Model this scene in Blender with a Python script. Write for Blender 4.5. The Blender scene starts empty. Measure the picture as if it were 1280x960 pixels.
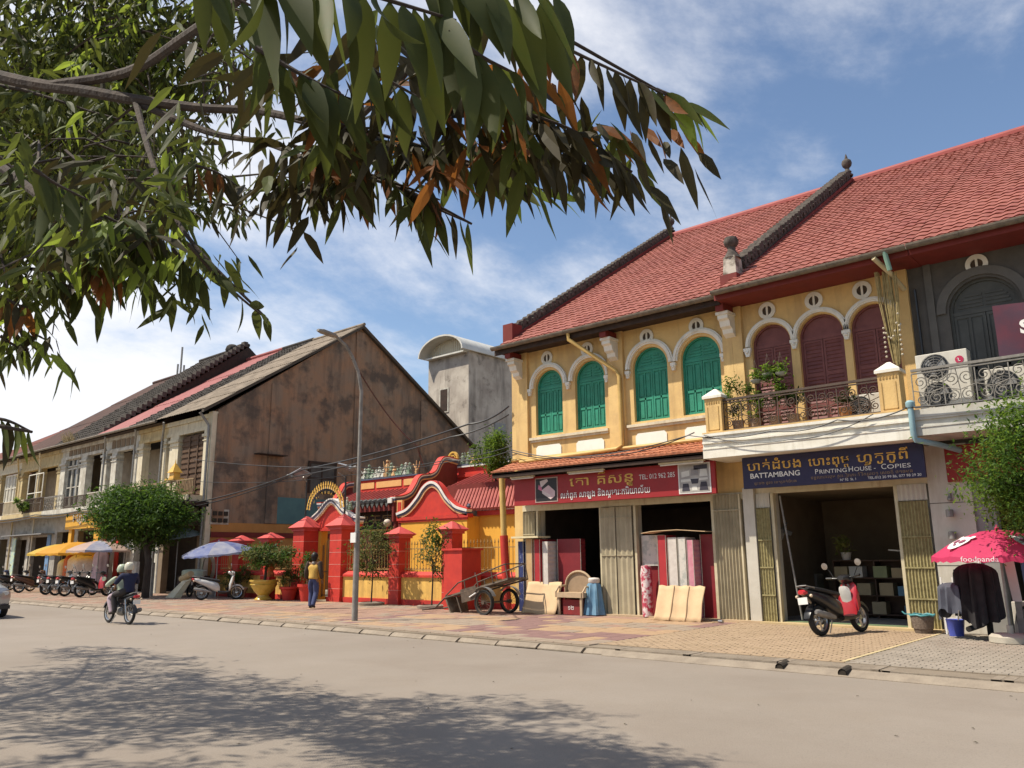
import bpy, bmesh, math, random
from math import sin, cos, pi, radians, sqrt, atan2
from mathutils import Vector, Matrix, Euler, noise
random.seed(7)
SC = bpy.context.scene
COL = SC.collection

# ---------------------------------------------------------------- camera
cam_d = bpy.data.cameras.new('camera')
cam = bpy.data.objects.new('camera', cam_d)
COL.objects.link(cam)
cam_d.sensor_width = 36.0
cam_d.lens = 36.0 * 1000 / 1280
cam_d.clip_start = 0.05
cam_d.clip_end = 2000
yaw, pit, rol = radians(41.26), radians(12.19), radians(0.547)
fw = Vector((-sin(yaw) * cos(pit), cos(yaw) * cos(pit), sin(pit)))
rt = Vector((cos(yaw), sin(yaw), 0))
dn = fw.cross(rt)
r2 = cos(rol) * rt + sin(rol) * dn
d2 = -sin(rol) * rt + cos(rol) * dn
m = Matrix((r2, -d2, -fw)).transposed().to_4x4()
m.translation = Vector((0, 0, 1.6))
cam.matrix_world = m
SC.camera = cam

# ---------------------------------------------------------------- light and sky
SUN_EL = radians(57)
SUN_H = Vector((-0.66, -0.75)).normalized()          # where the sun stands, on the ground plan
sun_d = bpy.data.lights.new('sun', 'SUN')
sun_d.energy = 5.0
sun_d.angle = radians(0.55)
sun_d.color = (1.0, 0.92, 0.78)
sun = bpy.data.objects.new('sun', sun_d)
COL.objects.link(sun)
sv = Vector((SUN_H.x * cos(SUN_EL), SUN_H.y * cos(SUN_EL), sin(SUN_EL)))
sun.rotation_euler = (-sv).to_track_quat('-Z', 'Y').to_euler()
sun.location = sv * 60

W = bpy.data.worlds.new('World')
SC.world = W
W.use_nodes = True
nt = W.node_tree
nt.nodes.clear()
N = nt.nodes.new
L = nt.links.new
wo = N('ShaderNodeOutputWorld')
bg = N('ShaderNodeBackground')
bg.inputs['Strength'].default_value = 0.118
sky = N('ShaderNodeTexSky')
sky.sky_type = 'NISHITA'
sky.sun_disc = False
sky.sun_elevation = SUN_EL
sky.sun_rotation = radians(221.3)
sky.air_density = 1.0
sky.dust_density = 0.55
sky.ozone_density = 1.5
tc = N('ShaderNodeTexCoord')
sep = N('ShaderNodeSeparateXYZ')
L(tc.outputs['Generated'], sep.inputs[0])
zc = N('ShaderNodeMath'); zc.operation = 'MAXIMUM'; zc.inputs[1].default_value = 0.0
L(sep.outputs['Z'], zc.inputs[0])
za = N('ShaderNodeMath'); za.operation = 'ADD'; za.inputs[1].default_value = 0.28
L(zc.outputs[0], za.inputs[0])
dx = N('ShaderNodeMath'); dx.operation = 'DIVIDE'; L(sep.outputs['X'], dx.inputs[0]); L(za.outputs[0], dx.inputs[1])
dy = N('ShaderNodeMath'); dy.operation = 'DIVIDE'; L(sep.outputs['Y'], dy.inputs[0]); L(za.outputs[0], dy.inputs[1])
cb = N('ShaderNodeCombineXYZ'); L(dx.outputs[0], cb.inputs[0]); L(dy.outputs[0], cb.inputs[1])
mp = N('ShaderNodeMapping'); mp.inputs['Rotation'].default_value = (0, 0, radians(70)); mp.inputs['Scale'].default_value = (1.0, 0.9, 1); mp.inputs['Location'].default_value = (3.1, 1.7, 0)
L(cb.outputs[0], mp.inputs[0])
n1 = N('ShaderNodeTexNoise'); n1.inputs['Scale'].default_value = 1.0; n1.inputs['Detail'].default_value = 9; n1.inputs['Roughness'].default_value = 0.62; n1.inputs['Distortion'].default_value = 0.15
L(mp.outputs[0], n1.inputs['Vector'])
n2 = N('ShaderNodeTexNoise'); n2.inputs['Scale'].default_value = 0.33; n2.inputs['Detail'].default_value = 3
L(mp.outputs[0], n2.inputs['Vector'])
ad = N('ShaderNodeMath'); ad.operation = 'MULTIPLY_ADD'; ad.inputs[1].default_value = 0.8
L(n2.outputs['Fac'], ad.inputs[0]); L(n1.outputs['Fac'], ad.inputs[2])
# more cloud low towards the street's far end (-X)
lf = N('ShaderNodeMapRange'); lf.inputs['From Min'].default_value = -0.35; lf.inputs['From Max'].default_value = -0.95; lf.inputs['To Min'].default_value = 0.0; lf.inputs['To Max'].default_value = 0.29
L(sep.outputs['X'], lf.inputs['Value'])
ad2 = N('ShaderNodeMath'); ad2.operation = 'ADD'; L(ad.outputs[0], ad2.inputs[0]); L(lf.outputs[0], ad2.inputs[1])
rmp = N('ShaderNodeMapRange'); rmp.interpolation_type = 'SMOOTHSTEP'
rmp.inputs['From Min'].default_value = 0.915; rmp.inputs['From Max'].default_value = 1.12; rmp.inputs['To Max'].default_value = 0.92
L(ad2.outputs[0], rmp.inputs['Value'])
mx = N('ShaderNodeMix'); mx.data_type = 'RGBA'
L(rmp.outputs[0], mx.inputs[0]); L(sky.outputs[0], mx.inputs[6])
mx.inputs[7].default_value = (6.8, 6.8, 7.0, 1)
L(mx.outputs[2], bg.inputs['Color']); L(bg.outputs[0], wo.inputs['Surface'])

SC.view_settings.view_transform = 'Standard'
SC.view_settings.look = 'None'
SC.view_settings.exposure = 0.40
SC.view_settings.gamma = 1.0
try:
    SC.cycles.max_bounces = 6
    SC.cycles.use_denoising = True
except Exception:
    pass

# ---------------------------------------------------------------- materials
MATS = {}
def pm(name, col, col2=None, sc=3.0, rough=0.8, bump=0.0, bsc=40.0, metal=0.0, streak=None, stain=None, spec=0.3, trans=None, detail=5, zstr=1.0, lo=.35, hi=.65, fine=0.0):
    """procedural principled material: col<->col2 by noise, optional vertical streaks / stains, bump"""
    if name in MATS: return MATS[name]
    if col2 is None: col2 = tuple(c * 0.82 for c in col)
    col = tuple(c * .92 for c in col); col2 = tuple(c * .92 for c in col2)
    mt = bpy.data.materials.new(name); mt.use_nodes = True
    nt = mt.node_tree; nd = nt.nodes; lk = nt.links.new
    b = nd['Principled BSDF']
    b.inputs['Roughness'].default_value = rough; b.inputs['Metallic'].default_value = metal
    b.inputs['Specular IOR Level'].default_value = spec
    tcn = nd.new('ShaderNodeTexCoord')
    mpn = nd.new('ShaderNodeMapping'); mpn.inputs['Scale'].default_value = (1, 1, zstr)
    lk(tcn.outputs['Object'], mpn.inputs[0])
    nz = nd.new('ShaderNodeTexNoise'); nz.inputs['Scale'].default_value = sc; nz.inputs['Detail'].default_value = detail; nz.inputs['Roughness'].default_value = .6
    lk(mpn.outputs[0], nz.inputs['Vector'])
    mr = nd.new('ShaderNodeMapRange'); mr.inputs['From Min'].default_value = lo; mr.inputs['From Max'].default_value = hi
    lk(nz.outputs['Fac'], mr.inputs['Value'])
    mx = nd.new('ShaderNodeMix'); mx.data_type = 'RGBA'
    mx.inputs[6].default_value = (*col, 1); mx.inputs[7].default_value = (*col2, 1)
    lk(mr.outputs[0], mx.inputs[0])
    out = mx.outputs[2]
    def layer(out, vec_scale, scale, c, a, bb, amt):
        mm = nd.new('ShaderNodeMapping'); mm.inputs['Scale'].default_value = vec_scale; mm.inputs['Location'].default_value = (scale, 2.2, 5.1)
        lk(tcn.outputs['Object'], mm.inputs[0])
        z = nd.new('ShaderNodeTexNoise'); z.inputs['Scale'].default_value = scale; z.inputs['Detail'].default_value = 7; z.inputs['Roughness'].default_value = .65
        lk(mm.outputs[0], z.inputs['Vector'])
        r = nd.new('ShaderNodeMapRange'); r.inputs['From Min'].default_value = a; r.inputs['From Max'].default_value = bb; r.inputs['To Max'].default_value = amt
        lk(z.outputs['Fac'], r.inputs['Value'])
        x = nd.new('ShaderNodeMix'); x.data_type = 'RGBA'; x.inputs[7].default_value = (*c, 1)
        lk(r.outputs[0], x.inputs[0]); lk(out, x.inputs[6])
        return x.outputs[2]
    if streak: out = layer(out, (1, 1, .12), streak[1], streak[0], streak[2] if len(streak) > 2 else .5, .72, streak[3] if len(streak) > 3 else .7)
    if stain: out = layer(out, (1, 1, 1), stain[1], stain[0], stain[2] if len(stain) > 2 else .5, (stain[2] if len(stain) > 2 else .5) + .14, stain[3] if len(stain) > 3 else .8)
    if fine: out = layer(out, (1, 1, 1), 55, tuple(c * .45 for c in col), .5, .75, fine)
    lk(out, b.inputs['Base Color'])
    if bump:
        bn = nd.new('ShaderNodeTexNoise'); bn.inputs['Scale'].default_value = bsc; bn.inputs['Detail'].default_value = 5
        lk(tcn.outputs['Object'], bn.inputs['Vector'])
        bu = nd.new('ShaderNodeBump'); bu.inputs['Strength'].default_value = bump; bu.inputs['Distance'].default_value = .02
        lk(bn.outputs['Fac'], bu.inputs['Height']); lk(bu.outputs[0], b.inputs['Normal'])
    if trans:
        tr = nd.new('ShaderNodeBsdfTranslucent'); tr.inputs['Color'].default_value = (*trans[0], 1)
        ms = nd.new('ShaderNodeMixShader'); ms.inputs[0].default_value = trans[1]
        lk(b.outputs[0], ms.inputs[1]); lk(tr.outputs[0], ms.inputs[2])
        lk(ms.outputs[0], nd['Material Output'].inputs['Surface'])
    MATS[name] = mt
    return mt

# ---------------------------------------------------------------- mesh builder
class MB:
    def __init__(s): s.v = []; s.f = []; s.mi = []; s.cur = 0
    def face(s, pts):
        n = len(s.v); s.v += [tuple(p) for p in pts]; s.f.append(tuple(range(n, n + len(pts)))); s.mi.append(s.cur); return s
    def mesh(s, vs, fs):
        n = len(s.v); s.v += [tuple(p) for p in vs]
        for f in fs: s.f.append(tuple(i + n for i in f)); s.mi.append(s.cur)
        return s
    def box(s, x0, x1, y0, y1, z0, z1, M=None):
        vs = [(x0, y0, z0), (x1, y0, z0), (x1, y1, z0), (x0, y1, z0), (x0, y0, z1), (x1, y0, z1), (x1, y1, z1), (x0, y1, z1)]
        if M is not None: vs = [M @ Vector(p) for p in vs]
        return s.mesh(vs, [(0, 3, 2, 1), (4, 5, 6, 7), (0, 1, 5, 4), (1, 2, 6, 5), (2, 3, 7, 6), (3, 0, 4, 7)])
    def frustum(s, cx, cy, z0, z1, w0, d0, w1, d1):
        vs = [(cx - w0/2, cy - d0/2, z0), (cx + w0/2, cy - d0/2, z0), (cx + w0/2, cy + d0/2, z0), (cx - w0/2, cy + d0/2, z0),
              (cx - w1/2, cy - d1/2, z1), (cx + w1/2, cy - d1/2, z1), (cx + w1/2, cy + d1/2, z1), (cx - w1/2, cy + d1/2, z1)]
        return s.mesh(vs, [(0, 3, 2, 1), (4, 5, 6, 7), (0, 1, 5, 4), (1, 2, 6, 5), (2, 3, 7, 6), (3, 0, 4, 7)])
    def tube(s, pts, r, n=8, cap=True):
        pts = [Vector(p) for p in pts]
        rs = r if isinstance(r, (list, tuple)) else [r] * len(pts)
        vs = []; fs = []
        up = Vector((0, 0, 1))
        prev = None
        for i, p in enumerate(pts):
            t = (pts[min(i + 1, len(pts) - 1)] - pts[max(i - 1, 0)])
            if t.length < 1e-9: t = Vector((0, 0, 1))
            t.normalize()
            if prev is None:
                a = t.cross(up)
                if a.length < 1e-3: a = t.cross(Vector((0, 1, 0)))
            else:
                a = prev - t * prev.dot(t)
                if a.length < 1e-4: a = t.cross(Vector((0, 1, 0)))
            a.normalize(); prev = a
            b = t.cross(a)
            for k in range(n):
                an = 2 * pi * k / n
                vs.append(p + (a * cos(an) + b * sin(an)) * rs[i])
        for i in range(len(pts) - 1):
            for k in range(n):
                k2 = (k + 1) % n
                fs.append((i*n + k, i*n + k2, (i+1)*n + k2, (i+1)*n + k))
        if cap:
            fs.append(tuple(range(n - 1, -1, -1))); fs.append(tuple((len(pts)-1)*n + k for k in range(n)))
        return s.mesh(vs, fs)
    def lathe(s, prof, c=(0, 0, 0), n=16, M=None, sx=1, sy=1, a0=0, a1=2*pi):
        full = abs(a1 - a0 - 2 * pi) < 1e-6
        m = n if full else n + 1
        vs = []; fs = []
        for (r, z) in prof:
            for k in range(m):
                a = a0 + (a1 - a0) * k / n
                p = Vector((r * cos(a) * sx, r * sin(a) * sy, z))
                if M is not None: p = M @ p
                vs.append(p + Vector(c))
        for i in range(len(prof) - 1):
            for k in range(n):
                k2 = (k + 1) % m
                fs.append((i*m + k, i*m + k2, (i+1)*m + k2, (i+1)*m + k))
        return s.mesh(vs, fs)
    def prism(s, poly, a0, a1, ax='y', M=None):
        """extrude a 2D polygon along ax; 2D coords are the other two axes in order (x,z),(y,z),(x,y)"""
        n = len(poly)
        def P(u, v, a):
            p = Vector((u, a, v) if ax == 'y' else ((a, u, v) if ax == 'x' else (u, v, a)))
            return M @ p if M is not None else p
        vs = [P(u, v, a0) for u, v in poly] + [P(u, v, a1) for u, v in poly]
        fs = [tuple(range(n)), tuple(range(2*n - 1, n - 1, -1))] + [(i, i + n, (i+1) % n + n, (i+1) % n) for i in range(n)]
        return s.mesh(vs, fs)
    def ball(s, c, r, n=10, m=7, sx=1, sy=1, sz=1):
        prof = [(r * sin(pi * i / m), -r * cos(pi * i / m) * sz) for i in range(m + 1)]
        prof[0] = (1e-4, prof[0][1]); prof[-1] = (1e-4, prof[-1][1])
        return s.lathe(prof, c, n, None, sx, sy)
    def build(s, name, mat, parent=None, smooth=False, label=None, kind=None, fixn=True, bev=0):
        me = bpy.data.meshes.new(name)
        off = Vector((0, 0, 0))
        if parent is not None:
            q = parent
            while q is not None: off += q.location; q = q.parent
        me.from_pydata([tuple(Vector(p) - off) for p in s.v], [], s.f)
        mats = mat if isinstance(mat, (list, tuple)) else [mat]
        for x in mats: me.materials.append(x)
        if len(mats) > 1:
            for p, i in zip(me.polygons, s.mi): p.material_index = i
        bm = bmesh.new(); bm.from_mesh(me)
        bmesh.ops.remove_doubles(bm, verts=bm.verts, dist=1e-5)
        if fixn: bmesh.ops.recalc_face_normals(bm, faces=bm.faces)
        bm.to_mesh(me); bm.free()
        if smooth:
            for p in me.polygons: p.use_smooth = True
            try: me.set_sharp_from_angle(angle=radians(38))
            except Exception: pass
        o = bpy.data.objects.new(name, me)
        COL.objects.link(o)
        if bev:
            md = o.modifiers.new('edge', 'BEVEL'); md.width = bev; md.segments = 2; md.limit_method = 'ANGLE'
        if parent is not None: o.parent = parent
        if label: o['label'] = label
        if kind: o['kind'] = kind
        return o

def thing(name, label, cat, loc=(0, 0, 0), group=None, kind=None, rz=0):
    o = bpy.data.objects.new(name, None)
    o.empty_display_size = .2
    COL.objects.link(o); o.location = loc; o.rotation_euler = (0, 0, rz)
    if kind: o['kind'] = kind
    else: o['label'] = label; o['category'] = cat
    if group: o['group'] = group
    return o
def tag(o, label, cat, group=None):
    o['label'] = label; o['category'] = cat
    if group: o['group'] = group
    return o
def kids(o): return [c for c in bpy.data.objects if c.parent == o]
def copy_tree(o, parent=None, swap=None):
    c = o.copy(); COL.objects.link(c); c.parent = parent
    if swap and c.type == 'MESH':
        nm = [swap.get(s.material.name) if s.material else None for s in c.material_slots]
        if any(nm):
            c.data = c.data.copy()
            for i, x in enumerate(nm):
                if x: c.data.materials[i] = x
    for ch in o.children: copy_tree(ch, c, swap)
    return c
def inst(mesh, name, parent, loc, rot=(0, 0, 0), scale=(1, 1, 1)):
    o = bpy.data.objects.new(name, mesh); COL.objects.link(o)
    o.parent = parent; o.location = loc; o.rotation_euler = rot; o.scale = scale
    return o
def R3(x=0, y=0, z=0, loc=(0, 0, 0)): return Matrix.Translation(loc) @ Euler((x, y, z)).to_matrix().to_4x4()

# text -> mesh lying on the XZ plane facing -Y (street side)
def text_mesh(mb, s, x, z, y, h, depth=.012, width=None, M=None, shear=0, bold=0):
    c = bpy.data.curves.new('lettering', 'FONT'); c.body = s; c.size = 1.0; c.extrude = 0; c.offset = bold; c.resolution_u = 3
    o = bpy.data.objects.new('lettering', c); COL.objects.link(o)
    bpy.context.view_layer.update()
    dg = bpy.context.evaluated_depsgraph_get()
    me = bpy.data.meshes.new_from_object(o.evaluated_get(dg))
    COL.objects.unlink(o); bpy.data.objects.remove(o); bpy.data.curves.remove(c)
    if not me.vertices: return 0
    xs = [v.co.x for v in me.vertices]
    x0, x1 = min(xs), max(xs)
    k = h
    kx = (width / (x1 - x0)) if width else k
    def tr(v, d):
        p = Vector((x + (v.x - x0) * kx + v.y * shear * k, y - d, z + v.y * k))
        return M @ p if M is not None else p
    n = len(me.vertices)
    vs = [tr(v.co, depth) for v in me.vertices]
    fs = [tuple(p.vertices) for p in me.polygons]
    mb.mesh(vs, fs)
    w = (x1 - x0) * kx
    bpy.data.meshes.remove(me)
    return w
# ---------------------------------------------------------------- palette
yellow = pm('yellow_paint', (.74, .51, .215), (.66, .44, .18), 1.3, .85, .2, 30, streak=((.30, .19, .09), 3.0, .50, .6), stain=((.50, .33, .15), 1.6, .5, .6), fine=.12)
yellowT = pm('temple_yellow', (.80, .42, .06), (.74, .37, .05), 2.0, .8, .1, streak=((.45, .22, .04), 3, .58, .4))
white = pm('white_paint', (.80, .77, .68), (.70, .66, .56), 3, .7, .1, streak=((.35, .3, .22), 5, .55, .45))
cream = pm('cream_plaster', (.70, .62, .46), (.60, .52, .37), 3, .8, .15, streak=((.25, .2, .14), 5, .5, .6))
cwhite = pm('weathered_white', (.66, .63, .54), (.45, .41, .34), 3, .8, .15, streak=((.2, .17, .13), 4, .48, .7))
green = pm('green_paint', (.035, .27, .17), (.03, .21, .13), 5, .55, .1, streak=((.03, .13, .09), 8, .55, .5))
maroon = pm('maroon_paint', (.215, .075, .065), (.165, .055, .05), 5, .6, .1)
redp = pm('red_paint', (.58, .048, .030), (.47, .038, .028), 3, .6, .12, streak=((.25, .03, .025), 4, .58, .5))
redd = pm('dark_and_shaded_red', (.19, .028, .022), (.15, .024, .018), 3, .7)
tile_red = pm('red_roof_tile', (.34, .115, .085), (.27, .09, .065), .7, .62, .1, stain=((.22, .06, .05), 1.1, .52, .6), fine=.55)
tile_old = pm('old_clay_tile', (.36, .16, .09), (.22, .10, .06), 3, .8, .2, stain=((.1, .07, .05), 6, .5, .6))
moss = pm('mossy_dark_tile', (.05, .042, .036), (.12, .10, .085), 9, .95, .5, 30)
black_roof = pm('black_weathered_roof', (.035, .030, .027), (.07, .06, .05), 2.5, .95, .5, 20, detail=9)
grey_roof = pm('grey_fibre_roof', (.30, .24, .18), (.20, .16, .12), 1.5, .9, .3, 20, stain=((.10, .08, .06), 3, .5, .6))
redmetal = pm('faded_red_metal', (.33, .10, .09), (.26, .075, .07), 1.5, .6)
gutm = pm('dull_gutter', (.20, .16, .12), (.12, .10, .075), 6, .6, .1)
darkwood = pm('dark_wood', (.055, .03, .02), (.03, .018, .012), 6, .7)
wood = pm('raw_wood', (.42, .28, .14), (.34, .21, .10), 8, .75)
brownwall = pm('brown_gable_plaster', (.37, .205, .115), (.25, .195, .145), 1.0, .95, .45, 9, stain=((.085, .07, .058), .9, .48, .85), streak=((.10, .08, .065), 2.2, .46, .9), detail=12, lo=.3, hi=.7, fine=.4)
ochre = pm('ochre_wall_base', (.50, .24, .07), (.42, .20, .06), 2, .85, streak=((.25, .12, .05), 3, .6, .4))
teal = pm('teal_paint', (.10, .20, .20), (.08, .16, .17), 2, .8)
conc = pm('grey_concrete', (.42, .39, .34), (.28, .26, .22), 2.5, .9, .3, 25, stain=((.12, .10, .085), 2.2, .55, .7), detail=9)
towerm = pm('tower_render', (.56, .50, .42), (.36, .31, .26), .8, .92, .35, 12, streak=((.09, .075, .065), 1.1, .50, .8), stain=((.11, .09, .075), 1.3, .56, .75), detail=10)
greywall = pm('grey_wall_in_shade', (.115, .105, .092), (.085, .078, .07), 3, .85, .1)  # grey darkened: the deep shade of this bay is put into the wall colour
greywood = pm('grey_door_paint', (.10, .10, .088), (.078, .078, .07), 5, .7)
tilewhite = pm('white_wall_tile', (.60, .56, .48), (.52, .48, .40), 3, .35, streak=((.3, .24, .16), 5, .55, .4))
shutm = pm('beige_shutter_metal', (.42, .36, .24), (.34, .29, .19), 4, .55, .05, streak=((.2, .16, .1), 6, .52, .6))
shutd = pm('reed_shutter', (.36, .31, .15), (.24, .20, .09), 14, .8, .3, 60)
postm = pm('cream_post', (.66, .58, .40), (.55, .47, .3), 4, .6, streak=((.25, .16, .08), 8, .55, .5))
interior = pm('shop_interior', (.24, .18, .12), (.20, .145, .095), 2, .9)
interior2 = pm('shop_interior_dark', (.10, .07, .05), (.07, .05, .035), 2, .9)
signred = pm('sign_red', (.33, .022, .025), (.28, .02, .022), 2, .5)
signblue = pm('sign_navy', (.028, .024, .07), (.022, .02, .055), 2, .45)
gold = pm('gold_letters', (.70, .42, .09), (.62, .36, .07), 6, .45)
paper = pm('white_letters', (.78, .76, .72), (.72, .70, .66), 6, .6)
iron = pm('rusty_iron', (.11, .075, .055), (.07, .05, .04), 12, .7, .1)
blackm = pm('black_plastic', (.012, .012, .013), (.02, .02, .02), 12, .35, spec=.5)
rubber = pm('tyre_rubber', (.02, .02, .02), (.03, .028, .026), 20, .85)
chrome = pm('bright_metal', (.55, .55, .54), (.4, .4, .4), 10, .3, metal=.9)
greym = pm('grey_metal', (.30, .29, .27), (.22, .21, .2), 8, .5, metal=.4)
card = pm('cardboard', (.62, .44, .26), (.55, .38, .22), 3, .85, .05, fine=.15)
stone = pm('kerb_stone', (.31, .255, .195), (.24, .195, .15), 4, .9, .4, 30, fine=.3)
glassd = pm('dark_glass', (.03, .035, .04), (.02, .025, .03), 3, .12, spec=.6)

# ---------------------------------------------------------------- ground
road_m = pm('road_dusty', (.285, .242, .200), (.25, .211, .172), .35, .92, .25, 60, detail=10, stain=((.205, .168, .135), .22, .50, .6), streak=((.235, .193, .152), .8, .5, .5), fine=.4)
earth_m = pm('earth', (.30, .24, .17), (.24, .19, .13), .3, .95, .3)
mb = MB(); mb.face([(-900, -900, -.02), (900, -900, -.02), (900, 900, -.02), (-900, 900, -.02)])
g = mb.build('ground', earth_m, kind='structure')
mb = MB()
nx, ny = 60, 16
vs = []; fs = []
for j in range(ny + 1):
    for i in range(nx + 1):
        x = -150 + 170 * i / nx; y = -3.5 + 14.85 * j / ny
        crown = .05 * (1 - ((y - 4) / 7.5) ** 2)
        vs.append((x, y, max(0.0, crown)))
for j in range(ny):
    for i in range(nx):
        a = j * (nx + 1) + i; fs.append((a, a + 1, a + nx + 2, a + nx + 1))
mb.mesh(vs, fs); mb.build('road', road_m, kind='structure', smooth=True)

# the paved footway: base sheet and single pavers
pav = thing('pavement', '', '', (-20, 14.5, 0), kind='structure')
base_m = pm('paving_bed', (.26, .21, .155), (.20, .16, .12), 1.5, .95, .3, fine=.3)
MB().box(-120, 20, 11.55, 17.7, -.01, .095).build('paving_bed', base_m, pav)
pcol = [pm('paver_pink', (.36, .225, .165), (.30, .19, .14), 3, .85, .2, fine=.25), pm('paver_sand', (.42, .28, .17), (.36, .24, .145), 3, .85, .2, fine=.25),
        pm('paver_grey', (.33, .26, .195), (.28, .215, .16), 3, .85, .2, fine=.25), pm('paver_mauve', (.255, .15, .135), (.22, .13, .115), 3, .85, .2, fine=.25)]
rp = random.Random(3)
def paver_mesh(mt, w, d):
    mb = MB(); mb.frustum(0, 0, 0, .022, w, d, w, d); mb.frustum(0, 0, .022, .028, w, d, w - .02, d - .02)
    me = mb.build('paver', mt); m = me.data; bpy.data.objects.remove(me); return m
pmesh = [paver_mesh(c, .385, .385) for c in pcol]
far = [MB() for _ in pcol]
cnt = 0
y = 11.85; jrow = 0
while y < 17.5:
    i = 0
    x = -8.7 + rp.uniform(-.02, .02)
    while x > -62:
        # diagonal bands of colour, blocks of a few pavers
        band = math.floor((x + y * .25) / 1.6) ; row = math.floor((y + .7 * band) / 1.2)
        k = (0, 1, 2, 1, 3, 0, 2, 1)[int(band * 3 + row * 5) % 8]
        if int(band) % 3 == 0: k = 3 if x > -17 else 0
        if rp.random() < .22: k = rp.randrange(3)
        if x < -27: k = 0 if rp.random() < .6 else 2
        if y < 12.2: k = 2
        dz = rp.uniform(-.004, .004)
        if x > -8.7 - .4 * 19.5 and cnt < 290:
            inst(pmesh[k], 'paver', pav, (x + 20, y - 14.5, .09 + dz), (rp.uniform(-.008, .008), rp.uniform(-.008, .008), rp.uniform(-.01, .01))); cnt += 1
        else:
            far[k].frustum(x, y, .09 + dz, .118 + dz, .385, .385, .37, .37)
        x -= .4; i += 1
    y += .4; jrow += 1
for k in range(4): far[k].build('far_pavers', pcol[k], pav, kind='stuff', fixn=False)
# small interlocking blocks before the printing shop and the grey house
bl1 = pm('small_paver_tan', (.40, .29, .19), (.34, .245, .155), 2.2, .88, .2, stain=((.34, .24, .16), 1.2, .5, .5), fine=.3)
bl2 = pm('small_paver_grey', (.34, .29, .235), (.27, .23, .185), 2.2, .88, .2, stain=((.20, .16, .12), 1.2, .55, .5), fine=.3)
for (xa, xb, mt, nm) in ((-8.5, -4.36, bl1, 'tan_blocks'), (-4.3, 8, bl2, 'grey_blocks')):
    mb = MB(); y = 11.95; r = 0
    while y < 17.45:
        x = xa + (0.1 if r % 2 else 0)
        while x < xb - .1:
            dz = rp.uniform(-.003, .003)
            mb.frustum(x + .1, y, .09, .117 + dz, .197, .0985, .184, .088); x += .2
        y += .1; r += 1
    mb.build(nm, mt, pav, kind='stuff', fixn=False)
MB().box(-8.6, 8, 11.9, 17.5, .095, .109).build('block_bed', base_m, pav)
MB().box(-4.36, -4.30, 11.95, 17.1, .09, .122).build('edging_strip', pm('yellow_edging', (.58, .46, .26), None, 3, .8), pav)
# kerb stones and drain covers
kb = thing('kerb', '', '', (-20, 11.45, 0), kind='structure')
km = []
for w in (.92, .95):
    mb = MB(); mb.prism([(-.16, 0), (-.16, .02), (-.07, .075), (.16, .105), (.16, 0)], -w / 2, w / 2, 'x')
    o = mb.build('kerb_stone', stone, bev=0); km.append(o.data); bpy.data.objects.remove(o)
x = -8.0
while x > -64:
    inst(km[rp.randrange(2)], 'kerb_stone', kb, (x + 20, .12 + rp.uniform(-.015, .015), rp.uniform(-.012, .006)), (0, rp.uniform(-.01, .01), rp.uniform(-.015, .015))); x -= 1.0
# right: flat concrete drain covers with long slots
slotm = pm('drain_slot_dark', (.05, .04, .03), None, 5, .95)
mb = MB()
w = 1.36
for y0, y1 in ((-.22, -.15), (-.11, -.04), (0.0, .07), (.11, .2)): mb.box(-w/2, w/2, y0, y1, .0, .10)
for xx in (-w/2, w/2 - .10): mb.box(xx, xx + .10, -.22, .2, .0, .102)
o = mb.build('drain_cover', stone); dcm = o.data; bpy.data.objects.remove(o)
x = -7.2
while x < 6:
    inst(dcm, 'drain_cover', kb, (x + 20, .28 + rp.uniform(-.01, .01), rp.uniform(-.006, .006)), (0, 0, rp.uniform(-.01, .01))); x += 1.4
MB().box(-8, 6.7, 11.50, 11.96, -.01, .045).build('drain_channel', slotm, kb)
MB().prism([(11.26, -.01), (11.26, .012), (11.50, .075), (11.50, -.01)], -8.0, 6.7, 'x').build('kerb_ramp', stone, kb)
for px, py in ((-5.0, 11.48), (-4.12, 11.45)):
    mb = MB(); mb.tube([(px, py - .16, .045), (px, py + .1, .07)], .06, 12, cap=False); mb.tube([(px, py - .15, .045), (px, py + .1, .07)], .048, 12)
    d = mb.build('drain_pipe_mouth', slotm, kb)
# ---------------------------------------------------------------- facade helpers
def arch_wall(mb, x0, x1, z0, z1, y, th, ops, nseg=14):
    """wall in the XZ plane with round-headed openings (xc, w, zb, zs); front face at y, back at y+th"""
    def q(xa, xb, za, zb):
        if xb - xa > 1e-4 and zb - za > 1e-4:
            mb.face([(xa, y, za), (xb, y, za), (xb, y, zb), (xa, y, zb)])
    xs = x0
    for (xc, w, zb, zs) in sorted(ops):
        r = w / 2
        q(xs, xc - r, z0, z1)
        q(xc - r, xc + r, z0, zb)
        arc = [(xc - r * cos(pi * k / nseg), zs + r * sin(pi * k / nseg)) for k in range(nseg + 1)]
        for (a, b) in zip(arc, arc[1:]):
            mb.face([(a[0], y, a[1]), (b[0], y, b[1]), (b[0], y, z1), (a[0], y, z1)])
            mb.face([(a[0], y, a[1]), (a[0], y + th, a[1]), (b[0], y + th, b[1]), (b[0], y, b[1])])
        for s in (-1, 1):
            mb.face([(xc + s*r, y, zb), (xc + s*r, y + th, zb), (xc + s*r, y + th, zs), (xc + s*r, y, zs)])
        mb.face([(xc - r, y, zb), (xc + r, y, zb), (xc + r, y + th, zb), (xc - r, y + th, zb)])
        xs = xc + r
    q(xs, x1, z0, z1)
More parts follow.
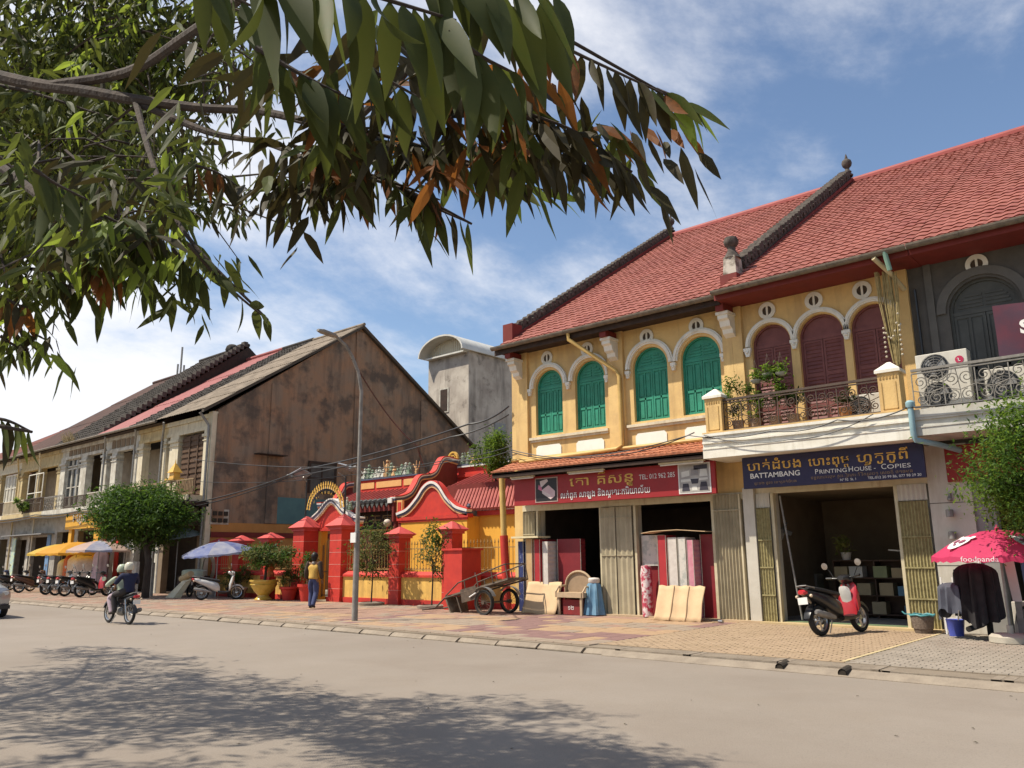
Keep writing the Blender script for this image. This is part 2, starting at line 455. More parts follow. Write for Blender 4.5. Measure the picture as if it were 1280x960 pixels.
def archivolt(mb, xc, zs, r0, r1, y0, y1, nseg=18, a0=0, a1=pi):
    for k in range(nseg):
        a, b = a0 + (a1 - a0) * k / nseg, a0 + (a1 - a0) * (k + 1) / nseg
        pa = [(xc - r0 * cos(a), zs + r0 * sin(a)), (xc - r1 * cos(a), zs + r1 * sin(a)), (xc - r1 * cos(b), zs + r1 * sin(b)), (xc - r0 * cos(b), zs + r0 * sin(b))]
        mb.prism(pa, y0, y1)
def shutter_leaf(mb, x0, x1, z0, z1, y, style):
    """panelled or louvred leaf, front at y"""
    t = .05
    mb.box(x0, x1, y + .02, y + t, z0, z1)
    f = .045
    mb.box(x0, x0 + f, y, y + .02, z0, z1); mb.box(x1 - f, x1, y, y + .02, z0, z1)
    if style == 'panel':
        zm = z0 + (z1 - z0) * .44
        for za in (z0, zm - .03, z1 - .06): mb.box(x0 + f, x1 - f, y, y + .02, za, za + .06)
        xm = (x0 + x1) / 2
        mb.box(xm - .02, xm + .02, y, y + .02, z0 + .06, z1 - .06)
        for (xa, xb) in ((x0 + f, xm - .02), (xm + .02, x1 - f)):
            for (za, zb) in ((z0 + .06, zm - .03), (zm + .03, z1 - .06)):
                mb.box(xa + .03, xb - .03, y + .005, y + .02, za + .04, zb - .04)
    else:
        n = int((z1 - z0) / .085)
        brk = (0, int(n * .3), int(n * .62), n)
        for i in range(n + 1):
            z = z0 + (z1 - z0) * i / n
            if i in brk: mb.box(x0 + f, x1 - f, y, y + .02, max(z0, z - .045), min(z1, z + .045))
            else:
                mb.prism([(y - .004, z - .03), (y + .004, z - .034), (y + .03, z + .03), (y + .022, z + .034)], x0 + f, x1 - f, 'x')
def arched_window(par, xc, w, zb, zs, y, mt, style, top_louvre=True, ajar=0.0):
    r = w / 2
    fr = MB()
    fr.box(xc - r, xc - r + .05, y + .10, y + .20, zb, zs); fr.box(xc + r - .05, xc + r, y + .10, y + .20, zb, zs)
    archivolt(fr, xc, zs, r - .05, r, y + .10, y + .20)
    fr.box(xc - r + .05, xc + r - .05, y + .12, y + .19, zs - .06, zs + .02)
    # fixed fan above the leaves
    arc = [(xc - (r - .05) * cos(pi * k / 14), zs + (r - .05) * sin(pi * k / 14)) for k in range(15)]
    fr.prism(arc, y + .15, y + .18)
    if top_louvre:
        for sx in (-1, 1):
            for i in range(4):
                z = zs + .08 + i * .075
                hw = sqrt(max(0, (r - .1) ** 2 - (z + .05 - zs) ** 2)) - .04
                if hw > .08: fr.box(xc + (0.03 if sx > 0 else -hw), xc + (hw if sx > 0 else -.03), y + .132, y + .15, z, z + .04)
    wn = fr.build('window', mt, par)
    for s in (-1, 1):
        lf = MB()
        xa, xb = (xc - r + .055, xc - .006) if s < 0 else (xc + .006, xc + r - .055)
        shutter_leaf(lf, xa, xb, zb + .01, zs - .07, y + .115, style)
        lf.build('shutter', mt, wn)
def oculus(par, xc, z, y):
    mb = MB()
    archivolt(mb, xc, z, .115, .205, y - .035, y + .02, 24, 0, 2 * pi)
    mb.box(xc - .022, xc + .022, y - .03, y + .02, z - .116, z + .116)
    o = mb.build('round_vent', white, par)
    MB().prism([(xc + .116 * cos(2*pi*k/20), z + .116 * sin(2*pi*k/20)) for k in range(20)], y - .006, y + .015).build('vent_hole', interior2, o)
def tile_roof(mb, xa, xb, y0, z0, y1, z1, pw=.22, ph=.33, amp=.026, step=.022, jit=.007):
    r = random.Random(int(xa * 10))
    nxs = max(2, int((xb - xa) / pw)) * 4
    Ls = sqrt((y1 - y0) ** 2 + (z1 - z0) ** 2)
    ty, tz = (y1 - y0) / Ls, (z1 - z0) / Ls
    ny_, nz_ = -tz, ty
    nr = int(Ls / ph)
    prof = (0, .75, 1, .55)
    vs = []; fs = []
    for j in range(nr):
        s0, s1 = Ls * j / nr, Ls * (j + 1) / nr
        for (s, off) in ((s0, step), (s1 + .015, 0.0)):
            for i in range(nxs + 1):
                x = xa + (xb - xa) * i / nxs
                h = prof[i % 4] * amp * (1.0 if off else .9) + off + r.uniform(-jit, jit)
                vs.append((x, y0 + ty * s + ny_ * h, z0 + tz * s + nz_ * h))
    W_ = nxs + 1
    for j in range(nr):
        for i in range(nxs):
            a = (2 * j) * W_ + i; fs.append((a, a + 1, a + W_ + 1, a + W_))
            if j < nr - 1:
                a = (2 * j + 1) * W_ + i; fs.append((a, a + 1, a + W_ + 1, a + W_))
    # front lip
    n = len(vs)
    for i in range(nxs + 1): vs.append((xa + (xb - xa) * i / nxs, y0, z0 - .02))
    for i in range(nxs): fs.append((n + i, n + i + 1, i + 1, i))
    mb.mesh(vs, fs)
def rolling_door(par, x0, x1, z0, z1, y, mt, pitch=.09, dep=.05, name='folding_shutter', cross=()):
    """vertical corrugated folding shutter"""
    n = max(2, int((x1 - x0) / pitch)) * 2
    mb = MB(); vs = []; fs = []
    for i in range(n + 1):
        x = x0 + (x1 - x0) * i / n; yy = y + (dep if i % 2 else 0)
        vs += [(x, yy, z0), (x, yy, z1)]
    for i in range(n): fs.append((2*i, 2*i + 2, 2*i + 3, 2*i + 1))
    mb.mesh(vs, fs)
    for z in cross: mb.box(x0, x1, y - .008, y + .01, z, z + .03)
    return mb.build(name, mt, par, fixn=False)

# ---------------------------------------------------------------- yellow shophouse with green shutters
YF = 17.6
A = thing('yellow_shophouse', 'yellow two storey shophouse with green arched shutters, red sign and tiled awning', 'building', (-11.9, YF, 0))
greens = [(-14.04, .98, 5.0, 6.38), (-12.60, 1.0, 5.0, 6.40), (-10.67, 1.04, 5.0, 6.42), (-9.22, 1.08, 5.0, 6.41)]
mb = MB()
arch_wall(mb, -15.38, -8.3, 4.05, 7.75, YF, .22, greens)
mb.box(-15.38, -8.3, YF + .22, YF + .30, 4.05, 7.75)
mb.face([(-15.38, YF, 0), (-15.38, 38, 0), (-15.38, 38, 8), (-15.38, YF, 7.9)])
mb.face([(-15.38, YF, 7.9), (-15.38, 38, 8), (-15.38, 27.7, 14.3)])
# wall around the shop openings
mb.box(-15.38, -15.06, YF, YF + .3, .1, 4.05); mb.box(-15.06, -8.3, YF + .02, YF + .3, 3.0, 4.05)
mb.build('wall', yellow, A)
for xa, xb in ((-15.37, -14.78), (-11.93, -11.44), (-8.55, -8.30)):
    MB().box(xa, xb, YF - .09, YF, 4.3, 7.70).build('pilaster', yellow, A)
mb = MB()
for (xa, xb) in ((-14.72, -11.98), (-11.38, -8.60)):
    mb.box(xa, xb, YF - .10, YF, 4.86, 4.93); mb.box(xa + .02, xb - .02, YF - .06, YF, 4.80, 4.86)
mb.build('sill_course', cream, A)
for (xa, xb) in ((-14.52, -13.62), (-13.09, -12.17), (-11.17, -10.25), (-9.74, -8.86)):
    c = .07; za, zb = 4.30, 4.69
    MB().prism([(xa + c, za), (xb - c, za), (xb, za + c), (xb, zb - c), (xb - c, zb), (xa + c, zb), (xa, zb - c), (xa, za + c)], YF - .022, YF).build('white_panel', pm('panel_white', (.86, .83, .74), (.80, .77, .68), 3, .7), A)
for (xc, w, zb, zs) in greens:
    arched_window(A, xc, w, zb, zs, YF, green, 'panel')
    mb = MB(); archivolt(mb, xc, zs, w/2 + .07, w/2 + .20, YF - .06, YF); archivolt(mb, xc, zs, w/2 + .11, w/2 + .16, YF - .085, YF - .05)
    mb.build('arch_moulding', white, A)
for x in (-14.72, -13.32, -12.0, -11.32, -9.95, -8.58):
    mb = MB(); z = 6.32
    mb.box(x - .07, x + .07, YF - .085, YF, z - .02, z + .06); mb.prism([(x - .06, z - .02), (x + .06, z - .02), (x + .03, z - .14), (x - .03, z - .14)], YF - .07, YF)
    mb.ball((x, YF - .07, z - .05), .035, 8, 5)
    mb.build('impost', white, A)
for x in (-14.07, -12.64, -10.71, -9.26): oculus(A, x, 7.22, YF)
def eave_bracket(par, x, y=YF - .09, mt=white):
    mb = MB()
    mb.prism([(y, 7.22), (y - .38, 7.22), (y - .38, 7.12), (y - .30, 7.08), (y - .26, 6.95), (y - .16, 6.90), (y - .13, 6.80), (y, 6.72)], x - .13, x + .13, 'x')
    mb.box(x - .16, x + .16, y - .42, y, 7.22, 7.29)
    mb.build('eave_bracket', mt, par)
    MB().box(x - .10, x + .10, y - .52, y, 7.29, 7.46).build('eave_beam', redd, par)
for x in (-15.08, -11.7, -8.32): eave_bracket(A, x)
# roof
GZ = 7.62; RY, RZ = 27.7, 14.45
def shop_roof(par, xa, xb, gy, gz, ridge=True, fm=None, fh=.17):
    mb = MB(); tile_roof(mb, xa, xb, gy, gz, RY, RZ); mb.build('roof_tiles', tile_red, par, smooth=False, kind='stuff', fixn=False)
    mb = MB(); mb.face([(xa, gy + .03, gz - .04), (xb, gy + .03, gz - .04), (xb, RY, RZ - .05), (xa, RY, RZ - .05)])
    mb.face([(xa, RY, RZ - .02), (xb, RY, RZ - .02), (xb, 38.6, gz), (xa, 38.6, gz)])
    mb.build('roof_deck', redd, par)
    MB().box(xa, xb, gy + .02, gy + .06, gz - fh, gz - .02).build('fascia_board', fm or redd, par)
    mb = MB(); mb.tube([(xa, RY, RZ + .06), (xb, RY, RZ + .06)], .11, 10); mb.box(xa, xb, RY - .15, RY + .15, RZ - .05, RZ + .05)
    if ridge: mb.build('ridge_cap', pm('ridge_cap_red', (.36, .07, .06), (.28, .06, .05), 2, .6), par)
    # half-round gutter
    g = MB(); n = 8
    prof = [(gy - .09 - .09 * cos(pi * k / n), gz + .02 - .10 * sin(pi * k / n)) for k in range(n + 1)]
    prof2 = [(gy - .09 - .078 * cos(pi * k / n), gz + .02 - .085 * sin(pi * k / n)) for k in range(n, -1, -1)]
    g.prism(prof + prof2, xa, xb, 'x')
    for x in [xa + .9 + 1.75 * i for i in range(int((xb - xa) / 1.75))]: g.prism([(p[0] * 1.0 - .006, p[1] - .008) for p in prof] + prof2[::1], x, x + .05, 'x')
    g.build('gutter', gutm, par, fixn=True)
shop_roof(A, -15.55, -8.28, 16.93, GZ, fm=darkwood, fh=.2)
# soffit
MB().box(-15.5, -8.3, 16.99, YF, GZ - .12, GZ - .08).build('soffit', darkwood, A)
def verge(par, X, y0, z0, y1, z1, big=1.0, w=.22):
    mb = MB(); r = random.Random(int(X * 7))
    Ls = sqrt((y1-y0)**2 + (z1-z0)**2); n = int(Ls / .27)
    an = atan2(z1 - z0, y1 - y0)
    for i in range(n):
        f = (i + .5) / n
        Mx = Matrix.Translation((X + r.uniform(-.012, .012), y0 + (y1-y0)*f, z0 + (z1-z0)*f)) @ Euler((an + r.uniform(-.10, .02), 0, r.uniform(-.04, .04))).to_matrix().to_4x4()
        mb.box(-w/2, w/2, -.15, .15, .0, .20 * big + r.uniform(-.02, .03), Mx)
        mb.tube([Mx @ Vector((-w * .62, r.uniform(-.04, .04), .24 * big)), Mx @ Vector((w * .62, r.uniform(-.04, .04), .24 * big))], .085 * big, 7)
        mb.box(-w*.65, w*.65, -.17, -.02, .11 * big, .20 * big, Mx)
    mb.build('verge_tiles', moss, par, kind='stuff')
    mm = MB(); mm.prism([(y0, z0 - .05), (y0, z0 + .06), (y1, z1 + .06), (y1, z1 - .05)], X - w * .8, X + w * .8, 'x'); mm.build('verge_flashing', redd, par)
def finial(par, x, y, z, s=1.0, mt=moss):
    MB().lathe([(.14*s, 0), (.16*s, .05*s), (.09*s, .09*s), (.12*s, .16*s), (.07*s, .22*s), (.06*s, .28*s), (.13*s, .36*s), (.155*s, .45*s), (.13*s, .54*s), (.05*s, .60*s), (.04*s, .66*s), (.02*s, .74*s), (.001, .78*s)], (x, y, z), 12).build('finial', mt, par, smooth=True)
def at_roof(gy, gz, y): return gz + (RZ - gz) * (y - gy) / (RY - gy)
verge(A, -15.46, 17.9, at_roof(16.93, GZ, 17.9) + .05, 27.55, RZ + .02)
MB().box(-15.66, -15.28, 17.45, 17.9, 7.9, 8.5).build('verge_block', redd, A)
finial(A, -15.46, 27.7, RZ + .2, 1.05)
# party verge with the stepped pier
verge(A, -8.30, 18.3, at_roof(16.93, GZ, 18.3) + .12, 27.55, RZ + .05, 1.15, .26)
mb = MB(); mb.box(-8.52, -8.08, 17.55, 18.15, 7.95, 8.35); mb.build('verge_pier_base', redd, A)
pierm = pm('stained_pier', (.50, .45, .38), (.16, .13, .10), 3, .9, .3, lo=.45, hi=.6)
MB().frustum(-8.30, 17.85, 8.3, 8.85, .36, .42, .30, .36).build('verge_pier', pierm, A)
MB().lathe([(.22, 0), (.16, .12), (.10, .22), (.10, .30), (.17, .37), (.19, .47), (.15, .56), (.001, .62)], (-8.30, 17.85, 8.82), 12).build('pier_finial', moss, A, smooth=True)
finial(A, -8.30, 27.7, RZ + .25, 1.15)
# downpipe
ypipe = pm('yellow_pipe', (.62, .42, .14), (.52, .34, .11), 4, .5)
MB().tube([(-12.75, 16.86, 7.62), (-12.74, 16.88, 7.38), (-11.60, 17.42, 6.42), (-11.52, 17.44, 6.25), (-11.50, 17.44, 4.42), (-11.62, 17.36, 4.32), (-14.9, 17.3, 4.24)], .055, 10).build('downpipe', ypipe, A, smooth=True)
# tiled awning above the sign
mb = MB(); tile_roof(mb, -15.35, -8.62, 16.55, 3.93, 17.62, 4.30, .16, .26, .022, .016); mb.build('awning_tiles', pm('awning_tile', (.50, .19, .10), (.36, .13, .07), 4, .8, .2, fine=.3, stain=((.2, .1, .07), 5, .55, .6)), A, fixn=False, kind='stuff')
mb = MB(); mb.box(-15.33, -8.64, 16.60, 17.6, 3.84, 3.88); mb.box(-15.33, -8.64, 16.60, 16.64, 3.76, 3.90)
for i in range(22): mb.box(-15.2 + i * .31, -15.15 + i * .31, 16.66, 17.6, 3.78, 3.84)
mb.build('awning_frame', darkwood, A)
MB().tube([(-15.33, 17.45, 4.33), (-8.64, 17.45, 4.33)], .05, 8).build('awning_flashing', ypipe, A, smooth=True)
# shop openings
mb = MB()
mb.box(-15.06, -8.3, YF + .3, 21.8, .10, .13); mb.build('shop_floor', conc, A)
mb = MB(); mb.box(-15.06, -15.0, YF + .3, 21.8, .13, 3.0); mb.box(-15.06, -8.3, 21.8, 21.9, .13, 3.0); mb.box(-8.36, -8.3, YF + .3, 21.8, .13, 3.0); mb.box(-15.06, -8.3, YF + .3, 21.9, 3.0, 3.06)
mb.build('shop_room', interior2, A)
for xa, xb in ((-15.06, -14.50), (-12.32, -11.30), (-9.08, -8.31)): MB().box(xa, xb, YF + .12, YF + .3, .12, 3.0).build('shop_pier', cream, A)
mb = MB(); mb.box(-15.06, -8.3, YF - .03, YF + .10, 2.86, 3.02); mb.build('lintel', postm, A)
for x in (-14.52, -12.36, -11.30, -9.12): MB().box(x - .035, x + .035, YF - .04, YF + .08, .12, 2.86).build('door_post', postm, A)
MB().box(-15.4, -8.0, 17.35, 17.62, .09, .16).build('doorstep', pm('step_tan', (.52, .38, .24), None, 3, .9, fine=.3), A)
rolling_door(A, -15.06, -14.62, .13, 2.84, YF - .02, shutm, .11, .05, cross=(2.2,))
rolling_door(A, -12.31, -11.86, .13, 2.84, YF - .10, shutm, .15, .03, cross=(2.55, 1.6))
rolling_door(A, -11.84, -11.36, .13, 2.84, YF - .08, shutm, .15, .03, cross=(2.55, 1.6))
rolling_door(A, -9.05, -8.40, .13, 2.98, YF - .10, shutm, .075, .045, cross=(2.6,))
MB().box(-8.42, -8.38, YF - .1, YF, .13, 2.98).build('shutter_edge', postm, A)

# ---------------------------------------------------------------- yellow printing house with balcony
B = thing('yellow_printing_house', 'yellow two storey house with maroon arched doors and balcony over the dark blue sign', 'building', (-6.2, YF, 0))
mars = [(-7.38, .94, 4.3, 6.42), (-6.22, 1.0, 4.3, 6.40), (-5.08, .96, 4.3, 6.41)]
mb = MB(); arch_wall(mb, -8.3, -4.3, 4.0, 7.75, YF, .22, mars); mb.box(-8.3, -4.3, YF + .22, YF + .30, 4.0, 7.75)
mb.box(-8.3, -4.3, YF + .02, YF + .3, 3.06, 4.0)
mb.build('wall', yellow, B)
for xa, xb in ((-8.297, -8.04), (-4.52, -4.302)): MB().box(xa, xb, YF - .088, YF, 4.3, 7.70).build('pilaster', yellow, B)
for (xc, w, zb, zs) in mars:
    arched_window(B, xc, w, zb, zs, YF, maroon, 'louvre', False)
    mb = MB(); archivolt(mb, xc, zs, w/2 + .03, w/2 + .135, YF - .06, YF); archivolt(mb, xc, zs, w/2 + .06, w/2 + .10, YF - .08, YF - .05)
    mb.build('arch_moulding', white, B)
for x in (-7.94, -6.81, -5.64, -4.53):
    mb = MB(); z = 6.32
    mb.box(x - .09, x + .09, YF - .085, YF, z, z + .07); mb.prism([(x - .08, z), (x + .08, z), (x + .04, z - .14), (x - .04, z - .14)], YF - .07, YF); mb.ball((x, YF - .07, z - .03), .04, 8, 5)
    mb.build('impost', white, B)
for x in (-7.40, -6.29, -5.23): oculus(B, x, 7.22, YF)
shop_roof(B, -8.26, -4.0, 16.62, 7.60, True)
MB().box(-8.26, -4.0, 16.68, YF, 7.46, 7.50).build('soffit', redd, B)
mb = MB()
for (z0, z1, yo) in ((3.73, 3.93, 16.45), (3.93, 3.96, 16.435), (3.96, 4.06, 16.47), (4.06, 4.10, 16.43), (4.10, 4.22, 16.455), (4.22, 4.28, 16.42)):
    mb.box(-8.68, -4.28, yo, YF, z0, z1)
mb.build('balcony_slab', white, B)
mb = MB(); mb.box(-8.66, -4.3, 16.42, YF, 4.28, 4.31); mb.build('balcony_floor', yellow, B)
def balcony_post(par, x, y, mt=yellow):
    mb = MB(); mb.box(x - .20, x + .20, y - .17, y + .17, 4.28, 5.10); mb.build('balcony_post', mt, par)
    c = MB(); c.box(x - .24, x + .24, y - .21, y + .21, 5.10, 5.16); c.frustum(x, y, 5.16, 5.33, .48, .42, .06, .06); c.build('post_cap', white, par)
    d = MB()
    for k in range(6): d.box(x - .165 + .06 * k, x - .135 + .06 * k, y - .182, y - .17, 4.97, 5.03)
    for (xa, xb, za, zb) in ((-.14, .14, 4.36, 4.375), (-.14, -.125, 4.36, 4.9), (.125, .14, 4.36, 4.9)): d.box(x + xa, x + xb, y - .178, y - .17, za, zb)
    d.build('post_ornament', pm('post_ornament', (.42, .26, .09), None, 5, .8), par)
def spiral(mb, cx, cz, r, y, turns=1.6, s=1, a0=0, rad=.011):
    pts = []
    n = 22
    for i in range(n + 1):
        f = i / n; a = a0 + s * turns * 2 * pi * f
        rr = r * (1 - .82 * f)
        pts.append((cx + rr * cos(a), y, cz + rr * sin(a)))
    mb.tube(pts, rad, 4, cap=False)
def scroll_rail(par, x0, x1, y, z0, z1, mt, unit=.42, name='railing'):
    mb = MB(); mb.box(x0, x1, y - .035, y + .035, z1 - .05, z1); mb.box(x0, x1, y - .02, y + .02, z1 - .10, z1 - .075)
    mb.box(x0, x1, y - .015, y + .015, z0 + .03, z0 + .05)
    h = z1 - .1 - z0 - .05
    n = max(1, round((x1 - x0) / unit)); u = (x1 - x0) / n
    par_ = mb.build(name, mt, par)
    for i in range(n):
        a = x0 + u * i; s = MB()
        s.box(a - .009, a + .009, y - .01, y + .01, z0 + .05, z1 - .1)
        zc1 = z0 + .05 + h * .74; zc2 = z0 + .05 + h * .22; r = min(u * .235, h * .24)
        spiral(s, a + u * .27, zc1, r, y, 1.6, 1, -pi/2); spiral(s, a + u * .73, zc1, r, y, 1.6, -1, -pi/2)
        spiral(s, a + u * .27, zc2, r * .9, y, 1.6, -1, pi/2); spiral(s, a + u * .73, zc2, r * .9, y, 1.6, 1, pi/2)
        s.tube([(a + .01, y, z0 + .05 + h * .5), (a + u * .5, y, z0 + .05 + h * .38), (a + u - .01, y, z0 + .05 + h * .5)], .009, 4)
        s.tube([(a + u * .5, y, z0 + .05), (a + u * .5, y, z0 + .05 + h * .40), (a + u * .42, y, z1 - .1)], .009, 4)
        s.build('scroll_panel', mt, par_)
balcony_post(B, -8.40, 16.68); balcony_post(B, -4.60, 16.68)
scroll_rail(B, -8.19, -4.81, 16.62, 4.31, 5.06, iron, .42)
pipeb = pm('pale_blue_pipe', (.30, .46, .50), (.24, .38, .42), 4, .45)
MB().tube([(-4.22, 16.38, 4.36), (-4.22, 16.38, 3.80), (-4.20, 16.42, 3.70), (-3.9, 16.8, 3.62), (-3.7, 17.45, 3.55)], .055, 10).build('waste_pipe', pipeb, B, smooth=True)
MB().lathe([(.07, 0), (.085, .04), (.085, .10), (.05, .14), (.001, .145)], (-4.22, 16.38, 4.32), 12).build('pipe_cap', pipeb, B, smooth=True)
# ground floor
mb = MB(); mb.box(-8.3, -4.36, YF + .3, 22.2, .10, .13); mb.build('shop_floor', conc, B)
mb = MB(); mb.box(-8.3, -8.24, YF + .3, 22.2, .13, 3.0); mb.box(-8.3, -4.36, 22.2, 22.3, .13, 3.0); mb.box(-4.42, -4.36, YF + .3, 22.2, .13, 3.0); mb.box(-8.3, -4.36, YF + .3, 22.3, 3.0, 3.06)
mb.build('shop_room', interior, B)
for xa, xb, yy in ((-8.28, -8.02, -.14), (-8.02, -7.62, .12), (-5.0, -4.38, .12)): MB().box(xa, xb, YF + yy, YF + .3, .12, 3.1).build('shop_pier', tilewhite, B)
MB().box(-8.02, -4.36, YF - .03, YF + .10, 2.95, 3.10).build('lintel', postm, B)
for x in (-7.63, -4.99): MB().box(x - .035, x + .035, YF - .05, YF + .08, .12, 2.95).build('door_post', postm, B)
MB().tube([(-7.50, YF + .1, 2.9), (-7.25, YF + .2, .2)], .022, 6).build('leaning_rail', greym, B)
MB().box(-8.0, -4.36, 17.30, 17.62, .09, .155).build('doorstep', pm('step_yellow', (.58, .44, .24), None, 3, .85, fine=.2), B)
MB().box(-7.6, -5.0, 17.62, 17.9, .13, .165).build('door_track', pm('green_track', (.16, .22, .12), None, 3, .7), B)
for (xa, xb, nm) in ((-8.0, -7.68, 0), (-4.95, -4.40, 1)):
    rolling_door(B, xa, xb, .13, 2.62, YF - .10, shutd, .055, .03, 'reed_shutter', cross=(.7, 1.3, 1.9))
    rolling_door(B, xa, xb, 2.64, 2.96, YF - .06, tilewhite, .08, .02, 'shutter_head')

# ---------------------------------------------------------------- grey neighbour on the right
G = thing('grey_shophouse', 'shaded grey shophouse with balcony and air conditioners at the right edge', 'building', (-1.5, YF, 0))
gop = [(-2.98, 1.25, 4.3, 6.35), (-1.0, 1.2, 4.3, 6.35), (1.0, 1.2, 4.3, 6.35)]
mb = MB(); arch_wall(mb, -4.3, 3.0, 3.7, 7.75, YF, .22, gop); mb.box(-4.3, 3.0, YF + .22, YF + .3, 3.7, 7.75); mb.box(-4.3, 3, YF + .02, YF + .3, 2.95, 3.7); mb.build('wall', greywall, G)
mb = MB()
for (xc, w, zb, zs) in gop: archivolt(mb, xc, zs, w/2 + .05, w/2 + .22, YF - .05, YF)
mb.box(-3.98, -3.84, YF - .05, YF, 4.3, 7.5); mb.build('arch_moulding', pm('grey_moulding', (.14, .13, .115), None, 3, .8), G)
for (xc, w, zb, zs) in gop: arched_window(G, xc, w, zb, zs, YF, greywood, 'panel', True)
for x in (-3.0, -1.0): oculus(G, x, 7.25, YF)
shop_roof(G, -3.99, 3.2, 16.62, 7.60, True)
MB().box(-3.99, 3.2, 16.68, YF, 7.46, 7.50).build('soffit', redd, G)
mb = MB()
gw = pm('grey_white_cornice', (.58, .56, .50), (.48, .46, .40), 3, .75, streak=((.3, .26, .2), 5, .52, .5))
for (z0, z1, yo) in ((3.78, 3.93, 16.46), (3.93, 3.96, 16.445), (3.96, 4.08, 16.48), (4.08, 4.12, 16.44), (4.12, 4.28, 16.425)):
    mb.box(-4.275, 3.0, yo, YF, z0, z1)
mb.build('balcony_slab', gw, G)
ironp = pm('pale_iron', (.26, .24, .21), (.18, .165, .145), 12, .6)
scroll_rail(G, -4.20, 2.9, 16.62, 4.30, 5.10, ironp, .56)
mb = MB(); mb.box(-4.36, -3.60, YF - .08, YF + .3, .1, 3.7); mb.build('front_pier', tilewhite, G)
mb = MB()
for z in (1.35, 2.55): mb.box(-4.365, -3.595, YF - .084, YF - .078, z, z + .012)
mb.build('pier_joint', slotm, G)
MB().box(-3.60, -3.25, YF - .02, YF + .3, .1, 3.7).build('inner_pier', pm('grey_pier', (.30, .29, .27), None, 3, .5), G)
MB().box(-3.98, 3.0, YF - .14, YF - .09, 2.95, 3.66).build('red_board', pm('board_red', (.30, .025, .02), None, 2, .5), G)
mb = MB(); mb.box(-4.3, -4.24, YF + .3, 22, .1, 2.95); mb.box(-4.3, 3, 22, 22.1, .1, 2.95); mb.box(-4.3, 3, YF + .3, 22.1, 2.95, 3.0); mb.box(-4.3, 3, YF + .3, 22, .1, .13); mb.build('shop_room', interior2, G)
MB().box(2.6, 3.0, YF - .05, YF + .3, .1, 3.7).build('far_pier', tilewhite, G)
for z in (2.28, 1.86):
    mb = MB(); mb.lathe([(.07, 0), (.07, .13), (.06, .14), (.001, .14)], (-4.0, YF - .20, z), 12); mb.box(-4.03, -3.97, YF - .16, YF - .08, z + .03, z + .1)
    mb.build('wall_lamp', greym, G, smooth=True)
mb = MB(); mb.box(-3.995, -3.955, YF - .2, YF - .08, 2.58, 2.76); mb.ball((-3.97, YF - .2, 2.62), .05); mb.build('camera_housing', greym, G)
# ---------------------------------------------------------------- brown gable house and the row to the left
def corr_roof(mb, xa, xb, y0, z0, y1, z1, pitch=.18, amp=.03, rows=0, jit=.006, seed=1):
    """corrugated sheets, ribs running up the slope, optional overlapping rows"""
    r = random.Random(seed)
    n = max(2, int((xb - xa) / pitch)) * 2
    rows = max(1, rows); Ls = sqrt((y1-y0)**2 + (z1-z0)**2); ny_, nz_ = -(z1-z0)/Ls, (y1-y0)/Ls
    vs = []; fs = []
    for j in range(rows):
        for f, o in ((j / rows, .03), ((j + 1) / rows, 0)):
            jj = [r.uniform(-jit, jit) for _ in range(n + 1)]
            for i in range(n + 1):
                h = (amp if i % 2 else 0) + o + jj[i]
                vs.append((xa + (xb-xa)*i/n, y0 + (y1-y0)*f + ny_*h, z0 + (z1-z0)*f + nz_*h))
    W_ = n + 1
    for k in range(2 * rows - 1):
        for i in range(n): a = k * W_ + i; fs.append((a, a+1, a+W_+1, a+W_))
    mb.mesh(vs, fs)
RDY, RDZ = 25.5, 13.66
H = thing('brown_gable_house', 'old brown gable house with bare stained side wall and wooden balcony', 'building', (-35.1, YF, 0))
mb = MB()
gp = [(17.75, 0), (17.75, 8.15), (RDY, RDZ - .1), (33.7, 8.1), (33.7, 0)]
mb.prism(gp, -33.35, -33.0, 'x'); mb.build('gable_wall', brownwall, H)
mb = MB()
for (ya, yb) in ((17.72, 18.3), (20.35, 20.95), (25.2, 25.75), (29.8, 30.3)):
    zt = 8.1 + min(ya - 17.7, 33.6 - yb) * .68 - .15
    if ya > 25: zt = min(RDZ - .5, 8.0 + (33.7 - yb) * .68) - .1
    if 25 < ya < 26: zt = RDZ - .35
    MB().box(-33.0, -32.94, ya, yb, 3.2, zt).build('wall_pier', brownwall, H)
MB().box(-33.0, -32.97, 17.76, 33.5, .1, 3.18).build('painted_base', ochre, H)
MB().box(-33.0, -32.93, 17.76, 33.5, 2.55, 2.78).build('base_band', redd, H)
MB().box(-33.0, -32.955, 20.95, 24.7, 3.2, 4.42).build('teal_panel', teal, H)
mb = MB(); mb.box(-33.0, -32.93, 22.65, 24.1, 4.75, 6.15); wn = mb.build('bricked_window', pm('window_dark_grey', (.12, .11, .10), (.07, .065, .06), 2, .8), H)
mb = MB()
for (ya, yb, za, zb) in ((22.55, 22.68, 4.7, 6.25), (24.07, 24.2, 4.7, 6.25), (22.68, 24.07, 6.13, 6.25), (23.3, 23.36, 4.75, 6.13), (22.68, 24.07, 5.4, 5.46)): mb.box(-32.96, -32.90, ya, yb, za, zb)
mb.build('frame', darkwood, wn)
MB().box(-32.96, -32.5, 19.6, 21.1, 6.3, 6.34).build('wall_shelf', darkwood, H)
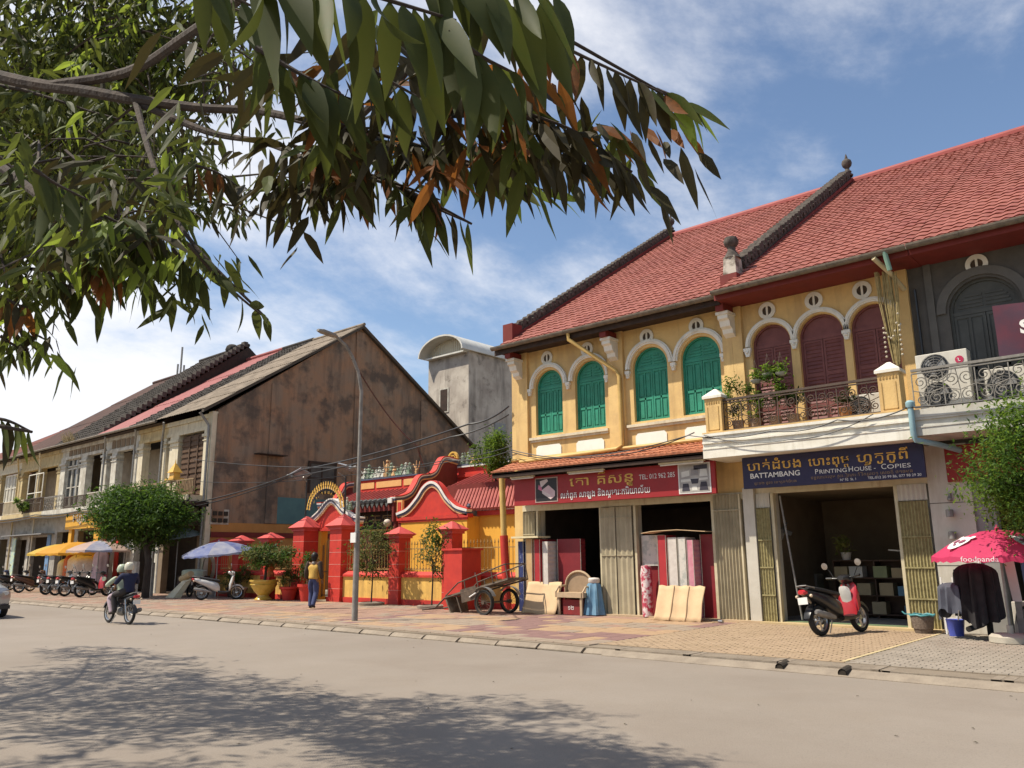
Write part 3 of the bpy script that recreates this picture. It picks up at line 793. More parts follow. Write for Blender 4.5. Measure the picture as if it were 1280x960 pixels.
# roof
mb = MB(); corr_roof(mb, -37.3, -32.75, 16.95, 8.05, RDY, RDZ, .17, .03, 6, seed=4); mb.build('roof_sheets', grey_roof, H, fixn=False)
mb = MB(); corr_roof(mb, -37.3, -32.75, 34.1, 8.0, RDY, RDZ, .17, .03, 5, seed=5); mb.build('rear_roof', grey_roof, H, fixn=False)
mb = MB(); mb.prism([(16.95, 7.92), (16.95, 8.07), (RDY, RDZ + .05), (34.1, 8.02), (34.1, 7.87), (RDY, RDZ - .14)], -32.98, -32.78, 'x'); mb.build('verge_board', pm('verge_dark', (.09, .075, .06), None, 5, .9), H)
mb = MB(); mb.tube([(-37.3, RDY, RDZ + .06), (-32.72, RDY, RDZ + .06)], .09, 8); mb.build('ridge_cap', grey_roof, H, smooth=True)
mb = MB(); mb.box(-37.3, -33.35, 17.6, 33.5, 7.9, 8.0); mb.build('ceiling', darkwood, H)

loggia_back = pm('loggia_back_wall', (.34, .28, .21), (.26, .21, .155), 2, .9)
def loggia(par, x0, x1, wm, colm, bays, zt=7.35, zb=4.35, back=None, backm=None, y=YF, depth=1.3, eave=8.0, capital=True):
    """upper storey: beam, openings between columns, recessed back wall"""
    mb = MB(); mb.box(x0, x1, y, y + .3, zt, eave - .02); mb.box(x0, x1, y - .06, y, zt - .02, zt + .14); mb.box(x0, x1, y - .10, y, eave - .22, eave - .02); mb.build('upper_wall', wm, par)
    for (a, b) in bays:
        MB().box(a, b, y - .05, y + .3, zb, zt).build('column', colm, par)
        if capital:
            mb = MB(); mb.box(a - .07, b + .07, y - .12, y + .3, zt - .32, zt - .2); mb.box(a - .04, b + .04, y - .09, y + .3, zt - .5, zt - .46); mb.build('capital', colm, par)
    mb = MB(); mb.box(x0, x1, y + depth, y + depth + .1, zb, zt + .1); mb.build('back_wall', backm or interior, par)
    MB().box(x0, x1, y - .75, y + depth, zb - .28, zb).build('balcony_slab', colm, par)
    mb = MB(); mb.box(x0, x1, y - .80, y - .70, zb - .22, zb + .02); mb.build('slab_edge', wm, par)
def bar_rail(par, x0, x1, y, z0, z1, mt, step=.14, name='railing', post=.03):
    mb = MB(); mb.box(x0, x1, y - .03, y + .03, z1 - .05, z1); mb.box(x0, x1, y - .02, y + .02, z0 + .05, z0 + .08)
    x = x0
    while x < x1: mb.box(x, x + post, y - post/2, y + post/2, z0, z1 - .05); x += step
    mb.build(name, mt, par)
def x_rail(par, x0, x1, y, z0, z1, mt, u=.6):
    n = max(1, round((x1-x0)/u)); u = (x1-x0)/n
    for (za, zb) in ((z1 - .07, z1), (z0 + .06, z0 + .12)): MB().box(x0, x1, y - .03, y + .03, za, zb).build('rail', mt, par)
    for i in range(n + 1): MB().box(x0 + u*i - .035, x0 + u*i + .035, y - .035, y + .035, z0, z1).build('rail_post', mt, par)
    for i in range(n):
        a, b = x0 + u*i + .05, x0 + u*(i+1) - .05; mb = MB()
        mb.tube([(a, y, z0 + .12), (b, y, z1 - .08)], .018, 4); mb.tube([(b, y, z0 + .12), (a, y, z1 - .08)], .018, 4)
        c = ((a + b)/2, (z0 + z1)/2 + .02); mb.tube([(c[0]-.12, y, c[1]), (c[0], y, c[1]+.12), (c[0]+.12, y, c[1]), (c[0], y, c[1]-.12), (c[0]-.12, y, c[1])], .015, 4)
        mb.build('rail_lattice', mt, par)
def ground_floor(par, x0, x1, wm, ops, y=YF, ztop=4.1, dark=None, lint=None):
    """wall with rectangular openings (xa, xb, zt)"""
    mb = MB(); xs = x0
    for (a, b, zt) in sorted(ops):
        mb.box(xs, a, y, y + .3, .1, ztop)
        mb.box(a, b, y, y + .3, zt, ztop); xs = b
    mb.box(xs, x1, y, y + .3, .1, ztop); mb.build('lower_wall', wm, par)
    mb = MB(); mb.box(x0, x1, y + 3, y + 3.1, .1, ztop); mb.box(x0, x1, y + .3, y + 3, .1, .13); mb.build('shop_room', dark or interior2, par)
slatm = pm('brown_slat_door', (.13, .075, .045), (.085, .05, .03), 8, .8)
woodrail = pm('weathered_rail_wood', (.34, .23, .13), (.24, .16, .09), 8, .8)
loggia(H, -37.3, -33.35, cream, cream, [(-33.75, -33.36), (-36.95, -36.1)], 7.3, 4.35, backm=loggia_back)
MB().box(-35.95, -33.75, YF + .1, YF + .2, 4.35, 7.2).build('slatted_screen', slatm, H)
for i in range(11):
    MB().box(-35.95, -33.75, YF + .06, YF + .1, 4.45 + i * .25, 4.57 + i * .25).build('slat', slatm, H)
mb = MB()
for x in (-35.2, -34.45): mb.box(x - .04, x + .04, YF + .03, YF + .06, 4.4, 7.15)
mb.build('screen_stile', slatm, H)
x_rail(H, -36.9, -34.4, 16.85, 4.35, 5.05, woodrail, .62); bar_rail(H, -34.4, -33.0, 16.85, 4.35, 5.05, woodrail, .13, post=.05)
mb = MB(); mb.box(-37.25, -33.0, 16.8, YF, 3.85, 4.07); mb.build('balcony_joists', darkwood, H)
for x in (-36.9, -35.9, -34.9, -33.9):
    MB().prism([(16.85, 3.84), (17.6, 3.84), (17.6, 3.3)], x - .05, x + .05, 'x').build('balcony_bracket', cream, H)
ground_floor(H, -37.3, -33.35, interior, [(-36.9, -33.8, 3.1)])
MB().box(-33.35, -33.0, 17.5, 17.75, .1, 8.05).build('corner_post', cream, H)
MB().tube([(-33.2, 17.0, 7.95), (-33.2, 17.35, 7.55), (-33.15, 17.42, 7.4), (-33.15, 17.42, .15)], .06, 8).build('downpipe', greym, H, smooth=True)
# white utility sign on the corner
mb = MB(); mb.box(-33.0, -32.95, 17.7, 18.55, 3.1, 3.75); mb.build('meter_board', cwhite, H)
mb = MB()
for i in range(3):
    for j in range(2): mb.box(-32.95, -32.88, 17.78 + i * .26, 17.95 + i * .26, 3.18 + j * .3, 3.36 + j * .3)
mb.build('meters', slotm, H, kind='stuff')

def small_window(par, x0, x1, z0, z1, y, mt, nv=2, nh=3, gl=None):
    fr = MB(); t = .06
    for (a, b, c, d) in ((x0, x1, z0, z0 + t), (x0, x1, z1 - t, z1), (x0, x0 + t, z0 + t, z1 - t), (x1 - t, x1, z0 + t, z1 - t)): fr.box(a, b, y - .05, y + .04, c, d)
    for i in range(1, nv): xx = x0 + (x1-x0)*i/nv; fr.box(xx - .03, xx + .03, y - .04, y + .03, z0 + t, z1 - t)
    for i in range(1, nh): zz = z0 + (z1-z0)*i/nh; fr.box(x0 + t, x1 - t, y - .03, y + .02, zz - .025, zz + .025)
    w = fr.build('window', mt, par)
    MB().box(x0 + t, x1 - t, y + .02, y + .035, z0 + t, z1 - t).build('pane', gl or glassd, w)

def row_house(nm, label, xa, xb, roofm, kind, ridge=(RDY, RDZ), eave=8.0, gy=17.0, wm=None, colm=None):
    T = thing(nm, label, 'building', ((xa + xb) / 2, YF, 0))
    mb = MB()
    if kind == 'tile': tile_roof(mb, xa, xb, gy, eave + .05, ridge[0], ridge[1], .26, .4, .05, .04, .02)
    else: corr_roof(mb, xa, xb, gy, eave + .05, ridge[0], ridge[1], .2, .03, 3, seed=int(-xa))
    mb.build('roof_sheets', roofm, T, fixn=False)
    mb = MB(); mb.face([(xa, ridge[0], ridge[1]), (xb, ridge[0], ridge[1]), (xb, 34, eave), (xa, 34, eave)]); mb.face([(xb, gy + .1, eave - .02), (xb, ridge[0], ridge[1] - .03), (xb, 34, eave)]); mb.face([(xa, gy + .1, eave - .02), (xa, ridge[0], ridge[1] - .03), (xa, 34, eave)])
    mb.face([(xa, gy + .1, eave - .03), (xb, gy + .1, eave - .03), (xb, 34, eave), (xa, 34, eave)])
    mb.build('roof_body', darkwood, T, fixn=False)
    mb = MB(); n = 8; mb.tube([(xa, gy - .06, eave + .03), (xb, gy - .06, eave + .03)], .07, 8); mb.build('gutter', gutm, T, smooth=True)
    mb = MB(); mb.tube([(xa, ridge[0], ridge[1] + .08), (xb, ridge[0], ridge[1] + .08)], .12, 8); mb.build('ridge_cap', roofm, T, smooth=True)
    return T
def pent_pipe(par, x, mt=None):
    MB().tube([(x + .9, 17.0, 7.9), (x + .75, 17.1, 7.7), (x, 17.42, 7.15), (x, 17.42, .2)], .05, 8).build('downpipe', mt or greym, par, smooth=True)
ylt = pm('row_yellow_plaster', (.62, .50, .27), (.50, .38, .2), 3, .85, .15, streak=((.2, .15, .09), 4, .48, .7))
# 1 dark-tiled narrow house
T1 = row_house('dark_tiled_house', 'narrow shophouse with dark tiled roof and open loggia beside the brown gable house', -40.3, -37.3, black_roof, 'tile')
loggia(T1, -40.3, -37.3, ylt, cream, [(-37.6, -37.31), (-40.3, -39.75)], 7.3, 4.35, backm=loggia_back)
x_rail(T1, -40.2, -37.35, 16.85, 4.35, 5.05, woodrail, .62); pent_pipe(T1, -37.5)
ground_floor(T1, -40.3, -37.3, cwhite, [(-39.9, -37.7, 3.1)])
# 2 red metal roof
T2 = row_house('red_roofed_house', 'white shophouse under faded red metal roof behind the round tree', -44.25, -40.3, redmetal, 'corr')
loggia(T2, -44.25, -40.3, cwhite, cwhite, [(-40.62, -40.31), (-43.35, -42.75), (-44.24, -43.95)], 7.15, 4.35, backm=loggia_back)
for (a, b) in ((-43.6, -40.8),): 
    mb = MB()
    for i in range(5): mb.box(a + .56 * i + .06, a + .56 * i + .5, YF - .03, YF - .01, 7.35, 7.75)
    mb.build('transom_lights', interior, T2, kind='stuff')
bar_rail(T2, -44.2, -40.35, 16.85, 4.35, 5.05, cwhite); pent_pipe(T2, -44.0); pent_pipe(T2, -40.45)
ground_floor(T2, -44.25, -40.3, conc, [(-43.6, -42.6, 3.0), (-42.0, -40.8, 3.0)])
MB().box(-43.5, -43.15, YF - .06, YF, .12, 2.9).build('red_post', redp, T2); MB().box(-41.95, -41.55, YF - .06, YF, .12, 2.9).build('red_post', redp, T2)
# 3 black roof, white tall windows
T3 = row_house('black_roofed_house', 'weathered white shophouse with long black roof and tall white windows', -50.3, -44.25, black_roof, 'tile', (RDY, 14.6))
loggia(T3, -50.3, -44.25, cwhite, cwhite, [(-44.6, -44.26), (-47.4, -46.6), (-50.3, -49.6)], 7.3, 4.35, backm=loggia_back)
MB().box(-49.6, -47.4, YF + .16, YF + .24, 4.35, 7.3).build('window_wall', cwhite, T3)
for i in range(3): small_window(T3, -49.55 + i * .72, -48.88 + i * .72, 4.6, 6.75, YF + .12, cwhite, 1, 2)
for i in range(3): small_window(T3, -49.55 + i * .72, -48.92 + i * .72, 6.85, 7.3, YF + .12, cwhite, 1, 1)
mb = MB()
for i in range(8): mb.box(-49.3 + i * .6, -48.85 + i * .6, YF - .03, YF - .01, 7.45, 7.78)
mb.build('transom_lights', interior, T3, kind='stuff')
scroll_rail(T3, -50.2, -47.3, 16.85, 4.35, 5.15, ironp, .7); bar_rail(T3, -47.3, -44.3, 16.85, 4.35, 5.0, iron)
ground_floor(T3, -50.3, -44.25, conc, [(-49.9, -47.4, 3.2), (-46.9, -44.6, 3.2)])
mb = MB(); 
for k in range(30):
    f = k / 30; mb.box(-44.5, -44.1, 17.3 + 8.1 * f, 17.55 + 8.1 * f, 8.25 + 6.5 * f, 8.55 + 6.5 * f)
mb.build('verge_tiles', moss, T3, kind='stuff')
MB().ball((-46.2, RDY, 14.75), .45, 8, 6, 1, 1, .8).build('ridge_knob', black_roof, T3, smooth=True)
r_ = random.Random(5); mb = MB()
for k in range(60):
    a = r_.uniform(-.35, .35); x = -47.6 + r_.gauss(0, .5); mb.tube([(x, 16.95, 8.05), (x + a, 16.8 + r_.uniform(-.2, .2), 8.4 + r_.uniform(0, .3))], [.02, .004], 3)
mb.build('dry_weeds', pm('dry_weed', (.45, .36, .2), None, 5, .9), T3, kind='stuff')
# 4 yellow open bays
T4 = row_house('yellow_bay_house', 'yellowish shophouse with open upper bays and a white rail frame, left of the white windows', -57.0, -50.3, pm('rust_red_roof', (.11, .06, .048), (.07, .045, .04), 1.2, .9, .3), 'corr', (RDY, 14.1))
loggia(T4, -57.0, -50.3, ylt, ylt, [(-50.75, -50.31), (-53.9, -53.4), (-57, -56.4)], 7.1, 4.35, backm=loggia_back)
mb = MB()
for (p, q_) in (((-53.2, 16.9, 6.6), (-50.9, 16.9, 6.6)), ((-53.2, 16.9, 5.5), (-50.9, 16.9, 5.5)), ((-53.2, 16.9, 4.9), (-50.9, 16.9, 4.9)), ((-53.2, 16.9, 4.4), (-53.2, 16.9, 6.6)), ((-50.9, 16.9, 4.4), (-50.9, 16.9, 6.6)), ((-52.0, 16.9, 4.4), (-52, 16.9, 6.6))): mb.tube([p, q_], .03, 5)
mb.build('white_pipe_frame', white, T4)
bar_rail(T4, -56.9, -53.5, 16.85, 4.35, 5.2, cream); bar_rail(T4, -53.4, -50.35, 16.85, 4.35, 5.2, iron); pent_pipe(T4, -53.2, cream); pent_pipe(T4, -56.9, ylt)
ground_floor(T4, -57.0, -50.3, conc, [(-56.4, -54.6, 2.9), (-54.0, -51.2, 3.0)])
bluep = pm('blue_paint', (.16, .28, .46), (.13, .24, .40), 3, .6)
MB().box(-51.2, -50.7, YF - .05, YF, .12, 3.1).build('blue_post', bluep, T4)
MB().box(-54.3, -54.0, YF - .05, YF, .12, 3.1).build('white_post', cwhite, T4)
mb = MB(); mb.box(-56.3, -55.7, YF - .25, YF - .2, .6, 3.0); o = mb.build('shop_banner', pm('lime_banner', (.62, .68, .35), (.3, .45, .5), 5, .5), T4)
MB().box(-57.0, -50.3, YF - .7, YF, 3.1, 3.16).build('awning', greym, T4)
# 5 far left
T5 = row_house('far_red_roofed_house', 'farthest shophouse with white shuttered windows at the left edge', -66.0, -57.0, pm('far_red_roof', (.20, .075, .06), (.14, .06, .05), 1.5, .9, .3), 'corr', (RDY, 12.9))
loggia(T5, -66.0, -57.0, cream, ylt, [(-57.5, -57.01), (-60.9, -60.4), (-64, -63.5)], 7.2, 4.35, backm=loggia_back)
for i in range(2): small_window(T5, -59.9 + i * 1.15, -58.85 + i * 1.15, 4.5, 7.1, YF + .1, white, 2, 3, gl=cwhite)
bar_rail(T5, -66, -57.05, 16.85, 4.35, 5.2, iron); ground_floor(T5, -66.0, -57.0, conc, [(-60.2, -58, 3), (-64, -61, 3)])
mb = MB(); mb.box(-59.2, -58.8, YF - .25, YF - .2, .9, 3.0); mb.build('shop_banner', pm('pale_banner', (.6, .65, .6), (.3, .5, .45), 4, .5), T5)
# beyond: hipped brick-red roof and further houses
X6 = thing('far_hipped_house', 'distant house with brick red hipped roof far down the street', 'building', (-85, 22, 0))
mb = MB(); mb.box(-108, -66.0, 17.8, 34, .1, 7.6); mb.build('wall', cream, X6)
mb = MB(); mb.face([(-108, 17, 7.6), (-66, 17, 7.6), (-73, 24.5, 11.6), (-100, 24.5, 11.6)]); mb.face([(-66, 17, 7.6), (-66, 34, 7.6), (-73, 24.5, 11.6)]); mb.face([(-108, 34, 7.6), (-66, 34, 7.6), (-73, 24.5, 11.6), (-100, 24.5, 11.6)]); mb.build('roof', pm('brick_red_roof', (.17, .07, .055), (.12, .055, .045), 1.5, .9, .3), X6)
for i in range(8): small_window(X6, -70.5 - i * 4.4, -68 - i * 4.4, 4.8, 7.2, 17.76, white, 2, 2)
for i in range(8): small_window(X6, -70.5 - i * 4.4, -67.5 - i * 4.4, .3, 3, 17.76, greym, 2, 1)
# white slab building behind the roofs and a telecom mast
q = thing('distant_mast', 'small grey mast block with antennas rising behind the row of roofs', 'mast', (-92, 45, 0))
mb = MB(); mb.box(-93.5, -91.5, 44, 46, 0, 23.5); mb.build('shaft', conc, q)
mb = MB()
for x, h in ((-93.3, 25), (-92.5, 27), (-91.7, 24.6), (-91.0, 24)): mb.tube([(x, 44.5, 21), (x, 44.5, h)], .12, 5)
mb.build('antennas', greym, q, kind='stuff')
# ---------------------------------------------------------------- tower
TW = thing('concrete_tower', 'square rendered tower with barrel metal roof behind the temple', 'building', (-37.2, 39, 0))
mb = MB(); mb.box(-39.1, -35.3, 36, 43, 0, 14.72); mb.build('wall', towerm, TW)
mb = MB(); mb.box(-37.95, -37.1, 35.95, 36.0, 10.9, 12.55); w = mb.build('window', cwhite, TW); MB().box(-37.85, -37.2, 35.93, 35.95, 11.0, 12.45).build('shutter', darkwood, w)
mb = MB(); mb.box(-35.3, -35.25, 38.4, 39.5, 8.9, 10.3); w = mb.build('window', greym, TW)
barrel = pm('barrel_roof_metal', (.66, .64, .58), (.55, .53, .47), 2, .45)
n = 14; pts = [(-37.2 - 2.12 * cos(pi * k / n), 14.72 + 1.25 * sin(pi * k / n)) for k in range(n + 1)]
pts2 = [(-37.2 - 2.02 * cos(pi * k / n), 14.70 + 1.16 * sin(pi * k / n)) for k in range(n, -1, -1)]
MB().prism(pts + pts2, 35.2, 43.4).build('barrel_roof', barrel, TW, smooth=True)
MB().prism(pts2, 36.15, 36.2).build('roof_end', pm('cream_sheet', (.62, .57, .44), (.54, .49, .38), 2, .6), TW)
mb = MB()
for i in range(20): x = -39.1 + i * .2; mb.box(x, x + .03, 36.12, 36.15, 14.72, 14.72 + 1.12 * sqrt(max(0, 1 - ((x + 37.2) / 2.05) ** 2)))
mb.build('end_ribs', cream, TW, kind='stuff'); MB().box(-39.0, -35.4, 35.6, 36.0, 14.62, 14.72).build('roof_lip', barrel, TW)
# low back-yard wall closing the view between tower and shophouse
q = thing('rear_yard_house', 'low grey rear building under the tower, behind the leafy bush', 'building', (-24, 31, 0))
MB().box(-34.8, -15.5, 33.8, 36, 0, 6.5).build('wall', brownwall, q); MB().box(-35, -15.4, 33.6, 36.2, 6.5, 6.65).build('roof', darkwood, q)
# ---------------------------------------------------------------- temple
stripew = pm('stripe_white', (.78, .74, .68), (.68, .64, .58), 5, .6)
stripeb = pm('stripe_blue_grey', (.10, .11, .16), (.07, .08, .12), 5, .6)
stripep = pm('stripe_peach', (.72, .40, .20), (.62, .33, .16), 5, .6)
treds = pm('temple_red_roof_tile', (.34, .06, .05), (.26, .045, .04), 2, .75, .2, fine=.3)
peach = pm('peach_panel', (.75, .42, .16), (.68, .36, .13), 3, .7)
def catmull(P, n=8):
    P = [Vector(p) for p in P]; Q = [P[0] * 2 - P[1]] + P + [P[-1] * 2 - P[-2]]; out = []
    for i in range(1, len(Q) - 2):
        for k in range(n):
            t = k / n; a, b, c, d = Q[i-1], Q[i], Q[i+1], Q[i+2]
            out.append(.5 * ((2*b) + (-a + c)*t + (2*a - 5*b + 4*c - d)*t*t + (-a + 3*b - 3*c + d)*t**3))
    out.append(P[-1]); return out
def swept_bands(par, pts, a0, a1, ax, bands, nm='coping'):
    """bands following a 2D curve: list of (offset0, offset1, proud, material); pts in the (u,z) plane"""
    P2 = catmull([(p[0], p[1], 0) for p in pts])
    nr = []
    for i in range(len(P2)):
        t = P2[min(i+1, len(P2)-1)] - P2[max(i-1, 0)]; t.normalize(); nr.append(Vector((-t.y, t.x, 0)))
    for (o0, o1, pr, mt) in bands:
        mb = MB(); lo = [P2[i] + nr[i]*o0 for i in range(len(P2))]; hi = [P2[i] + nr[i]*o1 for i in range(len(P2))]
        for i in range(len(P2) - 1):
            poly = [(lo[i].x, lo[i].y), (lo[i+1].x, lo[i+1].y), (hi[i+1].x, hi[i+1].y), (hi[i].x, hi[i].y)]
            mb.prism(poly, a0 - pr, a1 + pr, ax)
        mb.build(nm, mt, par, smooth=False)
    return [(p.x, p.y) for p in P2]
TM = thing('temple_hall', 'red and yellow temple hall with curved striped gables and red tiled roofs', 'temple', (-21, 21, 0))
# side hall with the street-facing curved gable (front at Y 20)
gx0, gx1 = -23.25, -19.62
gc = [(gx0, 3.06), (-22.65, 3.22), (-22.1, 3.62), (-21.75, 3.98), (-21.42, 4.12), (-21.10, 3.98), (-20.72, 3.56), (-20.2, 3.20), (gx1, 3.04)]
mb = MB(); mb.box(gx0 + .12, gx1 - .05, 20, 24, .1, 3.0); mb.build('side_hall_wall', yellowT, TM)
curve = swept_bands(TM, gc, 19.98, 20.06, 'y', [(-.04, .03, .05, stripep), (.03, .10, .07, stripeb), (.10, .19, .10, stripew), (.19, .22, .09, redp)])
MB().prism([(gx0, 3.0)] + [(p[0], p[1]) for p in curve[::2]] + [(gx1, 3.0)], 20.0, 20.2).build('curved_gable', redp, TM)
mb = MB(); mb.box(gx0 - .05, gx1 + .05, 19.93, 20.2, 2.95, 3.08); mb.box(gx0, gx1, 19.96, 20.0, 2.88, 2.95); mb.build('gable_band', redp, TM)
mb = MB(); mb.box(-23.32, -23.02, 19.95, 20.05, 3.1, 3.72); mb.build('corner_plaque', peach, TM); MB().box(-23.26, -23.08, 19.93, 19.95, 3.18, 3.64).build('plaque_mark', redp, TM)
MB().box(gx0 - .02, gx0 + .12, 19.99, 24, 2.6, 3.3).build('hall_side_red', redd, TM)
mb = MB(); mb.lathe([(.06, 0), (.08, .05), (.05, .12), (.001, .16)], (gx1 - .02, 20.05, 3.28), 8); mb.build('gable_knob', stripeb, TM)
# lower wing to the right
WY = 20.62
MB().box(gx1 - .06, -15.9, WY, WY + .2, .1, 3.02).build('wing_wall', yellowT, TM)
MB().box(gx1 - .05, -15.9, WY - .12, WY + .2, 3.02, 3.18).build('wing_band', redp, TM)
mb = MB()  # skewed barrel-tile roof: tile rows run down and to the right
ex0, ex1 = -20.9, -15.85; n = 60
vs = []; fs = []
for i in range(n + 1):
    x = ex0 + (ex1 - ex0) * i / n; h = .10 if i % 2 else 0
    vs += [(x, WY - .28, 3.17 + h), (x - 1.25, WY + 1.4, 4.10 + h)]
for i in range(n): fs.append((2*i, 2*i+2, 2*i+3, 2*i+1))
mb.mesh(vs, fs)
for i in range(1, n + 1, 2):
    x = ex0 + (ex1 - ex0) * i / n
    mb.tube([(x, WY - .3, 3.23), (x - 1.25, WY + 1.4, 4.16)], .055, 7)
mb.build('wing_roof', pm('wing_roof_tile', (.42, .13, .11), (.33, .09, .08), 2, .75, .2, fine=.3), TM, fixn=False)
MB().box(-22.6, -15.85, WY + 1.3, WY + 1.7, 3.7, 4.34).build('upper_wall_band', redd, TM)
# upper roof behind (faces the street), red ridge wall
def barrel_slope(par, xa, xb, y0, z0, y1, z1, mt, nm='roof_slope', pitch=.3, r=.05):
    mb = MB(); mb.face([(xa, y0, z0), (xb, y0, z0), (xb, y1, z1), (xa, y1, z1)])
    x = xa + pitch / 2
    while x < xb: mb.tube([(x, y0, z0 + .02), (x, y1, z1 + .02)], r, 6); x += pitch
    mb.build(nm, mt, par, fixn=False)
barrel_slope(TM, -23.3, -16.3, 22.3, 4.24, 24.4, 5.02, treds)
MB().box(-25.6, -16.3, 24.4, 24.7, 4.7, 5.42).build('ridge_wall', redp, TM)
mb = MB(); mb.box(-25.7, -16.2, 24.34, 24.76, 5.42, 5.50); mb.build('ridge_coping', stripeb, TM)
MB().box(-25.7, -16.2, 24.30, 24.8, 5.36, 5.42).build('ridge_edge', stripew, TM)
MB().box(-25.6, -16.3, 24.32, 24.4, 4.94, 5.06).build('ridge_foot', redp, TM)
# coin shaped ridge ornament
mb = MB(); cx, cz = -24.95, 5.82
archivolt(mb, cx, cz, .24, .31, 24.45, 24.55, 20, 0, 2*pi)
mb.box(cx - .27, cx + .27, 24.46, 24.54, cz - .03, cz + .03); mb.box(cx - .15, cx - .10, 24.46, 24.54, cz - .24, cz + .24); mb.box(cx + .10, cx + .15, 24.46, 24.54, cz - .24, cz + .24); mb.box(cx - .25, cx + .25, 24.46, 24.54, cz + .1, cz + .15); mb.box(cx - .25, cx + .25, 24.46, 24.54, cz - .15, cz - .1)
mb.build('ridge_coin', gold, TM)
figm = [pm('figure_green', (.12, .20, .12), (.3, .33, .25), 14, .6, lo=.45, hi=.55), pm('figure_pale', (.55, .52, .44), (.25, .3, .25), 12, .6, lo=.45, hi=.6), pm('figure_orange', (.66, .30, .12), (.5, .4, .2), 12, .6)]
def figures(par, xa, xb, y, z, seed, n=13, s=1.0):
    """ceramic ridge figures: small robed bodies with heads, mounts and foliage"""
    r = random.Random(seed)
    for i in range(n):
        x = xa + (xb - xa) * (i + .5) / n + r.uniform(-.04, .04); h = s * r.uniform(.22, .60) * (1.25 if abs(i - n/2) < 2 else 1)
        mb = MB()
        mb.lathe([(.11*s, 0), (.13*s, .05), (.07*s, h*.5), (.085*s, h*.62), (.05*s, h*.72), (.001, h*.74)], (x, y, z), 7)
        mb.ball((x + r.uniform(-.02, .02), y, z + h * .84), .055 * s, 7, 5)
        for q in (-1, 1): mb.tube([(x, y, z + h*.6), (x + q * .12*s, y - .03, z + h * r.uniform(.35, .7)), (x + q * .17*s, y - .05, z + h * r.uniform(.5, .95))], [.03*s, .024*s, .012*s], 5)
        for q in range(5):
            a = r.uniform(0, 6.28); mb.ball((x + .13*s*cos(a), y + r.uniform(-.1, 0), z + r.uniform(.03, h*.45)), r.uniform(.03, .06)*s, 5, 4)
        mb.build('ridge_figure', figm[r.choice((0, 0, 1, 1, 2))], par, smooth=True)
figures(TM, -24.5, -23.2, 24.5, 5.5, 8, 4, .95)
# centre hall: ridge with figures, dark tile ends, fire walls
barrel_slope(TM, -29.3, -24.75, 20.9, 3.78, 22.4, 4.42, treds, 'front_roof_slope', .3, .05)
tem = pm('dark_tile_end', (.07, .075, .07), (.13, .13, .12), 8, .7)
x = -29.15
while x < -24.8:
    mb = MB(); mb.tube([(x, 20.80, 3.80), (x, 21.0, 3.88)], .10, 8); mb.prism([(x - .1, 3.74), (x + .1, 3.74), (x, 3.58)], 20.80, 20.84); mb.build('tile_end', tem, TM); x += .3
MB().box(-29.4, -24.75, 20.95, 21.05, 3.45, 3.76).build('eave_board', redd, TM)
MB().box(-28.75, -24.9, 22.4, 22.65, 4.30, 4.95).build('front_ridge_wall', redp, TM)
for (a, b) in ((-28.6, -27.7), (-27.55, -25.9), (-25.75, -25.0)): MB().box(a, b, 22.37, 22.4, 4.58, 4.84).build('ridge_panel', peach, TM)
MB().box(-28.8, -24.85, 22.33, 22.7, 4.95, 5.01).build('front_ridge_coping', stripeb, TM)
figures(TM, -28.6, -25.4, 22.5, 5.0, 3, 13, 1.25)
mb = MB(); mb.tube([(-25.15, 22.5, 4.9), (-25.1, 22.5, 5.2), (-25.3, 22.5, 5.45)], [.06, .05, .02], 6); mb.tube([(-25.15, 22.5, 5.1), (-24.95, 22.5, 5.3), (-24.9, 22.5, 5.55)], [.05, .03, .015], 6); mb.tube([(-25.12, 22.5, 5.15), (-25.1, 22.5, 5.6)], [.04, .015], 6)
mb.build('coral_finial', figm[2], TM, smooth=True)
# fire walls (perpendicular to the street)
def fire_wall(x, pts, base):
    c = swept_bands(TM, pts, x - .06, x + .06, 'x', [(-.06, .0, .03, stripep), (0, .09, .06, stripeb), (.09, .15, .09, stripew), (.15, .19, .10, redp)], 'fire_wall_coping')
    MB().prism([(pts[0][0], base)] + c[::2] + [(pts[-1][0], base)], x - .05, x + .05, 'x').build('fire_wall', redd, TM)  # darker red than the street gable: side-face shade put into the colour
fire_wall(-24.5, [(20.75, 3.80), (21.2, 3.86), (21.65, 4.05), (21.95, 4.42), (22.15, 4.72), (22.5, 4.80)], 3.0)
fire_wall(-24.55, [(22.5, 4.80), (22.8, 4.86), (23.1, 5.05), (23.35, 5.45), (23.6, 5.62), (24.3, 5.55)], 3.0)
fire_wall(-29.4, [(20.75, 3.80), (21.2, 3.86), (21.65, 4.05), (21.95, 4.42), (22.15, 4.72), (22.5, 4.80)], 3.0)
MB().box(-24.75, -24.5, 20.68, 20.74, 3.72, 3.92).build('white_corner_block', stripew, TM)
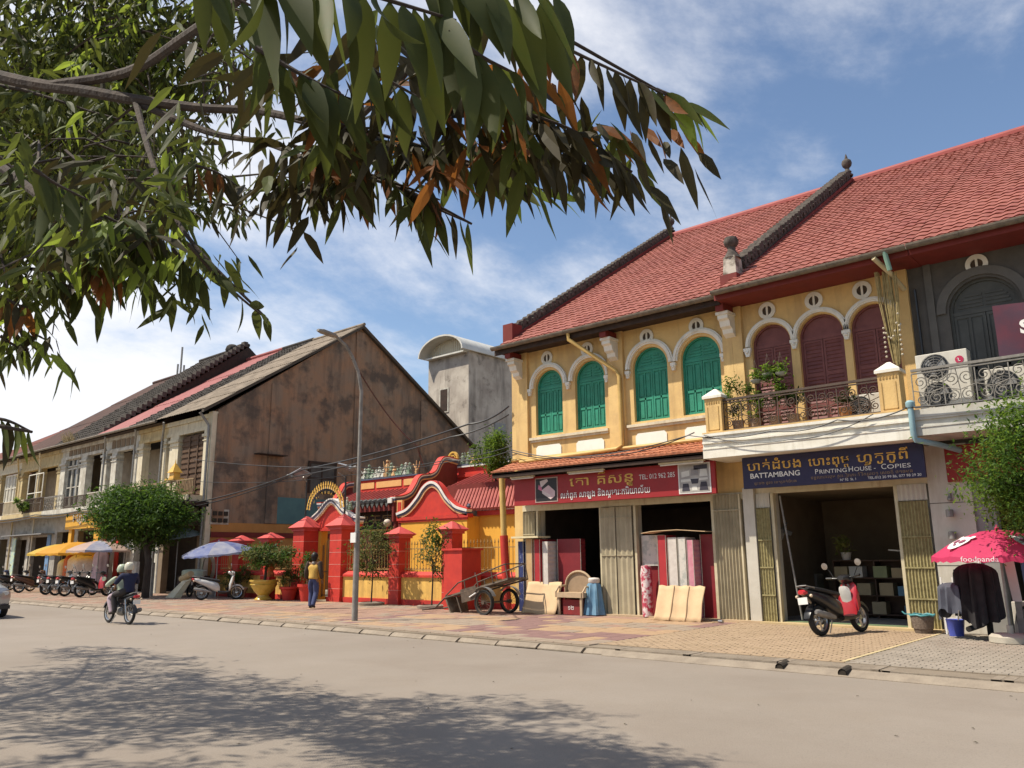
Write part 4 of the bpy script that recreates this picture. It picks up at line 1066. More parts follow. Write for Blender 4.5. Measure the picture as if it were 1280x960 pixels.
# porch below
MB().box(-29.4, -23.3, 23.2, 23.4, .1, 4.0).build('porch_back_wall', pm('porch_dark_red', (.10, .02, .018), (.07, .015, .015), 3, .7), TM)
mb = MB(); mb.box(-27.8, -24.9, 21.4, 21.5, 2.75, 3.5); mb.build('name_board', darkwood, TM)
mb = MB()
for (a, b, c, d) in ((-27.85, -24.85, 3.5, 3.56), (-27.85, -24.85, 2.69, 2.75), (-27.85, -27.79, 2.75, 3.5), (-24.91, -24.85, 2.75, 3.5)): mb.box(a, b, 21.37, 21.42, c, d)
mb.build('board_frame', gold, TM)
mb = MB(); text_mesh(mb, '協天宮', -27.5, 2.9, 21.39, .55, .012, 2.3); mb.build('board_lettering', pm('dull_gold', (.30, .19, .07), None, 4, .6), TM)
for x in (-28.6, -24.9):
    MB().tube([(x, 21.3, .1), (x, 21.3, 3.6)], .14, 10).build('porch_column', redd, TM, smooth=True)
lanternm = pm('pale_lantern', (.70, .62, .52), (.6, .5, .4), 3, .6)
for x, y, z in ((-24.75, 20.7, 2.95), (-27.9, 21, 2.95)):
    l = thing('paper_lantern', 'round pale lantern hung at the %s of the temple porch' % ('right end' if x > -25 else 'left end'), 'lantern', (x, y, z), 'lanterns of the temple porch')
    MB().ball((x, y, z), .15, 12, 8).build('globe', lanternm, l, smooth=True); MB().tube([(x, y, z + .14), (x, y, z + .6)], .012, 4).build('cord', blackm, l)
    MB().tube([(x, y, z - .28), (x, y, z - .13)], .03, 6).build('tassel', redp, l)
MB().box(-29.4, -23.3, 20.2, 23.2, .1, .3).build('porch_step', conc, TM)

# ---------------------------------------------------------------- compound wall, pillars and gate
bandm = pm('mortar_line', (.72, .32, .26), None, 5, .8)
def pillar(nm, label, xa, xb, ya, yb, h, cap=.30, group='red pillars of the temple fence'):
    T = thing(nm, label, 'pillar', ((xa+xb)/2, (ya+yb)/2, .1), group)
    cx, cy, w, d = (xa+xb)/2, (ya+yb)/2, xb-xa, yb-ya
    MB().box(xa, xb, ya, yb, .1, h).build('shaft', redp, T)
    mb = MB(); mb.box(xa - .05, xb + .05, ya - .05, yb + .05, h, h + .07); mb.frustum(cx, cy, h + .07, h + .14, w + .14, d + .14, w + .30, d + .30); mb.frustum(cx, cy, h + .14, h + .14 + cap, w + .30, d + .30, .06, .06)
    mb.build('cap', pm('cap_red', (.60, .09, .08), (.5, .07, .06), 3, .6), T)
    mb = MB(); z = .55
    while z < h - .1: mb.box(xa - .004, xb + .004, ya - .004, yb + .004, z, z + .014); z += .42
    mb.build('joint_line', bandm, T, kind='stuff')
    mb = MB(); mb.box(xa - .04, xb + .04, ya - .04, yb + .04, .1, .28); mb.build('plinth', redp, T)
    return T
pillar('gate_pillar', 'tall red pillar left of the gate with broad pyramid cap', -26.72, -26.02, 17.75, 18.45, 2.62, .42, 'tall pillars of the temple gate')
pillar('gate_pillar', 'tall red pillar right of the gate, just left of the lamp post', -24.40, -23.72, 17.75, 18.45, 2.62, .42, 'tall pillars of the temple gate')
pillar('fence_pillar', 'leftmost red fence pillar beside the brown house', -32.9, -32.4, 17.85, 18.35, 2.18, .2)
pillar('fence_pillar', 'red fence pillar beside the blue umbrella', -31.15, -30.65, 17.8, 18.3, 2.22, .22)
pillar('fence_pillar', 'red fence pillar behind the potted frangipani', -28.95, -28.45, 17.8, 18.3, 2.28, .22)
pillar('fence_pillar', 'red fence pillar between the two young trees', -21.1, -20.6, 17.75, 18.25, 2.24, .24)
pillar('fence_pillar', 'red fence pillar rising behind the red meter box', -18.35, -17.9, 17.55, 18.0, 2.32, .24)
EB = thing('red_meter_box', 'big bright red boxy cabinet pier in front of the handcart', 'cabinet', (-17.1, 17.2, .1))
MB().box(-17.5, -16.75, 16.82, 17.62, .1, 1.80).build('cabinet_body', redp, EB)
MB().box(-17.55, -16.70, 16.77, 17.67, 1.80, 1.86).build('top_slab', redp, EB)
mb = MB(); mb.tube([(-16.73, 17.3, 1.05), (-16.68, 17.3, 1.05), (-16.68, 17.3, 1.16), (-16.73, 17.3, 1.16)], .012, 5); mb.build('door_handle', chrome, EB)
def fence(label, xa, xb, y=18.0, gate=False):
    T = thing('iron_fence', label, 'fence', ((xa+xb)/2, y, .1), 'fence stretches of the temple')
    if not gate:
        MB().box(xa, xb, y - .12, y + .12, .1, .98).build('low_wall', pm('low_wall_yellow', (.78, .48, .12), (.68, .40, .10), 2, .8, .1, streak=((.40, .24, .07), 5, .46, .85), stain=((.5, .3, .08), 2.5, .5, .6)), T)
        mb = MB(); mb.box(xa, xb, y - .18, y + .18, .98, 1.05); mb.prism([(y - .18, 1.05), (y + .18, 1.05), (y + .05, 1.16), (y - .05, 1.16)], xa, xb, 'x'); mb.build('coping', redp, T)
        MB().box(xa, xb, y - .16, y + .16, .1, .28).build('footing', redp, T)
    z0, z1 = 1.22, 2.05
    mb = MB(); mb.box(xa, xb, y - .015, y + .015, z0, z0 + .03); mb.box(xa, xb, y - .015, y + .015, z1 - .18, z1 - .15); mb.build('rail', pm('fence_gold_iron', (.42, .27, .10), (.30, .18, .07), 8, .5), T)
    n = max(2, int((xb - xa) / .14))
    bars = []
    for i in range(n):
        x = xa + (xb - xa) * (i + .5) / n
        if not bars:
            mb = MB(); mb.tube([(0, 0, z0 - .08), (0, 0, z1 - .02)], .011, 5); mb.lathe([(.001, z1 - .06), (.026, z1 - .01), (.016, z1 + .04), (.001, z1 + .1)], (0, 0, 0), 5); mb.ball((0, 0, z0 + .05), .028, 5, 4)
            o = mb.build('fence_bar', MATS['fence_gold_iron']); bars.append(o.data); bpy.data.objects.remove(o)
        b = bpy.data.objects.new('fence_bar', bars[0]); COL.objects.link(b); b.parent = T; b.location = (x - T.location.x, 0, -.1)
    return T
fence('iron fence on yellow wall between the brown house and first pillars', -32.4, -31.15)
fence('iron fence behind the blue umbrella', -30.65, -28.95)
fence('iron fence behind the big potted tree, left of the gate', -28.45, -26.72)
fence('iron fence between the gate and the bushy young tree', -23.72, -21.1)
fence('iron fence behind the slender young tree', -20.6, -18.35)
fence('iron fence behind the handcart, next to the shophouse', -17.9, -15.6)
GT = thing('temple_gate', 'red curved temple gateway with striped coping and gilt arch', 'gate', (-25.2, 18.4, .1))
gcv = [(-26.95, 2.85), (-26.4, 2.95), (-25.85, 3.22), (-25.45, 3.52), (-25.2, 3.62), (-24.95, 3.52), (-24.55, 3.22), (-24.0, 2.95), (-23.5, 2.86)]
c = swept_bands(GT, gcv, 18.35, 18.5, 'y', [(-.05, .02, .03, stripep), (.02, .08, .05, stripew), (.08, .15, .07, stripeb), (.15, .2, .09, stripew)])
MB().prism([(-26.9, 2.72)] + c[::2] + [(-23.55, 2.72)], 18.38, 18.5).build('gable', redp, GT)
MB().box(-26.02, -24.40, 18.34, 18.74, 2.62, 2.74).build('lintel', redp, GT)
for s, (xa, xb) in ((0, (-26.02, -25.86)), (1, (-24.56, -24.40))): MB().box(xa, xb, 18.4, 18.7, .1, 2.62).build('door_jamb', yellowT, GT)
gateiron = pm('gate_iron', (.28, .17, .07), (.2, .12, .05), 8, .5)
for (xa, xb, hi) in ((-25.86, -25.25, 1), (-25.17, -24.56, 0)):
    g_ = MB(); g_.box(xa, xb, 18.5, 18.54, .25, .29); g_.box(xa, xb, 18.5, 18.54, 1.1, 1.14); g_.box(xa, xa + .04, 18.5, 18.54, .2, 2.1); g_.box(xb - .04, xb, 18.5, 18.54, .2, 2.3)
    lf = g_.build('gate_leaf', gateiron, GT)
    for i in range(4):
        x = xa + .1 + i * (xb - xa - .16) / 3.5; zt = 2.1 + .12 * (i if hi else 3 - i)
        MB().tube([(x, 18.52, .25), (x, 18.52, zt), (x, 18.52, zt + .1)], [.012, .012, .003], 5).build('gate_bar', gateiron, lf)
MB().box(-26.0, -24.4, 22.9, 23.1, .1, 2.6).build('inner_screen_wall', yellowT, GT)
# gilt arch with lotus petals and characters
mb = MB(); C0 = (-25.12, 3.38); Rr = .98
for k in range(23):
    a = radians(6) + radians(168) * k / 22
    for (dr, sz) in ((0, .10), (.15, .085)):
        x, z = C0[0] + (Rr + dr) * cos(a), C0[1] + (Rr + dr) * .86 * sin(a)
        mb.frustum(x, 18.0, z - sz * .6, z + sz, .075, .03, .02, .02)
ga = mb.build('gilt_arch', gold, GT, kind='stuff')
mb = MB(); pts = [(C0[0] + .93 * cos(radians(2 + 176 * k / 20)), 18.02, C0[1] + .80 * sin(radians(2 + 176 * k / 20))) for k in range(21)]; mb.tube(pts, .03, 6); mb.build('arch_ring', stripeb, GT, smooth=True)
mb = MB()
for k, (ch) in enumerate('ចូលឆ្នាំថ្មី'):
    pass
for k in range(9):
    a = radians(150 - k * 15); x, z = C0[0] + .76 * cos(a), C0[1] + .66 * sin(a) - .06
    text_mesh(mb, 'វត្តជយមង្គល'[k], x - .05, z, 18.0, .15, .01)
mb.build('arch_lettering', gold, GT)
figures(GT, -26.1, -25.6, 18.5, 3.35, 31, 2, .75); figures(GT, -24.8, -24.1, 18.5, 3.35, 32, 3, .75)
# solar lamps on black posts
def solar(x, y, label, flip=1):
    T = thing('solar_lamp', label, 'lamp', (x, y, 2.9), 'solar lamps over the temple gate')
    MB().tube([(x, y, 2.7), (x, y, 4.55)], .035, 8).build('pole', blackm, T)
    MB().tube([(x, y, 4.5), (x + .12 * flip, y - .25, 4.68)], .025, 6).build('bracket', greym, T)
    M = R3(radians(-25), radians(-14 * flip), 0, (x - .32 * flip, y - .1, 4.82)); MB().box(-.42, .42, -.26, .26, -.02, .02, M).build('panel', pm('solar_panel', (.16, .17, .19), (.25, .26, .28), 6, .25, spec=.7), T)
    M = R3(radians(-15), radians(8 * flip), 0, (x - .75 * flip, y - .2, 4.78)); MB().box(-.2, .2, -.10, .10, -.03, .03, M).build('lamp_head', greym, T)
solar(-26.5, 18.1, 'solar lamp on black post at the left side of the gilt arch', 1)
solar(-24.05, 18.1, 'solar lamp on black post at the right side of the gilt arch', -1)
# round lantern cluster on the far right pier of the wing
lp = thing('red_lantern', 'red hanging lantern on the yellow wing wall by the shophouse corner', 'lantern', (-16.45, 19.9, 2.15))
MB().ball((-16.45, 19.9, 2.15), .17, 10, 7).build('globe', redp, lp, smooth=True); MB().tube([(-16.45, 19.9, 1.7), (-16.45, 19.9, 1.98)], .05, 6).build('tassel', redd, lp); MB().tube([(-16.45, 19.9, 2.3), (-16.45, 19.9, 2.5), (-16.45, 20.6, 2.6)], .012, 4).build('hook', blackm, lp)
PP = thing('painted_post', 'round post painted yellow above and red below at the shophouse corner', 'post', (-15.75, 17.55, .1))
MB().tube([(-15.72, 17.5, 2.2), (-15.78, 17.5, 3.85)], .09, 10).build('upper_shaft', ypipe, PP, smooth=True); MB().tube([(-15.60, 17.5, .1), (-15.72, 17.5, 2.2)], .12, 10).build('lower_shaft', redp, PP, smooth=True)
# ---------------------------------------------------------------- shop signs
SY = 16.92
S1 = thing('shop_sign', 'long red shop sign with gold Khmer lettering and two pictures under the tiled awning', 'sign', (-11.7, SY, 2.98))
MB().box(-14.80, -8.66, SY, SY + .08, 2.98, 3.74).build('board', signred, S1)
mb = MB()
def khmer(mb, s, x, z, y, h, width=None, depth=.012, bold=0, M=None):
    """Khmer line; '_' before a letter puts it below the previous one"""
    main = ''; subs = []
    for i, ch in enumerate(s):
        if ch == '_': continue
        if i and s[i-1] == '_': subs.append((len(main), ch)); continue
        main += ch
    w = text_mesh(mb, main, x, z, y, h, depth, width, M, 0, bold)
    for (p, ch) in subs:
        f = sum(0 if c in 'ុូិីឹឺំ់៉័' else 1 for c in main[:p]) / max(1, sum(0 if c in 'ុូិីឹឺំ់៉័' else 1 for c in main))
        text_mesh(mb, ch, x + w * f - h * .42, z - h * .30, y, h * .42, depth, h * .34, M, 0, bold)
    return w
khmer(mb, 'េតា', -12.85, 3.40, SY, .33, .62, bold=.009); khmer(mb, 'គឹសន_ធូ', -11.95, 3.40, SY, .34, 1.08, bold=.009)
mb.build('gold_lettering', gold, S1, kind='stuff')
mb = MB(); khmer(mb, 'លក់ពូក សាឡុង និងសម_ភារៈការិយាល័យ', -13.15, 3.10, SY, .22, 2.75, bold=.006); text_mesh(mb, 'TEL: 012 962 285', -10.70, 3.43, SY, .17, .01, 1.0); mb.build('white_lettering', paper, S1, kind='stuff')
def picture(par, xa, xb, za, zb, y, kind):
    f = MB(); f.box(xa - .03, xb + .03, y - .012, y, za - .03, zb + .03); fr = f.build('picture_frame', paper if kind == 'sofa' else pm('pic_frame', (.5, .35, .3), None, 3, .5), par)
    MB().box(xa, xb, y - .018, y - .012, za, zb).build('picture_ground', pm('pic_black', (.02, .018, .02), None, 3, .4) if kind == 'bed' else pm('pic_grey', (.45, .42, .38), (.3, .28, .26), 3, .5), fr)
    w, h = xb - xa, zb - za
    def P(pts, m, nm, k=1):
        MB().prism([(xa + w*u, za + h*v) for u, v in pts], y - .018 - .003*k, y - .018).build(nm, m, fr)
    pk = pm('pic_mattress', (.62, .45, .45), (.55, .38, .4), 4, .5); pk2 = pm('pic_pink', (.55, .16, .25), None, 3, .5); pk3 = pm('pic_mattress_side', (.70, .58, .55), None, 3, .5)
    if kind == 'bed':
        P([(.12, .55), (.3, .45), (.3, .6), (.15, .75)], pk2, 'printed_pillow', 3); P([(.25, .6), (.6, .88), (.55, .98), (.2, .9)], pk3, 'printed_headboard', 1)
        P([(.3, .5), (.62, .7), (.92, .42), (.72, .25)], pk, 'printed_mattress', 2); P([(.3, .5), (.72, .25), (.72, .06), (.32, .34)], pk3, 'printed_side', 2); P([(.72, .25), (.92, .42), (.92, .2), (.72, .06)], pk, 'printed_end', 2)
    else:
        dk = pm('pic_dark', (.05, .045, .06), None, 3, .5); wt = pm('pic_white', (.7, .68, .62), None, 3, .5)
        P([(.08, .55), (.35, .6), (.35, .8), (.08, .75)], wt, 'printed_sofa', 1); P([(.4, .6), (.65, .6), (.65, .85), (.4, .85)], pm('pic_mid', (.3, .28, .27), None, 3, .5), 'printed_sofa', 1); P([(.68, .55), (.95, .55), (.92, .8), (.72, .82)], wt, 'printed_sofa', 1)
        P([(.05, .38), (.95, .42), (.95, .5), (.05, .48)], wt, 'printed_shelf', 1); P([(.42, .3), (.62, .3), (.66, .48), (.38, .48)], dk, 'printed_chair', 2); P([(.08, .05), (.34, .05), (.30, .32), (.12, .32)], dk, 'printed_chair', 2); P([(.66, .05), (.95, .05), (.9, .35), (.72, .35)], dk, 'printed_chair', 2); P([(.4, .05), (.6, .05), (.57, .22), (.43, .22)], wt, 'printed_stool', 1)
        P([(.5, .8), (.95, .82), (.95, .98), (.5, .96)], dk, 'printed_cabinet', 1)
picture(S1, -14.0, -13.28, 3.06, 3.66, SY, 'bed'); picture(S1, -9.58, -8.80, 3.04, 3.68, SY, 'sofa')
def strip_light(x0, x1, y, z, label, tilt=0):
    T = thing('strip_light', label, 'lamp', ((x0+x1)/2, y, z), 'strip lights over the red sign')
    MB().box(x0, x1, y - .04, y + .04, z, z + .04).build('batten', postm, T); MB().tube([(x0 + .03, y, z - .02), (x1 - .03, y, z - .02)], .018, 8).build('tube', pm('unlit_tube', (.7, .68, .62), None, 4, .3), T)
    for x in (x0 + .1, x1 - .1): MB().tube([(x, y, z + .04), (x, y + .05, z + .12)], .008, 4).build('hanger', greym, T)
strip_light(-14.75, -13.9, 16.72, 3.72, 'unlit strip light over the left end of the red sign'); strip_light(-12.75, -11.6, 16.72, 3.72, 'unlit strip light over the middle of the red sign'); strip_light(-10.0, -8.8, 16.72, 3.72, 'unlit strip light over the right end of the red sign')
S2 = thing('shop_sign', 'dark blue printing house sign with gold Khmer and white English lettering under the balcony', 'sign', (-6.1, SY, 3.03))
MB().box(-7.98, -4.22, SY, SY + .07, 3.03, 3.72).build('board', signblue, S2)
mb = MB()
khmer(mb, 'បាត់ដំបង', -7.86, 3.42, SY, .27, 1.22, bold=.006); khmer(mb, 'េបាះពុម_ព', -6.48, 3.42, SY, .25, .84, bold=.009); khmer(mb, 'ហ_វូតូកូពី', -5.48, 3.42, SY, .25, .98, bold=.009)
mb.build('gold_lettering', gold, S2, kind='stuff')
mb = MB(); text_mesh(mb, 'BATTAMBANG', -7.80, 3.25, SY, .155, .01, 1.12, bold=.015)
text_mesh(mb, 'P', -6.35, 3.245, SY, .15, .01); text_mesh(mb, 'RINTING', -6.26, 3.245, SY, .12, .01, .56); text_mesh(mb, 'H', -5.66, 3.245, SY, .15, .01); text_mesh(mb, 'OUSE - ', -5.55, 3.245, SY, .12, .01, .42); text_mesh(mb, 'C', -5.02, 3.245, SY, .15, .01); text_mesh(mb, 'OPIES', -4.91, 3.245, SY, .12, .01, .44)
mb.build('white_lettering', paper, S2, kind='stuff')
mb = MB(); khmer(mb, 'ទទួលេបាះពុម_ព សៀវេភៅ វិក_កយបត_រ េសចក_តី ថតចម_លង', -6.45, 3.145, SY, .085, 2.0, .008); khmer(mb, 'ផ_ទះ១២ ផ_លូវ១ េខត_តបាត់ដំបង', -7.72, 3.11, SY, .075, .95, .008); mb.build('small_khmer_lettering', pm('faded_brown_letters', (.30, .19, .10), None, 5, .6), S2)
mb = MB(); text_mesh(mb, 'Nº 92  St. 1', -5.85, 3.065, SY, .07, .008); text_mesh(mb, 'TEL:012 20 99 86, 077 98 29 20', -5.3, 3.065, SY, .072, .008, 1.0); mb.build('address_lettering', paper, S2)
# dark maroon banner on the grey balcony
mb = MB(); vs = []; fs = []; nu, nv = 26, 8
for j in range(nv + 1):
    for i in range(nu + 1):
        u, v = i / nu, j / nv
        vs.append((-2.72 + 3.4 * u, 16.85 + .05 * sin(u * 15 + v * 3) * (1 - v * .5), 5.16 + .98 * v - .10 * sin(pi * u) * v))
for j in range(nv):
    for i in range(nu): a = j * (nu + 1) + i; fs.append((a, a + 1, a + nu + 2, a + nu + 1))
mb.mesh(vs, fs)
bn = mb.build('cloth_banner', pm('maroon_banner', (.11, .028, .045), (.07, .03, .05), 3, .7), smooth=True, fixn=False)
tag(bn, 'dark maroon banner with white letters tied above the grey balcony rail', 'banner')
mb = MB(); text_mesh(mb, 'S', -2.32, 5.52, 16.80, .34, .012, bold=.04); text_mesh(mb, 'C', -2.25, 5.26, 16.80, .3, .012, bold=.04); mb.build('banner_lettering', paper, bn)

# ---------------------------------------------------------------- goods before the mattress shop
def soft_box(mb, x0, x1, y0, y1, z0, z1, puff=.02, nz=8, M=None):
    """mattress standing on its side: stacked quilted bands"""
    hz = (z1 - z0) / nz
    for i in range(nz):
        za = z0 + hz * i
        prof = [(x0 - puff, za + hz*.5), (x0, za), (x1, za), (x1 + puff, za + hz*.5), (x1, za + hz), (x0, za + hz)]
        mb.prism(prof, y0, y1, 'y', M)
def standing_mattress(x0, x1, z1, mt, label, y0=17.25, y1=17.95, lean=0.0, grp='mattresses standing at the left shop opening', zb=.14):
    T = thing('mattress', label, 'mattress', ((x0+x1)/2, (y0+y1)/2, zb), grp)
    M = Matrix.Translation((x0, 0, zb)) @ Matrix.Shear('XY', 4, (lean, 0)) @ Matrix.Translation((-x0, 0, -zb))
    M = Matrix(((1, 0, lean, -lean * zb), (0, 1, 0, 0), (0, 0, 1, 0), (0, 0, 0, 1)))
    mb = MB(); soft_box(mb, x0, x1, y0, y1, zb, z1, .012, 16, M); mb.build('cover', mt, T)
    mb = MB()
    for x in (x0, x1): mb.tube([M @ Vector((x, y0 - .005, zb)), M @ Vector((x, y0 - .005, z1))], .009, 4)
    mb.build('piping', pm('piping_pale', (.6, .55, .45), None, 3, .6), T)
mblue = pm('mattress_navy', (.035, .045, .14), (.30, .32, .40), 11, .6, lo=.58, hi=.68); mtan = pm('mattress_tan', (.60, .40, .20), (.52, .33, .16), 3, .7); mred = pm('mattress_red', (.45, .035, .04), (.36, .03, .035), 3, .6)
mwhite = pm('mattress_white', (.66, .60, .54), (.55, .49, .44), 9, .7); mmaroon = pm('mattress_maroon', (.24, .025, .03), (.19, .02, .025), 2, .5); mpink = pm('mattress_pink', (.62, .30, .34), (.55, .2, .26), 9, .6); mfloral = pm('mattress_floral', (.60, .56, .50), (.42, .42, .38), 7, .7, lo=.5, hi=.6)
standing_mattress(-14.94, -14.76, 2.02, mblue, 'navy patterned mattress standing leftmost in the mattress row', lean=-.01)
standing_mattress(-14.68, -14.46, 2.08, mtan, 'tan mattress standing between the navy one and the red one')
standing_mattress(-14.38, -14.18, 2.06, mred, 'bright red quilted mattress standing third from the left')
standing_mattress(-14.08, -13.90, 2.00, mwhite, 'narrow white quilted mattress standing beside the wide maroon one')
standing_mattress(-13.80, -13.02, 2.06, mmaroon, 'wide dark maroon mattress standing behind the tan chair', 17.55, 17.75)
q = thing('cardboard_sheet', 'cream foam board lying flat on top of the standing mattresses', 'board', (-14.5, 17.4, 2.1)); MB().box(-15.05, -14.08, 17.05, 17.6, 2.10, 2.15).build('sheet', pm('foam_cream', (.72, .62, .38), None, 3, .8), q)
def leaning_card(label, x0, x1, z1, y, splits, seed, bend=.06):
    T = thing('cardboard_sheet', label, 'cardboard', ((x0+x1)/2, y, .1), 'flattened cartons leaning before the shop')
    r = random.Random(seed); nu, nv = 14, 8
    for s in range(splits):
        mb = MB(); vs = []; fs = []
        xa = x0 + (x1-x0)*s/splits; xb = x0 + (x1-x0)*(s+1)/splits + .03
        for j in range(nv + 1):
            for i in range(nu + 1):
                u, v = i/nu, j/nv
                vs.append((xa + (xb-xa)*u + .015*sin(v*4+s), y + .34 * v + bend * sin(pi*u) * (1-v*.3) + .02 * s + .012*sin(v*9), .125 + (z1 - .125) * v + .012*sin(u*9+s)))
        for j in range(nv):
            for i in range(nu): a = j*(nu+1)+i; fs.append((a, a+1, a+nu+2, a+nu+1))
        mb.mesh(vs, fs); o = mb.build('carton_panel', card, T, smooth=True, fixn=False)
        md = o.modifiers.new('thick', 'SOLIDIFY'); md.thickness = .012
leaning_card('warped flattened carton leaning on the mattresses left of the tan chair', -14.55, -13.42, .93, 16.85, 1, 3, .10)
leaning_card('three panel flattened carton leaning before the pink mattress', -10.38, -9.22, .90, 16.75, 3, 5, .03)
standing_mattress(-11.20, -10.55, 2.10, mfloral, 'pale floral mattress standing at the left of the middle opening', 17.7, 17.9, 0, 'mattresses standing in the middle shop opening', 1.35)
standing_mattress(-11.15, -10.50, 1.34, mmaroon, 'dark maroon base standing under the pale floral mattress', 17.75, 17.95, 0, 'mattresses standing in the middle shop opening')
standing_mattress(-10.50, -10.27, 2.08, mred, 'bright red mattress standing left of the two white ones', 17.3, 17.8, 0, 'mattresses standing in the middle shop opening')
standing_mattress(-10.22, -9.98, 2.02, mwhite, 'white dotted mattress standing next to the bright red one', 17.3, 17.8, 0, 'mattresses standing in the middle shop opening')
standing_mattress(-9.94, -9.74, 2.02, mfloral, 'grey white mattress standing next to the pink one', 17.3, 17.8, 0, 'mattresses standing in the middle shop opening')
standing_mattress(-9.70, -9.54, 1.95, mpink, 'narrow pink mattress standing right of the white ones', 17.3, 17.8, 0, 'mattresses standing in the middle shop opening')
standing_mattress(-9.50, -9.16, 2.08, mmaroon, 'maroon mattress standing rightmost behind the carton', 17.6, 18.0, 0, 'mattresses standing in the middle shop opening')
q = thing('cardboard_sheet', 'bent carton lying on top of the mattresses in the middle opening', 'cardboard', (-9.8, 17.5, 2.12))
mb = MB(); mb.prism([(-10.9, 2.13), (-10.6, 2.17), (-9.9, 2.19), (-9.15, 2.13), (-9.15, 2.145), (-9.9, 2.205), (-10.6, 2.185), (-10.9, 2.145)], 17.2, 17.75); mb.build('sheet', card, q)
q = thing('rolled_mat', 'upright clear wrapped roll of red and white cloth in the middle opening', 'roll', (-10.95, 17.5, .13))
MB().lathe([(.001, 0), (.13, .01), (.14, .3), (.13, .6), (.15, 1.0), (.12, 1.22), (.001, 1.24)], (-10.95, 17.45, .13), 12).build('roll', pm('roll_red_white', (.45, .05, .09), (.72, .62, .6), 9, .3, lo=.45, hi=.55), q, smooth=True)
# tan chair / bed head with open arch back
q = thing('rattan_chair', 'tan arched back chair standing before the wide maroon mattress', 'chair', (-12.95, 17.2, .12))
tanw = pm('tan_fabric', (.36, .25, .16), (.30, .21, .13), 6, .8); tanf = pm('tan_frame', (.52, .38, .24), None, 6, .6)
arc = [(-13.0 - .42 * cos(pi * k / 14), .85 + .34 * sin(pi * k / 14)) for k in range(15)]
MB().prism([(-13.42, .5)] + arc + [(-12.58, .5)], 17.42, 17.5).build('backrest', tanw, q)
MB().tube([(-13.44, 17.4, .12), (-13.44, 17.4, .85)] + [(a * 1.0, 17.4, b + .02) for a, b in arc] + [(-12.56, 17.4, .85), (-12.56, 17.4, .12)], .03, 7).build('back_frame', tanf, q, smooth=True)
MB().box(-13.4, -12.6, 16.95, 17.45, .56, .68).build('seat', tanf, q)
for x in (-13.36, -12.64): MB().box(x - .03, x + .03, 16.98, 17.04, .12, .56).build('leg', tanf, q)
mb = MB()
for x in (-13.44, -12.56): mb.tube([(x, 17.4, .85), (x, 17.1, .82), (x, 16.98, .7), (x, 16.98, .56)], .028, 6)
mb.build('armrest', tanf, q, smooth=True)
q = thing('red_carton', 'dark red printed carton stored under the tan chair', 'box', (-12.95, 17.3, .13)); MB().box(-13.28, -12.72, 17.06, 17.38, .13, .5).build('box', pm('carton_red', (.28, .03, .03), (.2, .03, .03), 4, .6), q); mb = MB(); text_mesh(mb, '១២', -13.1, .25, 17.055, .15, .004); mb.build('box_lettering', paper, q)
# blue cloth over a stool
q = thing('cloth_covered_table', 'small table draped with a blue cloth beside the first folding shutter', 'table', (-12.42, 17.35, .12))
mb = MB(); n = 28; vs = []; fs = []
for j, (r, z) in enumerate(((.001, .92), (.14, .92), (.17, .88), (.19, .7), (.22, .5), (.25, .3), (.28, .14))):
    for k in range(n):
        a = 2*pi*k/n; w = 1 + (.18 * sin(a * 7 + j * .2) * min(1, j / 3))
        vs.append((-12.45 + r * w * cos(a), 17.32 + r * w * sin(a) * .9, z))
for j in range(6):
    for k in range(n): k2 = (k+1) % n; fs.append((j*n+k, j*n+k2, (j+1)*n+k2, (j+1)*n+k))
mb.mesh(vs, fs); mb.build('cloth', pm('blue_cloth', (.10, .22, .34), (.16, .28, .38), 5, .8), q, smooth=True)
MB().lathe([(.13, 0), (.15, .03), (.15, .1), (.12, .13), (.001, .14)], (-12.45, 17.32, .92), 14).build('box_top', mwhite, q, smooth=True)
# small drain covers and litter before the doors
q = thing('crushed_can', 'crushed metal can lying on the step before the fourth shutter', 'litter', (-8.75, 16.95, .12)); mb = MB(); mb.tube([(-8.82, 16.98, .155), (-8.70, 16.94, .155)], .035, 8); mb.build('can', chrome, q); MB().box(-8.98, -8.84, 16.94, 17.0, .125, .135).build('torn_label', card, q)

# ---------------------------------------------------------------- inside the printing shop
shelfm = pm('shelf_wood', (.10, .055, .035), (.07, .04, .025), 4, .6)
q = thing('office_shelf', 'dark wooden shelving with boxes and files inside the printing shop', 'shelf', (-5.9, 20.2, .13))
for z in (.2, .62, 1.02, 1.42): MB().box(-7.3, -4.5, 20.0, 20.45, z, z + .03).build('shelf_board', shelfm, q)
for x in (-7.3, -6.35, -5.45, -4.53): MB().box(x, x + .03, 20.0, 20.45, .13, 1.42).build('upright', shelfm, q)
MB().box(-7.3, -4.5, 20.45, 20.48, .13, 1.42).build('back_panel', shelfm, q)
r = random.Random(11); gi = 0
bxm = [pm('box_white', (.62, .6, .55), None, 3, .7), pm('box_buff', (.45, .36, .22), None, 3, .8), pm('box_blue', (.12, .25, .36), None, 3, .6), pm('box_green', (.3, .34, .18), None, 3, .6)]
spots = [(-5.38, 1.05, 0), (-4.98, 1.05, 0), (-4.75, 1.62, 0), (-7.1, 1.05, 1), (-6.75, 1.05, 0), (-6.2, 1.05, 3), (-5.8, 1.05, 1), (-7.0, .65, 3), (-6.6, .65, 1), (-6.1, .65, 1), (-5.7, .65, 2), (-5.3, .65, 2), (-5.0, .65, 0), (-7.0, .23, 2), (-6.3, .23, 1), (-5.6, .23, 2), (-5.2, .23, 1), (-4.85, .23, 3)]
names = ['white', 'buff', 'blue', 'green']; rows = {1.62: 'standing on the printer', 1.05: 'on the top shelf', .65: 'on the middle shelf', .23: 'on the bottom shelf'}
ordw = ['leftmost', 'second', 'third', 'fourth', 'fifth', 'sixth', 'seventh']
